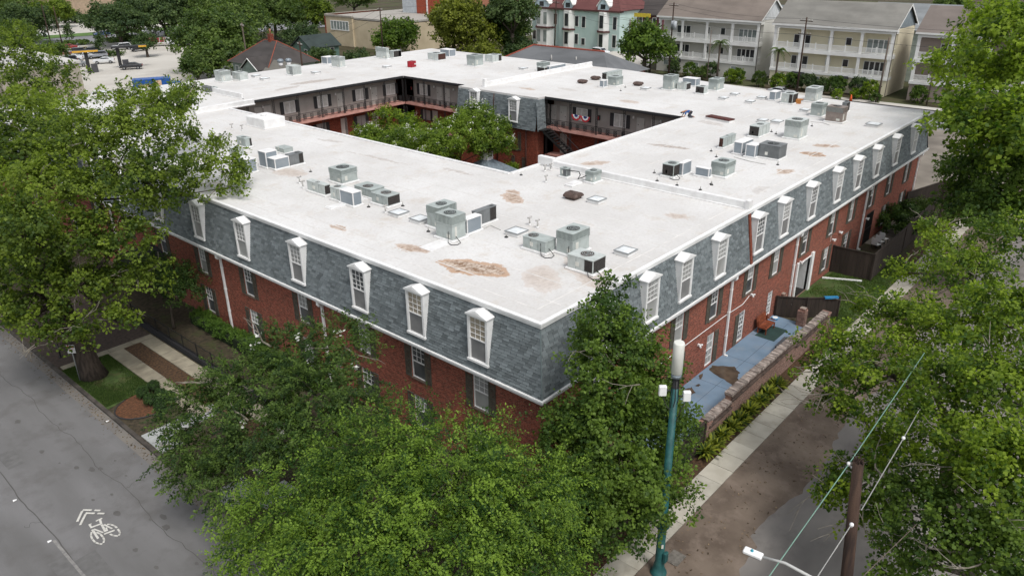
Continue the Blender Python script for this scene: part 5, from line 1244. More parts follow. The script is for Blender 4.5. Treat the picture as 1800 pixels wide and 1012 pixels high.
# weathered pole on the right verge
p = at(1670,355,0)
t = thing('utility_pole', 'weathered grey wooden utility pole on the far part of the side pavement', 'pole', (47.5,-5.6,-.05)); b = MB(); b.smooth=True; b.tube([(0,0,0),(0,0,6.2)], [.17,.13], 10); b.build('shaft', grey_wood, t); b = MB(); b.tube([(0,0,4.3),(-.9,.9,2.9)], .04, 5); b.tube([(0,0,4.3),(.8,-.8,3.0)], .04, 5); b.build('brace', grey_wood, t)

# surface conduits run over the membrane
for lab, pts in (('thin pale conduit on the roof behind the twin towers leading to the dark low unit',((880,404),(862,396),(848,403))),
                 ('thin pale conduit on the roof in front of the four-piece row',((1290,276),(1320,284),(1346,289))),
                 ('thin pale conduit on the roof beside the taupe unit',((1425,214),(1446,216),(1458,220)))):
    q = [at(u, v, ZR+.03) for u, v in pts]; t = thing('roof_conduit', lab, 'conduit', tuple(q[0]), group='thin conduits lying on the roof'); b = MB(); b.tube([p_-q[0] for p_ in q], .022, 5); b.build('conduit', gm, t)
# ---------------------------------------------------------------- houses behind
def shingle_roof(name, c): return pmat(name, c, .95, tuple(x*.72 for x in c), .5, bump=.3, bscale=8, dirt=tuple(x*.55 for x in c), dscale=.25, damt=.5, stretch=(1,.25,1), world=True)
house_pane = pmat('house_glass', (.05,.055,.06), .15, (.02,.022,.025), .5, spec=.7)
house_pane_pale = pmat('house_glass_pale', lin('#8d9693'), .2, lin('#737d7b'), 1, spec=.6)  # paler grey-green glass colour for some house windows
rail_white = pmat('white_paint', lin('#e4e4e1'), .6, lin('#d8d8d4'), .6)
def townhouse(label, x0, y0, y1, zg, zE, wallc, sidec, roofc, awnings=(), name='townhouse', dx=11.0, bays=4, pale=False, gable=None):
    t = thing(name, label, 'house', (x0, y1, 0))
    wm = pmat('siding_' + wallc, lin('#'+wallc), .85, tuple(c*.93 for c in lin('#'+wallc)), .3, world=True); sm2 = pmat('side_' + sidec, lin('#'+sidec), .85, tuple(c*.9 for c in lin('#'+sidec)), .3, world=True)
    W_ = y1 - y0; L1, L2 = 3.0, 6.75        # gallery floor levels; local y runs from 0 (left end) to -W (right end)
    b = MB(); b.box(0,dx,-W_,0,-.1,L1); b.build('ground_storey', wm, t)
    b = MB(); b.box(1.9,dx,-W_+.02,-.02,L1,zE); b.build('wall', wm, t)
    # lapped side wall facing the lane
    n = int((zE)/.30); b = MB()
    for i in range(n): b.ext([(-W_-.005,i*.30),(-W_-.05,i*.30),(-W_-.012,i*.30+.30),(-W_-.005,i*.30+.30)], 'x', 1.9 if i*.3 > L1 else 0, dx)
    tag(b.build('lap_siding', sm2, t), kind='stuff')
    rise = 3.9; rx = 5.4
    b = MB(); b.ext([(1.9,zE),(dx,zE),(rx+.7,zE+rise-.35)], 'y', -W_-.02, -.02); b.build('gable_wall', pmat('gable_'+(gable or sidec), lin('#'+(gable or sidec)), .85), t)
    b = MB(); b.poly([(-.5,-W_-.45,zE),(-.5,.45,zE),(rx,.45,zE+rise),(rx,-W_-.45,zE+rise)][::-1]); b.poly([(rx,-W_-.45,zE+rise),(rx,.45,zE+rise),(dx+.4,.45,zE+.2),(dx+.4,-W_-.45,zE+.2)][::-1])
    b.poly([(-.5,-W_-.45,zE-.18),(-.5,.45,zE-.18),(-.5,.45,zE),(-.5,-W_-.45,zE)][::-1]); b.build('roof', shingle_roof('roof_'+roofc, lin('#'+roofc)), t)
    b = MB()
    for (xa,za,xb,zb_) in ((-.5,zE,rx,zE+rise),(rx,zE+rise,dx+.4,zE+.2)): b.poly([(xa,-W_-.47,za-.35),(xb,-W_-.47,zb_-.35),(xb,-W_-.47,zb_+.03),(xa,-W_-.47,za+.03)])
    b.poly([(-.52,-W_-.46,zE-.3),(-.52,-W_-.46,zE+.02),(-.52,.46,zE+.02),(-.52,.46,zE-.3)]); b.build('rake_board', rail_white, t)
    b = MB(); b.box(-.15,2,-W_-.05,.05,zE-.75,zE-.2); b.box(-.2,2,-W_-.1,.1,L1-.35,L1+.12); b.box(-.2,2,-W_-.1,.1,L2-.55,L2+.10); b.build('gallery_bands', rail_white, t)
    b = MB(); b.box(-.15,2,-W_-.0,0,zE-.2,zE-.05); b.build('gallery_ceiling', wm, t)
    for (za, zb_) in ((L1+.12,L2-.55),(L2+.10,zE-.75)):
        for i in range(bays+1):
            y = -W_*i/bays; y = min(-.2,max(-W_+.2,y)); b = MB(); b.box(-.08,.24,y-.24,y+.24,za,zb_); b.box(-.13,.29,y-.31,y+.31,zb_-.15,zb_); b.build('gallery_post', rail_white, t)
        b = MB(); b.box(.03,.13,-W_+.3,-.3,za+.95,za+1.05); b.box(.03,.13,-W_+.3,-.3,za+.1,za+.18); y = -W_+.4
        while y < -.3: b.box(.05,.10,y-.045,y+.045,za+.18,za+.95); y += .19
        y = -W_/(2*bays)
        while y > -W_: b.box(.0,.16,y-.09,y+.09,za,za+1.25); y -= W_/bays
        for sy in (-W_+.05,): b.box(.2,1.9,sy,sy+.06,za+.95,za+1.05); b.box(.2,1.9,sy,sy+.06,za+.1,za+.2)
        b.build('gallery_railing', rail_white, t)
        # french doors and windows
        for (yc, w, k) in ((-W_*.22, 3.0, 3),(-W_*.86, 3.6, 4),(-W_*.62, .9, 1),(-W_*.47,.7,1)):
            h = 2.25 if k > 1 else 1.3; zz = za if k > 1 else za+.95
            b = MB(); b.box(1.80,1.9,yc-w/2-.1,yc-w/2,zz,zz+h+.1); b.box(1.80,1.9,yc+w/2,yc+w/2+.1,zz,zz+h+.1); b.box(1.80,1.9,yc-w/2,yc+w/2,zz+h,zz+h+.1)
            for i in range(1,k): b.box(1.80,1.9,yc-w/2+w*i/k-.09,yc-w/2+w*i/k+.09,zz,zz+h)
            f = b.build('french_door' if k > 1 else 'window', rail_white, t)
            for i in range(k): b = MB(); a = yc-w/2+w*i/k+(.09 if i else 0); c = yc-w/2+w*(i+1)/k-(.09 if i<k-1 else 0); b.box(1.84,1.89,a,c,zz+.12,zz+h); b.build('pane', house_pane_pale if (pale or (k==4 and za>5)) else house_pane, f)
    for yc in [-W_*f for f in (.42,.80,.1)]:
        b = MB(); b.box(-.06,0,yc-.65,yc+.65,1.2,1.3); b.box(-.06,0,yc-.65,yc+.65,2.2,2.3); b.box(-.06,0,yc-.65,yc-.55,1.3,2.2); b.box(-.06,0,yc+.55,yc+.65,1.3,2.2); f = b.build('window', rail_white, t); b = MB(); b.box(-.03,.0-.005,yc-.55,yc+.55,1.3,2.2); b.build('pane', house_pane_pale, f)
    for yc in awnings:
        b = MB(); b.box(-.05,-.005,yc-.55,yc+.55,-.1,2.1); b.build('front_door', pmat('door_grey', lin('#a6a6a2'), .7), t)
        b = MB(); b.ext([(-.02,2.9),(-1.1,2.35),(-1.1,2.1),(-.02,2.1)], 'y', yc-1.15, yc+1.15); b.build('door_awning', pmat('awning_black', lin('#232428'), .85), t)
    b = MB(); b.tube([(.1,-W_-.15,zE-.3),(.1,-W_-.15,0)], .06, 5); b.build('downspout', pmat('dark_downspout', lin('#5a5754'), .7), t)
    return t
townhouse('pale grey three storey townhouse with white galleries and brown roof, leftmost of three', 124.3, 47.2, 69.4, 0, 11.0, 'c8c6be', 'd6d5cf', '80766e', awnings=(-4.6,), gable='d0d3d4')
townhouse('cream yellow three storey townhouse with white galleries and grey roof, middle of three', 121.6, 21.7, 42.9, 0, 11.1, 'dcd4b8', 'd6cdb4', '86847e', awnings=(-5.6,-13.6), gable='8b969c')
townhouse('taupe three storey townhouse with white galleries and mauve brown roof, rightmost of three', 121.4, -4.0, 17.9, 0, 11.0, '9a8d85', 'bfb6aa', '7d746e', awnings=(), pale=False)
def gable_house(name, label, cx, cy, lx_, ly_, h, rise, wallc, roofc, axis='x', cat='house', rz=0.0, z=0, win=True):
    t = thing(name, label, cat, (cx, cy, z), rz); wm = pmat('wall_'+wallc, lin('#'+wallc), .85)
    b = MB(); b.box(-lx_/2,lx_/2,-ly_/2,ly_/2,-.1,h); b.build('wall', wm, t)
    b = MB(); e = .5
    if axis == 'x':
        b.ext([(-ly_/2,h),(ly_/2,h),(0,h+rise-.1)], 'x', -lx_/2, lx_/2); g_ = b.build('gable', wm, t); b = MB()
        for s in (-1,1): b.ext([(s*(ly_/2+e),h-e*rise/(ly_/2)+.02),(0,h+rise+.02),(0,h+rise+.2),(s*(ly_/2+e),h-e*rise/(ly_/2)+.2)][::s], 'x', -lx_/2-e, lx_/2+e)
    else:
        b.ext([(-lx_/2,h),(lx_/2,h),(0,h+rise-.1)], 'y', -ly_/2, ly_/2); g_ = b.build('gable', wm, t); b = MB()
        for s in (-1,1): b.ext([(s*(lx_/2+e),h-e*rise/(lx_/2)+.02),(0,h+rise+.02),(0,h+rise+.2),(s*(lx_/2+e),h-e*rise/(lx_/2)+.2)][::s], 'y', -ly_/2-e, ly_/2+e)
    b.build('roof', shingle_roof('roof_'+roofc, lin('#'+roofc)), t)
    if win:
        for i in range(int(lx_//4)):
            x = -lx_/2+2+i*4
            for zz in ([h-2.1] if h < 5 else [h-2.3, h-5.4]):
                b = MB(); b.box(x-.6,x+.6,-ly_/2-.05,-ly_/2,zz,zz+1.6); f = b.build('window', rail_white, t); b = MB(); b.box(x-.45,x+.45,-ly_/2-.07,-ly_/2-.05,zz+.12,zz+1.48); b.build('pane', house_pane, f)
        for i in range(int(ly_//4)):
            y = -ly_/2+2+i*4
            for zz in ([h-2.1] if h < 5 else [h-2.3, h-5.4]):
                b = MB(); b.box(-lx_/2-.05,-lx_/2,y-.6,y+.6,zz,zz+1.6); f = b.build('window', rail_white, t); b = MB(); b.box(-lx_/2-.07,-lx_/2-.05,y-.45,y+.45,zz+.12,zz+1.48); b.build('pane', house_pane, f)
    return t
for a in (('white_house','small white gabled house far behind, right of the turquoise mansion',196,104,14,10,6,3,'cfd0cc','9b9a96','y'),
          ('white_house','white gabled house with pale roof at the top edge, beside the brown-roofed townhouse',180,90,16,11,6,3.5,'d2d4d2','8e8f8c','x'),
          ('grey_house','long grey-roofed house behind the brown-roofed townhouse',150,52,12,30,8,4,'b5b9b5','80868a','y'),
          ('pale_green_house','pale green-grey gabled house behind the cream townhouse',148,20,14,26,9.5,4,'a9b3a8','8a8e90','y'),
          ('brown_roof_house','house with tan walls behind the taupe townhouse',158,-2,16,20,8.5,3.5,'b89a7e','57514e','y'),
          ('grey_house','dark-roofed house at the top right behind the trees',164,-34,16,24,8,3.5,'a8a7a0','4c4c50','y'),
          ('brown_roof_house','white house with wide rust brown roof at the top edge above the yellow-green tree',168,172,20,20,9,4,'c9c5bf','8a5c46','y')):
    gable_house(*a)
# ---- turquoise mansion
tq = pmat('turquoise_siding', lin('#bdd0cb'), .85, lin('#b0c4bf'), .3, world=True); maroon = shingle_roof('roof_maroon', lin('#6b4442')); trimw = rail_white; brownt = pmat('maroon_trim', lin('#5a3a38'), .8)
A_ = at(1010, 85, 0); mx, my = 144.0, 104.5
t = thing('mansion', 'turquoise two storey mansion with maroon roof, white bays and dark tall windows', 'house', (mx, my, 0))
b = MB(); b.box(0,14,-12,7,-.1,9.4); b.build('wall', tq, t)
b = MB(); b.box(-1.2,0,8.2-1,9.6+1.8,-.1,9.0) if False else b.box(1,12,7,17,-.1,9.2); b.build('left_wing', tq, t)
def bay(y, w, d, x=0.0):
    b = MB(); b.prism([(x,y-w/2),(x-d,y-w/2+d),(x-d,y+w/2-d),(x,y+w/2)][::-1], -.1, 9.2); q = b.build('bay', trimw, t)
    for zz in (.9, 5.4):
        for yy in ([y] if w < 5 else [y-1.1,y+1.1]): b = MB(); b.box(x-d-.06,x-d-.01,yy-.55,yy+.55,zz,zz+3.0); b.build('pane', house_pane_pale if w > 5 else house_pane, q)
    b = MB(); b.prism([(x,y-w/2-.3),(x-d-.4,y-w/2+d-.3),(x-d-.4,y+w/2-d+.3),(x,y+w/2+.3)][::-1], 4.35, 4.75); b.build('bay_cornice', brownt, q)
bay(12.5, 6.0, 1.4, 1.0); bay(3.8, 3.6, 1.0); bay(-7.2, 3.4, 1.0)
for (y, z0, h) in ((-1.0,5.2,2.6),(-1.0,.9,1.6),(1.2,5.4,2.4),(1.2,1.0,2.4),(-10.6,5.2,2.9),(-10.6,.9,2.9),(16.2,1.2,2.2),(9.0,5.4,2.6)):
    xx = 0 if y < 7 else 1; b = MB(); b.box(xx-.05,xx,y-.7,y+.7,z0-.15,z0+h+.15); f = b.build('window', trimw, t); b = MB(); b.box(xx-.08,xx-.05,y-.5,y+.5,z0,z0+h); b.build('pane', house_pane, f)
b = MB(); b.box(-.6,1.2,-12.3,17.3,9.2,9.6); b.build('eaves', brownt, t)
b = MB(); 
def hip(b, x0,x1,y0,y1,z,h,e=.6):
    x0-=e;x1+=e;y0-=e;y1+=e; c=(x0+x1)/2; k=min((x1-x0)/2,(y1-y0)/2)*.9
    if (y1-y0) >= (x1-x0): r0,r1=(c,y0+k),(c,y1-k)
    else: m=(y0+y1)/2; r0,r1=(x0+k,m),(x1-k,m)
    r0=(*r0,z+h); r1=(*r1,z+h); A,B,C_,D=(x0,y0,z),(x1,y0,z),(x1,y1,z),(x0,y1,z)
    if (y1-y0) >= (x1-x0): b.poly([A,B,r0]); b.poly([B,C_,r1,r0]); b.poly([C_,D,r1]); b.poly([D,A,r0,r1])
    else: b.poly([A,B,r1,r0]); b.poly([B,C_,r1]); b.poly([C_,D,r0,r1]); b.poly([D,A,r0])
    b.poly([D,C_,B,A])
hip(b, 0,14,-12,17,9.6,6.0); b.build('roof', maroon, t)
for (y, w) in ((12.5,4.6),(3.8,2.6),(-7.2,3.2)):
    b = MB(); b.ext([(y-w/2,9.6),(y+w/2,9.6),(y+w/2,10.6),(y,12.6),(y-w/2,10.6)], 'x', -.5, 2.4); f = b.build('dormer', pmat('pale_blue_trim', lin('#b9cbd2'), .8), t)
    b = MB(); b.box(-.55,-.5,y-.7,y+.7,9.9,11.0); b.build('pane', house_pane, f)
    b = MB(); b.ext([(y-w/2-.3,10.4),(y,12.75),(y,13.0),(y-w/2-.3,10.7)], 'x', -.7, 3.2); b.ext([(y,12.75),(y+w/2+.3,10.4),(y+w/2+.3,10.7),(y,13.0)], 'x', -.7, 3.2); b.build('dormer_roof', trimw, f)
b = MB(); b.tube([(6,-4,14),(6,-4,17.5)], .6, 4); b.build('chimney', brownt, t)
# white two storey house left of the mansion
wh = gable_house('white_house','white two storey house with rust brown roof just left of the turquoise mansion',160,146,14,22,8.2,3.8,'cfcbc6','8a5c46','y')
b = MB(); b.box(-7.6,-7.0,-11,-7,3.4,4.0); b.box(-7.6,-7.0,-11,-7,7.4,8.0); b.build('balcony', dark_trim, wh)
# maroon/purple house right of the mansion, with yellow banners
gable_house('maroon_house','dark maroon house with yellow balcony boards right of the turquoise mansion',158,90,12,9,8.5,3,'5f3a3f','4a4543','y')
for z, lab in ((7.9,'upper yellow board on the gallery of the maroon house'),(3.6,'lower yellow board on the gallery of the maroon house')):
    b = MB(); b.box(-.1,.1,-3.2,3.2,0,.9); tag(b.build('yellow_board', pmat('yellow_paint', lin('#c9b23a'), .7), loc=(150.5,91,z)), lab, 'board')
# beige commercial building with flat roof and tower
bt = pmat('beige_render', lin('#c3b59a'), .9, lin('#b2a48a'), .3, world=True)
t = thing('flat_roofed_building', 'beige flat-roofed building with a ribbon window half behind round trees', 'building', (109.6, 156.5, 0))
b = MB(); b.box(0,20,-2,9.5,-.1,7.4); b.build('wall', bt, t); b = MB(); b.box(1.2,50,-34,7.5,-.1,6.9) if False else b.box(.5,48,-22,-2,-.1,6.8); b.build('rear_wing', bt, t)
b = MB(); b.box(-.15,20.1,9.5,9.9,-.1,7.7); b.build('brick_pier', brick_court, t)
b = MB(); b.box(-.2,.5,-2.2,9.7,7.4,7.8); b.box(-.2,20,9.2,9.7,7.8,7.95); b.build('parapet', pmat('parapet_grey', lin('#9f998f'), .8), t); b = MB(); b.box(.5,48,-22,9,7.0,7.45); b.build('roof', pmat('flat_roof_grey', lin('#a7a29a'), .9), t)
b = MB(); b.box(-.12,-.02,-.6,7.4,3.9,4.1); b.box(-.12,-.02,-.6,7.4,6.2,6.4)
for i in range(7): y = -.6+i*1.3; b.box(-.1,-.02,y,y+.2,4.1,6.2)
f = b.build('ribbon_window', rail_white, t); b = MB(); b.box(-.06,-.01,-.4,7.3,4.1,6.2); b.build('pane', house_pane_pale, f)
t = thing('brick_tower', 'white and red brick stair tower standing behind the beige building roof', 'building', (129, 148, 0)); b = MB(); b.box(0,8,2,8,-.1,14); b.build('wall', pmat('pale_panel', lin('#bcc2c6'), .8), t); b = MB(); b.box(-.1,8.1,-7,2,-.1,14.2); b.build('brick_wall', brickmat('orange_brick', lin('#a5503a'), lin('#8a3f2e'), lin('#8a5a48')), t); b = MB(); b.box(-.3,8.2,-2.6,-2.2,6,14); b.build('pipe_shaft', rail_white, t)
# slate-roofed brick annex right behind the back roof
ax0, ay0, ax1, ay1 = 86.5, 56.0, 98.0, 82.0
t = thing('brick_annex', 'brick annex with a grey shingle hip roof and reddish ridge behind the white roof', 'building', (ax0, ay0, 0)); b = MB(); b.box(0,11.5,0,26,-.1,4.3); b.build('wall', brick_court, t); b = MB(); hip(b,0,11.5,0,26,4.3,3.2,.7); b.build('roof', shingle_roof('roof_grey_slate', lin('#6c6e70')), t)
b = MB(); b.tube([(5.75,4.9,7.53),(5.75,21.2,7.53)], .16, 5); b.tube([(5.75,21.2,7.5),(-.6,26.6,4.4)], .14, 5); b.build('ridge_tiles', pmat('terracotta_ridge', lin('#9b5040'), .85), t)
for (x,y) in ((3,9),(2.2,14)): b = MB(); b.cyl(x,y,5.4,6.6,.12,6); b.build('vent_pipe', gm, t)
# hip house with red ridges
hx, hy = 56.5, 111.0
t = thing('hip_roof_house', 'green-sided house with a dark hip roof edged in red tiles and a brick chimney', 'house', (hx, hy, 0))
b = MB(); b.box(0,10,0,13,-.1,4.5); b.build('wall', pmat('sage_siding', lin('#8b9a90'), .85), t)
b = MB(); hip(b,0,10,0,13,4.5,3.9,.7); dkroof = shingle_roof('roof_charcoal', lin('#4b4745')); b.build('roof', dkroof, t)
b = MB(); zr = 8.42; k = 11.4/2*.9
r0 = (5,-.7+k,zr); r1 = (5,13.7-k,zr)
for (p_, q_) in ((r0,r1),(r0,(-.7,-.7,4.52)),(r0,(10.7,-.7,4.52)),(r1,(-.7,13.7,4.52)),(r1,(10.7,13.7,4.52))): b.tube([p_,q_], .09, 5)
b.build('ridge_tiles', pmat('red_ridge', lin('#93503f'), .85), t)
b = MB(); b.box(-2.2,0,.5,5.5,-.1,4.2); f = b.build('front_gable_wing', MATS['sage_siding'], t); b = MB(); b.ext([(.3,4.1),(5.7,4.1),(3.0,5.9)], 'x', -2.3, 3.0); b.build('gable', MATS['sage_siding'], f)
b = MB(); b.ext([(0,4.0),(3.0,6.0),(3.0,6.2),(0,4.2)], 'x', -2.6, 3.2); b.ext([(3.0,6.0),(6.0,4.0),(6.0,4.2),(3.0,6.2)], 'x', -2.55, 3.2); b.build('gable_roof', dkroof, f)
b = MB(); b.tube([(-2.65,0,4.1),(-2.65,3.0,6.1),(-2.65,6,4.1)], .09, 4); b.build('barge_board', rail_white, f)
b = MB(); b.box(4.6,5.4,6.0,6.8,7.6,9.6); b.build('chimney', brick_court, t); b = MB(); b.cyl(5.0,6.4,9.6,10.5,.16,8); b.build('chimney_pot', pmat('clay_pot', lin('#a8775a'), .9), t)
for y in (7.3,9.4,11.5): b = MB(); b.box(-.08,0,y-.6,y+.6,2.2,3.9); f = b.build('window', rail_white, t); b = MB(); b.box(-.1,-.08,y-.45,y+.45,2.35,3.75); b.build('pane', house_pane_pale, f)
gable_house('grey_shed','small grey roofed shed among the trees left of the hip roof house',58,108,8,8,3.4,2,'9a9a92','77746c','y',cat='shed')
gsp = at(556,86,2.5); gable_house('green_shed','dark green roofed garage in the trees between hip house and beige building',gsp.x,gsp.y,8,7,3.4,2.2,'5f7a70','3a4442','x',cat='shed')
# left side: flat buildings behind the oak
t = thing('store_building', 'flat white-roofed store with a pale panel end wall left of the car park', 'building', (19, 134, 0)); b = MB(); b.box(0,13,0,34,-.1,6.0); b.build('wall', pmat('store_panel', lin('#a79f92'), .85), t); b = MB(); b.box(-.3,13.3,-.3,34.3,6.0,6.4); b.build('roof', pmat('store_roof', lin('#c9c7c2'), .8, lin('#b9b6b0'), .15), t); b = MB(); b.box(-12,-.1,6,20,-.1,4.4); b.build('brick_front', brick_court, t)
t = thing('boundary_wall', 'low red brown brick wall between the apartment block and the car park', 'wall', (17, 108, 0)); b = MB(); b.box(0,22,0,.4,-.1,2.6); b.build('brickwork', brickmat('dark_red_brick', lin('#7d4038'), lin('#5c2d28'), lin('#5f4a44')), t, rz=.42); b = MB(); b.box(0,22,-.05,.45,2.6,2.75); b.build('coping', dark_trim, t, rz=.42)
t = thing('far_building', 'low white-roofed building at the upper left edge with brown end', 'building', (2, 168, 0)); b = MB(); b.box(-16,22,0,26,-.1,5); b.build('wall', pmat('white_render', lin('#c6c3bd'), .85), t); b = MB(); b.box(-16.3,22.3,-.3,26.3,5,5.4); b.build('roof', MATS['store_roof'], t)
t = thing('warehouse', 'long low brown-roofed warehouse beyond the avenue at the top left edge', 'building', (70, 330, 0)); b = MB(); b.box(0,90,0,30,-.1,7); b.build('wall', pmat('tan_panel', lin('#a08d78'), .85), t, rz=-.2); b = MB(); b.box(-.5,90.5,-.5,30.5,7,7.6); b.build('roof', pmat('brown_roof', lin('#6d5a50'), .9), t, rz=-.2)
t = thing('warehouse', 'pale commercial block beyond the avenue trees at the top left', 'building', (20, 300, 0)); b = MB(); b.box(0,40,0,26,-.1,6); b.build('wall', pmat('cream_panel', lin('#bfb7a6'), .85), t); b = MB(); b.box(-.5,40.5,-.5,26.5,6,6.5); b.build('roof', MATS['store_roof'], t)
# ---------------------------------------------------------------- vehicles
tyre = pmat('tyre_rubber', (.02,.02,.02), .9); rimm = pmat('rim_alloy', lin('#a0a2a4'), .4, metallic=.5); carglass = pmat('car_glass', (.02,.024,.028), .1, spec=.8); redl = pmat('tail_light', lin('#8d1f1c'), .3); whl = pmat('head_light', lin('#d5d8da'), .2)
PROF = dict(suv=[(-2.35,.45),(-2.4,.95),(-2.2,1.15),(-1.15,1.22),(-.55,1.75),(1.9,1.78),(2.3,1.2),(2.38,.5)],
            sedan=[(-2.3,.4),(-2.35,.8),(-2.1,.95),(-1.0,1.02),(-.35,1.42),(.9,1.44),(1.6,1.05),(2.25,1.0),(2.3,.45)],
            pickup=[(-2.8,.5),(-2.85,1.0),(-2.6,1.2),(-1.5,1.25),(-.95,1.85),(.6,1.87),(.85,1.25),(2.7,1.2),(2.75,.55)])
def car(kind, label, loc, rz, colr, cat='car', group=None):
    t = thing({'suv':'parked_suv','sedan':'parked_car','pickup':'pickup_truck'}[kind], label, cat, loc, rz, group); pr = PROF[kind]; pm = pmat('paint_'+colr, lin('#'+colr), .3, lin('#'+colr), 1, spec=.7)
    n = len(pr); b = MB()
    # local x = length, body narrower on top
    def ring(y, s): return [(p[0], y*(1 if p[1] < 1.1 else s), p[1]) for p in pr]
    L_, R2 = ring(.92,.84), ring(-.92,.84); k = len(b.v); b.v += L_ + R2
    b.face(range(k, k+n)); b.face(list(range(k+n, k+2*n))[::-1])
    for i in range(n): j = (i+1) % n; b.face([k+i, k+n+i, k+n+j, k+j])
    b.build('body', pm, t, bevel=.06)
    g_ = {'suv':[(-1.05,1.24),(-.55,1.68),(1.8,1.70),(2.05,1.24)],'sedan':[(-.9,1.04),(-.32,1.38),(.86,1.40),(1.4,1.06)],'pickup':[(-1.35,1.28),(-.92,1.78),(.5,1.80),(.62,1.28)]}[kind]
    for s in (1,-1): b = MB(); b.ext([(p[0],p[1]) for p in g_], 'y', s*.80, s*.90) if s>0 else b.ext([(p[0],p[1]) for p in g_], 'y', -.90, -.80); b.build('side_window', carglass, t)
    q = [p for p in pr]; i0 = {'suv':3,'sedan':3,'pickup':3}[kind]
    a, c = Vector((pr[i0][0],0,pr[i0][1])), Vector((pr[i0+1][0],0,pr[i0+1][1])); nrm = Vector((-(c.z-a.z),0,(c.x-a.x))).normalized()*.02; a2 = a.lerp(c,.1)+nrm; c2 = a.lerp(c,.92)+nrm
    b = MB(); b.poly([(a2.x,.78,a2.z),(a2.x,-.78,a2.z),(c2.x,-.70,c2.z),(c2.x,.70,c2.z)][::-1]); b.build('windscreen', carglass, t)
    if kind == 'suv': b = MB(); b.poly([(1.96,.66,1.72),(1.96,-.66,1.72),(2.33,-.72,1.25),(2.33,.72,1.25)]); b.build('rear_window', carglass, t)
    if kind == 'pickup': b = MB(); b.box(.95,2.6,-.72,.72,1.21,1.24); b.build('bed', dark_trim, t)
    wx = {'suv':(-1.5,1.5),'sedan':(-1.45,1.4),'pickup':(-1.85,1.75)}[kind]
    for x in wx:
        for y in (-.90,.90):
            b = MB(); b.tube([(x,y-.11,.36),(x,y+.11,.36)], .36, 14); w_ = b.build('wheel', tyre, t); b = MB(); b.tube([(x,y-.12,.36),(x,y+.12,.36)], .2, 10); b.build('rim', rimm, w_)
    xb = pr[-1][0]; xf = pr[0][0]
    for y in (-.7,.7): b = MB(); b.box(xb-.06,xb+.03,y-.14,y+.14,.75,1.0); b.build('tail_light', redl, t); b = MB(); b.box(xf-.06,xf+.05,y-.2,y+.2,.65,.82); b.build('headlight', whl, t)
    return t
def cat_(u, v): p = at(u, v, .0); return (p.x, p.y, .03)
car('suv','white suv parked behind the red brick wall beside the blue box truck', (32.5,126.5,.02), -.55+math.pi, 'd6d8da')
car('sedan','silver car at the left of the drive-through lane', cat_(150,104), -.3, 'b9bcc0'); car('sedan','white car in the drive-through lane behind the yellow canopy', cat_(184,112), -.5, 'd0d2d4'); car('suv','dark grey car left of the drive-through canopy', cat_(134,97), -.4, '3c3e42')
car('sedan','black car right behind the blue box truck', cat_(232,122), -.5, '2a2c30'); car('pickup','white pickup truck behind the red and white flatbed', cat_(316,81), -.25, 'd4d6d8', 'pickup truck')
car('suv','black suv near the avenue beside the big trees', cat_(322,63), .3, '26282c'); car('suv','white suv near the avenue beside the big trees', cat_(334,66), .3, 'd2d4d6'); car('sedan','small dark car in the shade by the avenue', cat_(308,67), -.2, '33363a')
car('sedan','pale car under the trees beyond the avenue', cat_(246,46), -.3, 'c3c6ca')
car('suv','white suv parked beside the turquoise mansion', (135.5,92.0,.03), 1.45, 'd6d8da'); car('suv','dark blue car parked right of the white suv by the mansion', (142,87.5,.03), 1.45, '2a3550')
car('sedan','dark maroon car half hidden behind the grey pole near the round tree', (116.0,74.5,.0), 1.5, '3f2f33'); car('sedan','silver car parked at the kerb below the cream townhouse', (111.8,36.2,-.08), 1.57, 'a9abad')
# box truck with plain blue body
t = thing('box_truck', 'blue box truck with a pale printed panel beside the white suv', 'truck', (40.5,124.5,.02), -.45)
b = MB(); b.box(-3.4,3.0,-1.15,1.15,.9,3.2); b.build('box', pmat('truck_blue', lin('#2c5aa0'), .4, lin('#254d8c'), 1), t, bevel=.05); b = MB(); b.ext([(3.02,.6),(5.0,.6),(5.0,1.5),(4.4,2.3),(3.02,2.4)], 'y', -1.05, 1.05); b.build('cab', MATS['truck_blue'], t, bevel=.06)
b = MB(); b.box(-2.6,-.4,-1.17,-1.155,1.5,2.3); b.box(.3,1.4,-1.17,-1.155,1.3,2.9); b.build('printed_panel', pmat('print_cream', lin('#d9cfae'), .5, lin('#c08a6a'), 2), t); b = MB(); b.box(4.3,4.9,-.9,.9,1.55,2.1); b.build('windscreen', carglass, t)
for x in (-2.2,3.9):
    for y in (-1.0,1.0): b = MB(); b.tube([(x,y-.14,.45),(x,y+.14,.45)], .45, 12); b.build('wheel', tyre, t)
p = at(273,82,0); t = thing('flatbed_truck', 'white flatbed truck with a long red stake body in the car park', 'truck', (p.x,p.y,.02), -.35)
b = MB(); b.box(-3.6,2.8,-1.1,1.1,.85,1.1); b.build('bed', pmat('truck_white', lin('#d5d5d3'), .4), t); b = MB()
for y in (-1.1,1.04): b.box(-3.6,2.8,y,y+.06,1.1,2.2)
b.box(-3.6,-3.5,-1.1,1.1,1.1,2.3); f = b.build('stake_sides', pmat('truck_red', lin('#8a2a32'), .6, lin('#6b2028'), 2), t); b = MB()
for i in range(6): x = -3.4+i*1.15; b.box(x,x+.12,-1.16,-1.1,.9,2.35)
b.build('stakes', MATS['truck_white'], t); b = MB(); b.ext([(2.85,.5),(5.2,.5),(5.2,1.25),(4.2,1.35),(3.8,2.2),(2.85,2.2)], 'y', -1.0, 1.0); b.build('cab', MATS['truck_white'], t, bevel=.06); b = MB(); b.box(3.0,3.7,-1.02,1.02,1.45,2.0); b.build('side_window', carglass, t)
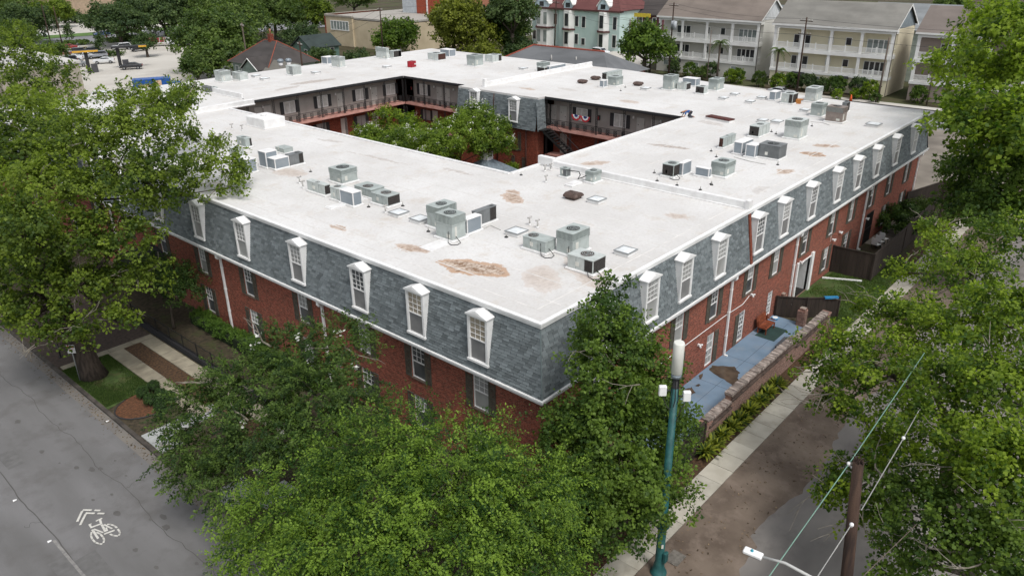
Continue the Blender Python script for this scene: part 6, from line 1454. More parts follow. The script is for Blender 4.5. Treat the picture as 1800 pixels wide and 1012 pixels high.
for x in (-2.2,-1.2,4.2):
    for y in (-.95,.95): b = MB(); b.tube([(x,y-.14,.45),(x,y+.14,.45)], .45, 12); b.build('wheel', tyre, t)
# drive-through canopies, signs, poles, skips
for (lab, u, v, w, dz) in (('dark drive-through canopy with yellow edge, left one behind the white suv',158,128,5.0,0),('dark L-shaped drive-through canopy post with yellow tip, right one',213,120,6.0,1)):
    p = at(u, v, 0); t = thing('drive_through_canopy', lab, 'canopy', (p.x,p.y,0), -.4)
    b = MB(); b.box(-.35,.35,-.35,.35,0,4.4); b.build('post', dark_trim, t); b = MB(); b.box(-1.2 if dz else -w/2,w if dz else w/2,-1.0,1.0,4.4,4.75); b.build('canopy', dark_trim, t); b = MB(); b.box(w-1.6 if dz else -w/2,w+.05 if dz else w/2,-1.06,-1.0,4.4,4.75); b.build('yellow_edge', pmat('amber_edge', lin('#d9a63a'), .6), t); b = MB(); b.box(.5,1.8,-.4,.2,0,1.8); b.build('menu_board', pmat('menu_grey', lin('#4c4c50'), .6), t)
for lab, u, v, m, s in (('bright red rubbish skip beside the tree at the avenue',353,32,'c8402e',1.0),('orange diamond road work sign by the avenue trees',270,46,'d06a30',.5)):
    p = at(u, v, 0)
    if s == 1.0: t = thing('skip', lab, 'skip', (p.x,p.y,0), -.2); b = MB(); b.ext([(-3.2,.2),(3.2,.2),(3.6,2.6),(-3.6,2.6)], 'y', -1.3, 1.3); b.build('hopper', pmat('skip_red', lin('#c8402e'), .6), t); b = MB(); b.box(-3.8,3.8,-1.4,1.4,2.6,2.75); b.build('rim', MATS['skip_red'], t)
    else: t = thing('road_work_sign', lab, 'sign', (p.x,p.y,0), .6); b = MB(); b.cyl(0,0,0,2.5,.06,6); b.build('post', gm, t); M = Matrix.Translation((0,0,3.2)) @ Matrix.Rotation(math.pi/4,4,'Y'); b = MB(); b.box(-.9,.9,-.04,.04,-.9,.9,M=M); b.build('sign_plate', pmat('sign_orange', lin('#d06a30'), .6), t)
p = at(1477,188,0); t = thing('recycling_cart', 'low light blue container standing in the street behind the right wing', 'container', (p.x-1.5,p.y,-.05)); b = MB(); b.box(-.6,.6,-1.2,1.2,.05,1.1); b.build('body', pmat('light_blue', lin('#6fb8c8'), .5), t, bevel=.08); b = MB(); b.box(-.65,.65,-1.25,1.25,1.1,1.2); b.build('lid', MATS['light_blue'], t)
p = at(1495,178,0); t = thing('traffic_cone', 'orange traffic cone on the pavement below the yellow bush', 'cone', (p.x,p.y,0)); b = MB(); b.cyl(0,0,.05,1.1,.28,10,.06); b.build('cone', pmat('cone_orange', lin('#e0602a'), .6), t); b = MB(); b.box(-.35,.35,-.35,.35,0,.05); b.build('foot', tyre, t)
t = thing('excavator_arm', 'orange digger arm reaching over the far pavement beside the dark fence', 'digger', (56.5,-8.5,0)); b = MB(); b.tube([(0,0,.8),(1.6,.6,2.4),(4.2,1.6,3.0)], .16, 6); b.build('boom', pmat('digger_orange', lin('#b8642c'), .6), t); b = MB(); b.tube([(0,0,.8),(-1.2,-.4,1.6)], .12, 6); b.box(-1.6,-.9,-.7,0,1.0,1.5); b.build('bucket', MATS['digger_orange'], t); b = MB(); b.box(3.6,6,.8,2.6,.2,2.2); b.box(3.4,6.2,.6,2.8,-.1,.5); b.build('cab', dark_trim, t)
def tpole(label, x, y, h, m=grey_wood, arms=1, lean=0.0, transformer=False, r=.18):
    t = thing('utility_pole', label, 'pole', (x,y,0)); b = MB(); b.tube([(0,0,0),(lean,lean*.3,h)], [r,r*.65], 8); b.build('shaft', m, t)
    for i in range(arms):
        z = h-.6-i*2.2; b = MB(); M = Matrix.Translation((lean*z/h,lean*.3*z/h,z)) @ Matrix.Rotation(1.3,4,'Z'); b.box(-1.3,1.3,-.06,.06,-.06,.06,M=M); b.build('crossarm', m, t)
        b = MB()
        for k in (-1.1,-.5,.5,1.1): q = M @ Vector((k,0,.06)); b.cyl(q.x,q.y,q.z,q.z+.25,.06,6)
        b.build('insulators', gm, t)
    if transformer: b = MB(); b.smooth=True; b.cyl(.45,.1,h-5.0,h-3.4,.38,10); b.cyl(-.1,-.7,h-5.0,h-3.4,.38,10); b.build('transformer', pmat('transformer_grey', lin('#a9aeb2'), .5), t)
    return Vector((x+lean,y+lean*.3,h))
tops = [tpole('bare wooden pole in front of the round tree, right of the annex', 113.2,69.5,11.0,arms=0), tpole('wooden pole with twin transformers in front of the pale grey townhouse', 117.3,62.3,14.2,m=creosote,arms=1,lean=.3,transformer=True),
        tpole('tall leaning dark pole in front of the cream townhouse', 115.0,34.6,13.0,m=creosote,arms=2,lean=-.6), tpole('grey wooden pole in front of the right end of the cream townhouse', 115.6,20.8,10.5,arms=0,lean=-.3),
        tpole('thin pole in the pale grey townhouse garden', 116.8,53.4,9.6,arms=0,r=.10), tpole('short bare pole in the lane between cream and taupe townhouses', 118.2,13.8,8.4,arms=0,lean=-.4,r=.15)]
tp = [tpole('wooden pole with white crossarm above the hip roof house', 56.5,100.5,9.8,arms=1,m=creosote), tpole('thin pole among the trees left of the hip roof house', 62.0,128.0,11.0,arms=1), tpole('wooden pole in front of the beige building trees', 96,126,12.0,arms=1,m=creosote),
      tpole('dark pole left of the turquoise mansion door', 131,118,13.5,arms=0,m=creosote), tpole('leaning dark pole in front of the turquoise mansion', 129.5,101.5,12.5,arms=1,m=creosote,lean=.7)]
lp = [tpole('tall thin pole beside the avenue at upper left, right one', 78.0,240,12,arms=0), tpole('dark pole beside the car park at far upper left', 58,222,11,arms=0,m=creosote), tpole('dark pole pair partner beside the car park at far upper left', 60.5,221,10.5,arms=0,m=creosote)]
fw_ = pmat('far_cable', lin('#3c3c3c'), .7)
def far_wire(label, pts, sag): 
    wire(label, pts, .022, sag, m=fw_)
for k, dz in enumerate((-.2,-1.0,-2.8)):
    far_wire(['top overhead wire along the cross street','second overhead wire along the cross street','lowest overhead wire along the cross street'][k], [tops[1]+Vector((0,18,dz)), tops[1]+Vector((0,0,dz)), tops[2]+Vector((0,0,dz)), tops[2]+Vector((.5,-45,dz))], .7)
for k, dz in enumerate((-.2,-1.6)):
    far_wire(['upper overhead wire from the hip roof house to the mansion','lower overhead wire from the hip roof house to the mansion'][k], [tp[1]+Vector((0,0,dz)), tp[0]+Vector((0,0,dz)), tp[2]+Vector((0,0,dz)), tp[3]+Vector((0,0,dz)), tp[4]+Vector((0,0,dz)), tops[0]+Vector((0,0,dz))], .6)
for (lab,u,v,h) in (('grey street light on the avenue near the red skip',340,48,9.5),('white lamp post in the car park by the flatbed truck',268,74,7.5)):
    p = at(u,v,0); t = thing('street_lamp', lab, 'street lamp', (p.x,p.y,0)); b = MB(); b.cyl(0,0,0,h,.12,8,.07); b.tube([(0,0,h),(-1.6,1.0,h+.3)], .06, 6); b.build('post', gm, t); b = MB(); b.box(-2.4,-1.5,.7,1.2,h+.22,h+.4); b.build('lamp_head', rail_white, t)

for i, (k_, lab, u, v, c_) in enumerate((('suv','black suv in the front row of the car park beside the store wall',118,112,'2b2d31'),('sedan','grey car in the front row of the car park, second from the store wall',135,118,'7d8084'),('sedan','red-brown car near the store end of the car park',108,100,'6a3a34'),
    ('suv','white suv on the car park entrance by the island hedge',215,88,'d2d4d6'),('sedan','blue car on the avenue above the car park',180,64,'3a4f7a'),('sedan','white car on the avenue near the left lamp pole',70,66,'d6d8da'),('suv','silver suv parked under the avenue trees, left',262,60,'a9acb0'),('sedan','black car parked by the flatbed truck',246,90,'222428'))):
    car(k_, lab, cat_(u, v), -.35 + .05*i, c_)

for i, (k_, lab, u, v, c_) in enumerate((('sedan','white car parked nose-in beside the left canopy post',128,108,'cfd1d3'),('suv','dark suv just left of the young car park tree',160,96,'2f3238'),('sedan','beige car behind the left canopy',146,92,'b5a98c'),('suv','grey suv parked right of the silver car row',172,103,'7a7d82'),('sedan','red car at the rear of the left car row',120,88,'8a2a2a'))):
    car(k_, lab, cat_(u, v), -.4 + .04*i, c_)
# ---------------------------------------------------------------- vegetation
def spray_tpl(kind, n, rng):
    """leaf positions and long-axis directions of one twig, unit size"""
    if kind == 'twig':        # long arching twig with leaves on both sides
        t = rng.uniform(.1, 1, n); side = rng.choice([-1, 1], n)
        P = np.stack([t + rng.normal(0,.05,n), side * rng.uniform(.02,.13,n)*(1-.5*t), -.25*t*t + rng.normal(0,.05,n)], 1)
        D = np.stack([.7+rng.normal(0,.2,n), side*.7+rng.normal(0,.2,n), -.2+rng.normal(0,.3,n)], 1)
    else:                      # tuft
        d = rng.normal(0,1,(n,3)); d /= np.linalg.norm(d,axis=1)[:,None]; r = rng.uniform(.15,1,n)**.6
        P = d * r[:,None] * np.array([.55,.55,.36]) + np.array([.25,0,0]); D = d + rng.normal(0,.4,(n,3)) + np.array([0,0,-.15])
    return P, D / np.linalg.norm(D, axis=1)[:,None]
DK = 2.5; GAP = -.55
def crown_mesh(clumps, dens, nleaf, leaf, size, kind, seed, droop=.25, inner=.55, lump=.22, asp=.5, tone=(.5,.3)):
    leaf = leaf*(1.3 if leaf > .18 else 1.08); asp = (.62 if kind == 'twig' else .85); dens = dens*(DK if leaf <= .2 else 1.6)
    """clumps: (cx,cy,cz,rx,ry,rz); returns (mesh arrays, spray centres)"""
    rng = np.random.default_rng(seed); C_, O_, K_ = [], [], []
    for ci, (cx,cy,cz,rx,ry,rz) in enumerate(clumps):
        area = 4*math.pi*((rx*ry)**1.6/3+(rx*rz)**1.6/3+(ry*rz)**1.6/3)**(1/1.6)
        n = max(4, int(area*dens)); d = rng.normal(0,1,(n,3)); d /= np.linalg.norm(d,axis=1)[:,None]
        d[:,2] = np.where((d[:,2] < -.35) & (rng.random(n) < .75), -d[:,2], d[:,2])
        ph = rng.uniform(0,6.28,6)
        w = 1 + lump*(np.sin(d[:,0]*5+ph[0])*np.sin(d[:,1]*5+ph[1]) + .8*np.sin(d[:,2]*6+ph[2]+d[:,0]*4) + .5*np.sin(d[:,1]*11+ph[3])*np.sin(d[:,0]*10+ph[4]))
        r = (1 - rng.random(n)**1.4*(1-inner)) * w
        C_.append(np.array([cx,cy,cz]) + d*r[:,None]*np.array([rx,ry,rz])); O_.append(d); K_.append(np.full(n, rng.normal(0,.13)))
    C_ = np.concatenate(C_); O_ = np.concatenate(O_); K_ = np.concatenate(K_)
    kf = 1.25/size; pz = rng.uniform(0,6.28,6); gx, gy, gz = C_[:,0]*kf, C_[:,1]*kf, C_[:,2]*kf*1.3
    gg = np.sin(gx+pz[0])*np.sin(gy*1.1+pz[1]) + np.sin(gy*.8+gz+pz[2])*np.sin(gx*.9-gz*.8+pz[3]) + .5*np.sin(gx*2.3+pz[4])*np.sin(gy*2.1+gz*1.7+pz[5])
    kp = gg > GAP; C_, O_, K_ = C_[kp], O_[kp], K_[kp] + .06*gg[kp]; m = len(C_)
    tpl = [spray_tpl(kind, nleaf, rng) for _ in range(8)]
    sc = size*rng.uniform(.65,1.35,m)
    # orientation: x-axis outward with droop
    X = O_ + rng.normal(0,.45,(m,3)); X[:,2] -= droop; X /= np.linalg.norm(X,axis=1)[:,None]
    up = np.tile([0,0,1.],(m,1)) + rng.normal(0,.25,(m,3)); Y = np.cross(up, X); Y /= np.linalg.norm(Y,axis=1)[:,None]+1e-9; Z = np.cross(X,Y)
    Vs, Ts = [], []
    which = rng.integers(0,8,m)
    for k in range(8):
        idx = np.where(which==k)[0]
        if len(idx) == 0: continue
        P, D = tpl[k]
        B = np.stack([X[idx],Y[idx],Z[idx]],1)           # (s,3,3) rows basis
        pos = C_[idx][:,None,:] + np.einsum('nk,skj->snj', P, B)*sc[idx][:,None,None]
        dr = np.einsum('nk,skj->snj', D, B); dr += rng.normal(0,.25,dr.shape); dr /= np.linalg.norm(dr,axis=2)[:,:,None]
        nrm = rng.normal(0,.36,dr.shape) + np.array([0,0,.75]) + .95*O_[idx][:,None,:]
        w_ = np.cross(dr, nrm); w_ /= np.linalg.norm(w_,axis=2)[:,:,None]+1e-9
        L = leaf*rng.uniform(.6,1.3,dr.shape[:2])[:,:,None]
        a = pos; b_ = pos+dr*L*.5+w_*L*asp*.5; c = pos+dr*L; e = pos+dr*L*.5-w_*L*asp*.5
        Vs.append(np.stack([a,b_,c,e],2).reshape(-1,3))
        tt = tone[0] + K_[idx][:,None] + rng.normal(0,tone[1]*.62,(len(idx),1)) + rng.normal(0,tone[1]*.34,dr.shape[:2])
        Ts.append(np.clip(tt,0,1).reshape(-1))
    return np.concatenate(Vs), np.concatenate(Ts), C_
LEAFTOT = [0]
def quads_obj(name, V, T, m, parent=None, loc=(0,0,0)):
    n = len(V)//4; LEAFTOT[0] += n
    me = bpy.data.meshes.new(name); me.vertices.add(len(V)); me.vertices.foreach_set('co', V.astype(np.float32).ravel())
    me.loops.add(n*4); me.loops.foreach_set('vertex_index', np.arange(n*4, dtype=np.int32)); me.polygons.add(n); me.polygons.foreach_set('loop_start', np.arange(0,n*4,4,dtype=np.int32))
    try: me.polygons.foreach_set('loop_total', np.full(n,4,dtype=np.int32))
    except Exception: pass
    a = me.attributes.new('tint','FLOAT','FACE'); a.data.foreach_set('value', T.astype(np.float32)); me.materials.append(m); me.update(calc_edges=True)
    o = bpy.data.objects.new(name, me); col.objects.link(o); o.parent = parent; o.location = loc; return o
def tree(label, base, clumps, leafm, name='broadleaf_tree', cat='tree', dens=1.6, nleaf=22, leaf=.14, size=.8, kind='tuft', seed=1, droop=.25, inner=.55, lump=.22, trunk=.3, barkm=None,
         group=None, fork=.45, bare=0, asp=.5, tone=(.5,.42), limbs=None, blossoms=0, lean=None, twigs=True, crown_name='crown'):
    rng = random.Random(seed); bx, by, bz = base
    t = thing(name, label, cat, (bx,by,bz), group=group)
    rel = [(c[0]-bx,c[1]-by,c[2]-bz,*c[3:]) for c in clumps]
    V, T, C_ = crown_mesh(rel, dens, nleaf, leaf, size, kind, seed, droop, inner, lump, asp, tone)
    quads_obj(crown_name, V, T, leafm, t)
    zc = sum(c[2] for c in rel)/len(rel); fz = max(.4, min(zc*fork*1.2, zc*.8)); cxm = sum(c[0] for c in rel)/len(rel)*.25; cym = sum(c[1] for c in rel)/len(rel)*.25
    if lean: cxm, cym = lean
    b = MB(); b.smooth = True; rt = trunk
    F_ = Vector((cxm,cym,fz)); b.tube([(0,0,-.1),(cxm*.1,cym*.1,fz*.12),(cxm*.45,cym*.45,fz*.5),F_], [rt*1.45,rt*1.1,rt*.95,rt*.85], 10 if trunk > .25 else 7)
    tips = []; nodes = [(F_, rt*.8)]
    for (cx,cy,cz,rx,ry,rz_) in sorted(rel, key=lambda c: (Vector(c[:3])-F_).length):
        E = Vector((cx,cy,cz-rz_*.25)); P0, pr = min(nodes, key=lambda q: (q[0]-E).length + .45*(q[0]-F_).length); mid = P0.lerp(E,.5)+Vector((rng.uniform(-.5,.5),rng.uniform(-.5,.5),rng.uniform(-.1,.5)))*min(1.0,rx*.3)
        r0 = rt*.5*min(1,.5+rx/6); r0 = min(pr*.8, max(r0*.9, .03)); b.tube([P0,mid,E], [r0,r0*.8,r0*.6], 6); nodes.append((E, r0*.8)); r0 *= .6
        if twigs:
            k = int(min(9, 3+rx*1.5))
            for i in range(k):
                a = rng.uniform(0,6.28); e = rng.uniform(-.2,1.1); q = E+Vector((math.cos(a)*math.cos(e)*rx*.85,math.sin(a)*math.cos(e)*ry*.85,math.sin(e)*rz_*.85)); s = mid.lerp(E, rng.uniform(.3,1)); m2 = s.lerp(q,.5)+Vector((rng.uniform(-.3,.3),rng.uniform(-.3,.3),rng.uniform(-.1,.4)))
                b.tube([s,m2,q], [r0*.35,r0*.22,.015], 5); tips.append((s,m2,q,E,rx,ry,rz_))
    b.build('trunk', barkm or bark, t)
    if bare:
        b = MB(); b.smooth = True
        for i in range(bare):
            c = rel[rng.randrange(len(rel))]; a = rng.uniform(0,6.28); e = rng.uniform(-.3,.9); E = Vector(c[:3])
            d = Vector((math.cos(a)*math.cos(e)*c[3],math.sin(a)*math.cos(e)*c[4],math.sin(e)*c[5])); p = E+d*rng.uniform(.4,.7); pts = [p]; dr = d.normalized()
            L = rng.uniform(.9,2.2)
            for k in range(4): dr = (dr+Vector((rng.uniform(-.5,.5),rng.uniform(-.5,.5),rng.uniform(-.35,.35)))).normalized(); pts.append(pts[-1]+dr*L/4)
            r0 = rng.uniform(.025,.055); b.tube(pts, [r0,r0*.8,r0*.6,r0*.4,r0*.2], 5)
            for k in (2,3):
                q = pts[k]; d2 = (dr+Vector((rng.uniform(-1,1),rng.uniform(-1,1),rng.uniform(-.5,.5)))).normalized(); b.tube([q,q+d2*L*.3,q+d2*L*.5+Vector((0,0,rng.uniform(-.2,.2)))], [r0*.5,r0*.3,.008], 4)
        tag(b.build('bare_branches', twig_grey, t), kind='stuff')
    if blossoms:
        rg = np.random.default_rng(seed+5); idx = rg.integers(0,len(C_),blossoms); P = C_[idx]; P = np.repeat(P,9,0)+rg.normal(0,.11,(blossoms*9,3)); P[:,2] += .38
        d = rg.normal(0,1,P.shape); d/=np.linalg.norm(d,axis=1)[:,None]; w = np.cross(d,[0,0,1.]); L=.18
        V = np.stack([P,P+d*L/2+w*L/2,P+d*L,P+d*L/2-w*L/2],1).reshape(-1,3); o = quads_obj('blossoms', V, rg.random(len(P)), leafmat('petals',(.55,.55,.50),(.8,.8,.76),.2), t); tag(o, kind='stuff')
    return t
oakL = leafmat('leaf_live_oak', (.040,.075,.012), (.20,.27,.032), .44)
oakD = leafmat('leaf_oak_dark', (.042,.085,.018), (.16,.245,.036), .45)
elmL = leafmat('leaf_elm', (.030,.075,.014), (.225,.34,.045), .47)
myrt = leafmat('leaf_myrtle', (.024,.054,.014), (.125,.195,.038), .42)
dkgr = leafmat('leaf_dark', (.022,.050,.012), (.085,.145,.026), .35)
brig = leafmat('leaf_bright', (.048,.10,.014), (.25,.34,.03), .46)
yell = leafmat('leaf_yellow_green', (.075,.095,.014), (.23,.26,.035), .42)
farg = leafmat('leaf_far_green', (.050,.090,.025), (.150,.215,.050), .40)
farb = leafmat('leaf_far_bluegreen', (.036,.068,.026), (.105,.155,.050), .36)
shrub = leafmat('leaf_boxwood', (.018,.042,.012), (.055,.105,.022), .2)
ivy = leafmat('leaf_aspidistra', (.025,.055,.010), (.30,.33,.04), .35)
def CL(u, v, z, rx, ry=None, rz=None):
    p = at(u, v, z); return (p.x, p.y, p.z, rx, ry or rx, rz or rx*.62)
# big live oak on the left verge
cl = [CL(230,235,14,2.6),CL(300,195,13.5,2.1),CL(330,255,12.5,2.1),CL(385,290,11.4,1.6),CL(255,310,12,2.6),CL(150,250,13.5,2.7),CL(170,340,11,2.8),CL(80,320,12,2.7),CL(95,430,9,2.6),CL(205,420,8.8,2.3),CL(30,400,11,2.5),
      CL(60,500,7,2.5),CL(140,500,6.4,2.3),CL(225,490,6.2,1.9),CL(40,555,5.4,1.9),CL(115,590,4.4,1.5),CL(205,560,4.6,1.2),CL(290,340,10.4,2.0),CL(235,180,14.5,1.9),CL(325,165,14,1.6),CL(405,325,10.4,1.1),CL(420,300,10.8,.8)]
tree('huge spreading live oak with thick dark trunk on the left verge', (-9.6,29.0,0), cl, oakL, name='live_oak', dens=1.35, nleaf=30, leaf=.17, size=.62, seed=3, trunk=.62, barkm=bark_dark, bare=60, inner=.55, lump=.34, droop=.15, fork=.42, lean=(-.6,.6))
cl = [CL(30,110,12,4),CL(70,150,11,4),CL(20,200,12,4.5),CL(60,250,11,4),CL(10,290,10,4),CL(110,205,10,3.4),CL(25,60,11,3.0),CL(35,360,8.5,3.2),CL(5,460,6,3)]
tree('second live oak behind the huge one at the left edge of the picture', (-9.0,52,0), cl, oakL, name='live_oak', dens=.8, nleaf=26, leaf=.21, size=.75, seed=4, trunk=.5, barkm=bark_dark, bare=10, inner=.5, lump=.28)
# dark small tree by the entrance
cl = [CL(300,490,3.8,1.6,1.6,1.3),CL(325,510,3.2,1.4,1.4,1.2),CL(275,470,4.0,1.4)]
tree('dark small-leaved tree beside the black entrance awning', (-3.0,31.5,0), cl, dkgr, dens=3, nleaf=26, leaf=.11, size=.5, seed=5, trunk=.10)
# crape myrtle and elm at the bottom
cl = [CL(600,605,7.0,1.5),CL(510,620,7.0,1.9),CL(430,680,6.2,2.0),CL(360,720,5.2,1.8),CL(560,680,6.6,2.2),CL(470,760,5.4,2.1),CL(350,790,4.0,1.6),CL(420,840,4.0,1.7),CL(540,760,5.5,2.0),CL(310,745,3.8,1.0),CL(635,720,5.4,1.3),CL(335,840,2.8,1.0)]
tree('feathery olive green crape myrtle in front of the left facade', (-6.2,9.6,0), cl, myrt, name='crape_myrtle', dens=3.6, nleaf=36, leaf=.105, size=.72, kind='twig', seed=6, trunk=.16, inner=.45, lump=.25, bare=16, blossoms=10)
cl = [CL(700,780,7.4,1.9),CL(610,795,7.0,1.8),CL(800,785,7.5,1.9),CL(885,825,7.0,1.7),CL(560,850,6.4,2.0),CL(680,850,7.4,2.3),CL(790,850,7.6,2.3),CL(900,880,6.8,2.0),CL(480,900,5.0,1.7),CL(600,950,6.0,2.2),CL(730,960,6.6,2.4),CL(850,960,6.2,2.3),CL(940,950,5.0,1.7),CL(500,990,4.4,1.8),CL(960,850,6.0,1.4),CL(640,1060,5.4,2.4),CL(800,1060,5.4,2.4),CL(960,1010,3.6,1.6),CL(440,965,3.6,1.3),CL(540,1060,4,1.9)]
tree('broad drooping elm filling the bottom centre of the picture', (-6.0,-.8,0), cl, elmL, name='drooping_elm', dens=3.3, nleaf=40, leaf=.095, size=.95, kind='twig', seed=7, droop=.6, tone=(.45,.6), trunk=.28, inner=.45, lump=.22)
# upright oak at the roof corner
cl = [CL(1075,535,11.0,.95,.95,1.1),CL(1065,590,10.0,1.45,1.45,1.3),CL(1100,620,9.2,1.7,1.7,1.3),CL(1140,700,7.2,1.7,1.7,1.4),CL(1015,740,6.4,1.4),CL(1000,900,3.2,1.6),CL(1150,880,3.2,1.5),CL(1050,660,8.4,1.5,1.5,1.3),CL(1120,680,7.8,1.6,1.6,1.3),CL(1050,740,6.8,1.8),CL(1130,760,6.0,1.9),CL(1020,810,5.4,1.7),CL(1110,840,4.8,2.0),CL(1040,880,4.0,1.9),CL(1160,740,5.6,1.3),CL(1000,860,4.0,1.3),CL(1080,930,2.8,1.6),CL(1160,810,4.0,1.3),CL(1010,770,5.8,1.2)]
tree('upright dark green oak hiding the street corner of the block', (2.0,-2.9,0), cl, oakD, name='upright_oak', dens=2.6, nleaf=30, leaf=.13, size=.5, seed=8, trunk=.2, inner=.4, lump=.28, droop=.1, bare=6)
cl = [CL(1010,965,1.2,1.2),CL(960,985,1.2,1.2),CL(1215,760,1.9,.7),CL(1180,800,1.2,.8)]
tree('low dark shrub mass at the foot of the corner oak', (-1.2,-3.2,0), cl, dkgr, name='shrub', cat='shrub', dens=3, nleaf=24, leaf=.10, size=.45, seed=9, trunk=.05)
# oaks on the right
cl = [CL(1650,440,8.5,1.4),CL(1590,475,7.6,1.1),CL(1700,480,9,2.0),CL(1780,420,10.2,2.0),CL(1600,560,8.0,2.0),CL(1535,545,7.0,1.0),CL(1700,580,9,2.3),CL(1790,560,10,2.3),CL(1480,620,6.8,1.6),CL(1570,650,7.6,1.9),CL(1680,680,8.6,2.2),CL(1780,690,9.4,2.2),
      CL(1430,650,6.0,1.0),CL(1500,690,6.4,1.3),CL(1620,760,7.4,1.8),CL(1730,800,8.4,2.1),CL(1800,820,9,2.0),CL(1560,790,5.6,1.3),CL(1460,715,5.4,.9),CL(1640,400,8.6,.9),CL(1530,840,4.8,1.3),CL(1470,860,3.8,1.0),CL(1540,900,3.6,1.1)]
tree('large bright live oak leaning in over the side street from the right edge', (12.5,-15.5,-.1), cl, brig, name='live_oak', dens=1.9, nleaf=30, leaf=.14, size=.55, seed=10, trunk=.45, bare=60, inner=.5, lump=.32, droop=.12)
cl = [CL(1600,870,6.0,1.6),CL(1700,900,7,1.9),CL(1790,900,7.5,1.9),CL(1640,960,5.4,1.6),CL(1740,980,6.2,1.9),CL(1590,980,4.4,1.3),CL(1810,1010,6.5,2)]
tree('dark oak with bare grey twigs in the lower right corner', (4.5,-18.0,-.1), cl, oakD, name='live_oak', dens=1.9, nleaf=28, leaf=.13, size=.55, seed=12, trunk=.35, bare=34, inner=.4, lump=.3)
cl = [CL(1395,620,4.4,.8),CL(1440,600,4.6,.9),CL(1380,690,3.6,.7),CL(1420,700,4.0,.9),CL(1490,500,4.5,.9),CL(1535,475,4.8,.8),CL(1560,430,5.0,.8)]
# upper right trees
cl = [CL(1760,40,16,4.2),CL(1700,120,14,3.6),CL(1790,140,14.5,4.0),CL(1740,220,12.5,4.0),CL(1705,200,12,2.4),CL(1800,60,18,4),CL(1790,250,12,4)]
tree('tall yellow-green tree at the upper right edge above the dark one', (66,-12,0), cl, brig, name='tall_tree', dens=.95, nleaf=26, leaf=.26, size=.95, seed=13, trunk=.45, bare=24, inner=.45, lump=.3)
cl = [CL(1740,310,8.6,3.4),CL(1695,300,7.6,2.1),CL(1790,300,9.2,3.2),CL(1700,345,6.4,1.8),CL(1760,380,6.6,2.8),CL(1710,370,6.2,2.3),CL(1800,370,7.0,2.6)]
tree('dark green dense tree over the far side pavement on the right', (54,-12.5,0), cl, oakD, name='dense_tree', dens=1.5, nleaf=26, leaf=.19, size=.75, seed=14, trunk=.35, bare=10)
cl = [CL(1590,375,1.8,1.4),CL(1570,390,1.4,1.3),CL(1600,400,1.2,1.1)]
tree('dark leafy shrub against the brick facade by the pale patio', (50.5,-1.6,0), cl, dkgr, name='shrub', cat='shrub', dens=3, nleaf=24, leaf=.16, size=.5, seed=15, trunk=.08)
cl = [CL(1630,365,1.2,1.2),CL(1650,385,1.0,1.0),CL(1610,360,1.0,.9)]
tree('greyish loose shrub at the far end of the pale patio', (54.0,-2.6,0), cl, farg, name='shrub', cat='shrub', dens=2.4, nleaf=22, leaf=.14, size=.5, seed=16, trunk=.05)
cl = [CL(1535,450,.5,.5,.5,.4)]
tree('small bright plant inside the corner of the brown board fence', (39.5,-2.7,0), [(39.5,-2.7,.5,.6,.6,.5)], brig, name='shrub', cat='shrub', dens=5, nleaf=18, leaf=.14, size=.3, seed=17, trunk=.04)
# courtyard
cl = [CL(835,205,8.0,2.0),CL(870,225,7.0,1.7),CL(800,235,7.0,2.6),CL(860,240,6.4,2.2),CL(760,262,6.0,2.8),CL(850,262,5.4,1.6),CL(700,262,5.6,2.4),CL(650,240,5.2,1.9),CL(885,255,5.0,1.4),CL(765,280,4.6,2.2),CL(725,240,5.8,2.0)]
tree('round crape myrtle with white blossoms filling the courtyard', (33,38.5,0), cl, leafmat('leaf_court', (.055,.105,.015), (.23,.32,.04), .48), name='crape_myrtle', dens=2.6, nleaf=28, leaf=.17, size=.6, seed=18, trunk=.2, blossoms=230, inner=.5, droop=.4)
cl = [CL(680,205,6.4,1.5),CL(715,215,6.0,1.5),CL(690,235,5.0,1.6),CL(665,225,5.0,1.1)]
tree('light green loose tree in the back corner of the courtyard', (37,51,0), cl, brig, name='courtyard_tree', dens=1.8, nleaf=24, leaf=.17, size=.6, seed=19, trunk=.14, bare=8)
tree('small bright bush at the front corner of the courtyard', (36.0,30.0,0), [CL(893,296,2.4,.9),CL(900,300,1.6,1.0)], brig, name='shrub', cat='shrub', dens=3, nleaf=22, leaf=.15, size=.45, seed=20, trunk=.05)
# topiary balls in the round bed
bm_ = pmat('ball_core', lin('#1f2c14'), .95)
balls = [((250,688),'back left clipped box ball in the round bed'),((270,678),'farthest clipped box ball in the round bed'),((283,692),'back right clipped box ball in the round bed'),((264,701),'middle clipped box ball in the round bed'),((281,713),'front clipped box ball nearest the street tiles'),((297,697),'rightmost clipped box ball beside the footpath')]
for i, ((u, v), lab) in enumerate(balls):
    p = at(u, v, .45); t = thing('clipped_bush', lab, 'bush', (p.x,p.y,0), group='clipped box balls'); V, T, _ = crown_mesh([(0,0,.42,.36,.36,.36)], 60, 16, .045, .07, 'tuft', 40+i, 0, .85, .03)
    quads_obj('foliage', V, T, shrub, t); b = MB(); b.dome(0,0,.42,.33,.33,10,5,low=-1.3); b.cyl(0,0,0,.2,.05,6); b.build('stem', bm_, t)  # solid dark green core inside the leaves, on a short stem
# hedge along the left facade
V, T, _ = crown_mesh([(-1.35+.1*math.sin(i),16+i*1.05,.55,.62,.72,.55) for i in range(15)], 12, 22, .07, .22, 'tuft', 61, 0, .7, .12)
t = thing('hedge', 'bright green trimmed hedge along the foot of the left brick facade', 'hedge', (0,0,0)); quads_obj('foliage', V, T, leafmat('leaf_hedge', (.04,.09,.012), (.12,.21,.03), .3), t)
b = MB(); b.box(-1.8,-.9,15.4,31.3,0,.75); b.build('hedge_core', bm_, t)  # solid dark green box filling the inside of the hedge
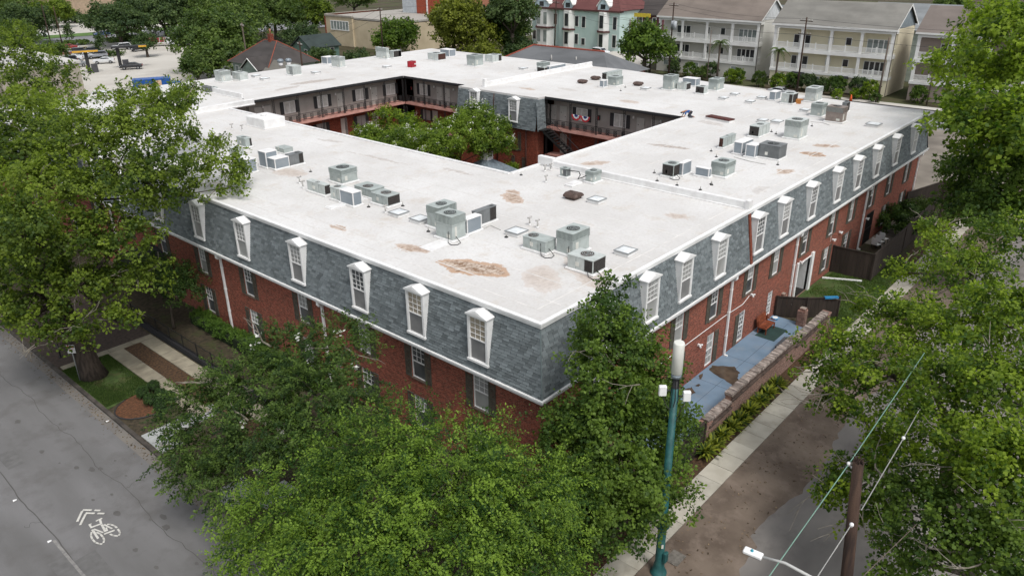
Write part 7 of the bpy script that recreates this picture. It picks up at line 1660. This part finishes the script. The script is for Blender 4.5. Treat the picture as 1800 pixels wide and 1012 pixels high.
# strap-leaved plants along the garden wall
def strap_plant(label, x, y, seed, s=1.0):
    rg = np.random.default_rng(seed); t = thing('cast_iron_plant', label, 'plant', (x,y,0), group='strap-leaved plants along the garden wall'); n = 110; V = []; T = []
    for i in range(n):
        a = rg.uniform(0,6.28); L = rg.uniform(.7,1.15)*s; w = rg.uniform(.06,.095)*s; r0 = rg.uniform(0,.28); d = np.array([math.cos(a),math.sin(a),0]); sd = np.array([-d[1],d[0],0]); tt = rg.uniform(0,1); lean = rg.uniform(.35,1.1); prev = None
        ang = rg.uniform(0,6.28); o_ = np.array([math.cos(ang)*r0, math.sin(ang)*r0*.8, .02])
        for k in range(5):
            f = k/4; p = o_ + d*L*lean*f**1.3*.8 + np.array([0,0,L*(f-.62*lean*f*f)]); ww = w*math.sin(math.pi*min(.97,f*.9+.08)); cur = (p-sd*ww,p+sd*ww)
            if prev is not None: V += [prev[0],prev[1],cur[1],cur[0]]; T.append(tt)
            prev = cur
    quads_obj('leaves', np.array(V), np.array(T), ivy, t)
PLX = [(1238,795),(1252,783),(1266,768),(1283,752),(1297,738),(1313,722),(1328,706),(1343,690),(1356,675)]
for i, (u, v) in enumerate(PLX):
    p = at(u, v, .2); strap_plant('strap-leaved plant by the garden wall, ' + ['nearest to the teal pole','second from the teal pole','third from the teal pole','fourth from the teal pole','fifth from the teal pole','sixth from the teal pole','third from the oak shade','second from the oak shade','last one in the oak shade'][i], p.x, -4.72, 70+i, 1.0)
# ---------------------------------------------------------------- far trees
def far_tree(label, u, v, z, r, m, seed, hgt=None, name='tree_beyond', leaf=.42, dens=.55, n=5, flat=.8, base=None):
    rg = random.Random(seed); c = at(u, v, z); cl = [(c.x,c.y,c.z,r*.78,r*.78,r*.66*flat)]
    for i in range(n): a = 6.283*i/n+rg.uniform(-.4,.4); cl.append((c.x+math.cos(a)*r*.6,c.y+math.sin(a)*r*.6,c.z+rg.uniform(-.35,.2)*r*flat,r*rg.uniform(.38,.55),r*rg.uniform(.38,.55),r*rg.uniform(.32,.48)*flat))
    return tree(label, base or (c.x,c.y,0), cl, m, name=name, dens=dens, nleaf=16, leaf=leaf, size=leaf*3.0, seed=seed, trunk=min(.5,.07*r+.1), twigs=False, inner=.6, lump=.22, barkm=bark)
FT = [('dark round tree left of the avenue crossing',205,35,7,9,farb,.7),('second dark round tree at the avenue, leaning left of the lamp',240,20,8,9,farb,.7),('spreading tree over the avenue near the red skip',285,20,8,10,farb,.8),
 ('dense tree right of the red skip',375,60,8,9,farg,.8),('tall dense tree in the row above the hip roof house, left',425,30,8,8,farg,.9),('tall dense tree in the row above the hip roof house, centre',480,22,8,8.5,farg,.9),('tall tree with lighter leaves above the hip roof house, right',535,18,8,8,oakL,.9),
 ('dark tree behind the chimney of the hip roof house',525,60,5,5,farb,.8),('round green tree left of the hip roof house',375,95,5,5.5,farg,.8),('lower bushy tree in front of the left end of the back roof',345,115,3.5,3.6,farg,.8),('tree between left hip roof eave and shed',405,70,5,6,oakD,.8),
 ('bushy tree with white flowers left of the beige building',565,100,3,3.0,farb,.8),('round glossy magnolia in front of the beige building',695,62,5,5.6,oakD,.9),('loose shrubby tree below the ribbon window',628,100,2.6,3.0,farb,.7),
 ('yellow-green tree at the top centre, tallest of its kind',820,45,8,7.5,yell,1.1),('yellow-green tree leaning left of the tallest one',795,25,10,5.5,yell,1.1),('dark green tree right of the yellow-green one',890,55,6,6.0,farg,1.0),('low dark tree in front of the mansion wing',915,85,3,4.5,farb,.8),('yellow shrub tree at the foot of the yellow-green trees',850,90,3.5,4,yell,.8),
 ('round tree between the annex and the pale grey townhouse',1135,75,6.5,5.5,oakD,1.1),('tree at the top edge left of the pale grey townhouse',1165,12,7,5,farb,.9),('young tree behind the taupe townhouse roof',1672,8,11,4,farg,.9),('dark tree mass at the very top left behind the store',20,15,6,10,farg,.8),
 ('small leafy tree with bright leaves by the parked poles at upper left',95,22,5,6,oakL,.9),('dark spreading tree in front of the low white-roofed building',40,38,6,8,farb,.8),('shrub at the end of the far concrete yard',130,30,2,5,farb,.5),('round dark shrub on the far concrete yard',168,15,2,5,farb,.5),
 ('dark tree behind the white house left of the mansion',900,12,12,6,farb,.9),('small tree at the store corner beside the car park',95,90,4,3.2,farg,.9),('round tree on the left of the parked lamp poles',30,62,5,5,farg,.9),('tree beside the drive-through lane and store wall',75,110,4,4,oakL,.9),('small tree at the rear edge of the car park near the avenue',255,75,3.5,3.0,farb,.9),('tree filling the top edge between tower and mass of trees',620,-8,9,8,farg,.8),('tree at the top edge above the red skip',400,5,10,10,farg,.8),('tree at the top edge left of centre',330,0,10,10,farb,.8)]
for i, (lab, u, v, z, r, m, fl) in enumerate(FT): far_tree(lab, u, v, z, r, m, 200+i, leaf=.40 if r > 5 else .3, flat=fl, dens=.62 if r > 6 else .85)
for i, (lab, u, v) in enumerate((('young columnar tree on the car park island, left one',120,60),('young columnar tree on the car park island, right one',175,78),('young columnar tree by the avenue verge',217,55))):
    c = at(u, v, 2.6); tree(lab, (c.x,c.y,0), [(c.x,c.y,2.6,1.0,1.0,2.0),(c.x,c.y,4.0,.7,.7,1.3)], farb, name='young_tree', dens=1.2, nleaf=16, leaf=.3, size=.7, seed=260+i, trunk=.1, twigs=False)
for i, (lab, u, v, rx) in enumerate((('trimmed green island hedge behind the silver cars',125,76,5),('trimmed green island hedge at the young tree',185,96,4.5),('trimmed green island by the avenue corner',225,68,7),('low green hedge beside the drive-through',155,90,3))):
    c = at(u, v, .5); tree(lab, (c.x,c.y,0), [(c.x,c.y,.4,rx,rx*.6,.7)], farg, name='hedge', cat='hedge', dens=1.2, nleaf=14, leaf=.3, size=.5, seed=270+i, trunk=.06, twigs=False)
# townhouse gardens: bushes and palms
BS = [(1185,118,1.6,farb,'reddish dark clipped bush at the pale grey townhouse pole'),(1212,122,1.8,oakD,'big round dark bush right of the pale townhouse awning'),(1232,128,1.6,farg,'grey-green bush in the pale townhouse garden'),(1250,122,1.9,farb,'dark bush under the palm of the pale townhouse'),(1285,133,1.6,brig,'bright bush left of the palm gap'),(1298,133,1.7,brig,'bright spreading bush at the right end of the pale townhouse'),(1335,138,1.8,farg,'green bush in the lane left of the cream townhouse'),
      (1368,143,1.9,brig,'bright rounded bush at the foot of the cream townhouse palm'),(1390,141,1.7,oakD,'dark round bush left of the cream townhouse door'),(1420,143,2.0,farb,'brownish dark bush right of the first black awning'),(1445,148,1.5,farb,'brownish low bush between the black awnings'),(1470,150,2.2,oakD,'tall dark clipped bush left of the second awning'),(1510,150,2.0,farb,'dark clipped bush right of the second awning'),(1530,158,2.0,brig,'yellow-green round bush, brightest in front of the cream townhouse'),
      (1472,166,1.1,brig,'small conical bright bush on the verge, left one'),(1503,165,1.1,brig,'small conical bright bush on the verge, right one'),(1615,165,1.8,oakD,'dark green bush at the taupe townhouse corner'),(1540,172,1.0,farg,'low grey-green bush near the street end')]
for i, (u, v, r, m, lab) in enumerate(BS):
    c = at(u, v, r*.8); tree(lab, (c.x,c.y,0), [(c.x,c.y,r*.7,r*.72,r*.72,r*.8)], m, name='garden_bush', cat='bush', dens=4.0, nleaf=18, leaf=.2, size=.32, seed=300+i, trunk=.08, twigs=False, lump=.06, inner=.8)
def palm(label, x, y, h, seed, m=farg):
    rg = np.random.default_rng(seed); t = thing('palm_tree', label, 'palm tree', (x,y,0)); b = MB(); b.smooth=True; b.tube([(0,0,0),(.1,.05,h*.5),(0,0,h)], [.26,.18,.2], 8); b.build('trunk', bark, t); V=[];T=[]
    for i in range(26):
        a = rg.uniform(0,6.28); e = rg.uniform(-.3,1.2); d = np.array([math.cos(a),math.sin(a),0]); L = rg.uniform(1.5,2.2)
        for k in range(12):
            f = (k+1)/12; p = np.array([0,0,h]) + d*L*f*math.cos(e*.7) + np.array([0,0,L*(math.sin(e)*f-.8*f*f)]); 
            for s in (-1,1):
                sd = np.array([-d[1],d[0],0])*s; q = p+sd*.5*(1.1-f)+np.array([0,0,-.22])+d*.2; w = d*.05; V += [p-w,p+w,q+w*.3,q-w*.3]; T.append(rg.random())
    quads_obj('fronds', np.array(V), np.array(T), m, t)
pp = at(1275,150,0)
palm('palm tree in front of the pale grey townhouse', 118.2,52.0,7.4,1); palm('palm tree in front of the cream townhouse, left of the dark pole', 116.5,39.5,7.0,2); palm('small palm at the left end of the pale grey townhouse', 118.5,67.5,5.0,3); palm('palm tree in front of the taupe townhouse', 117.0,11.0,6.0,4)
print('leaf quads', LEAFTOT[0], 'objects', len(col.objects))
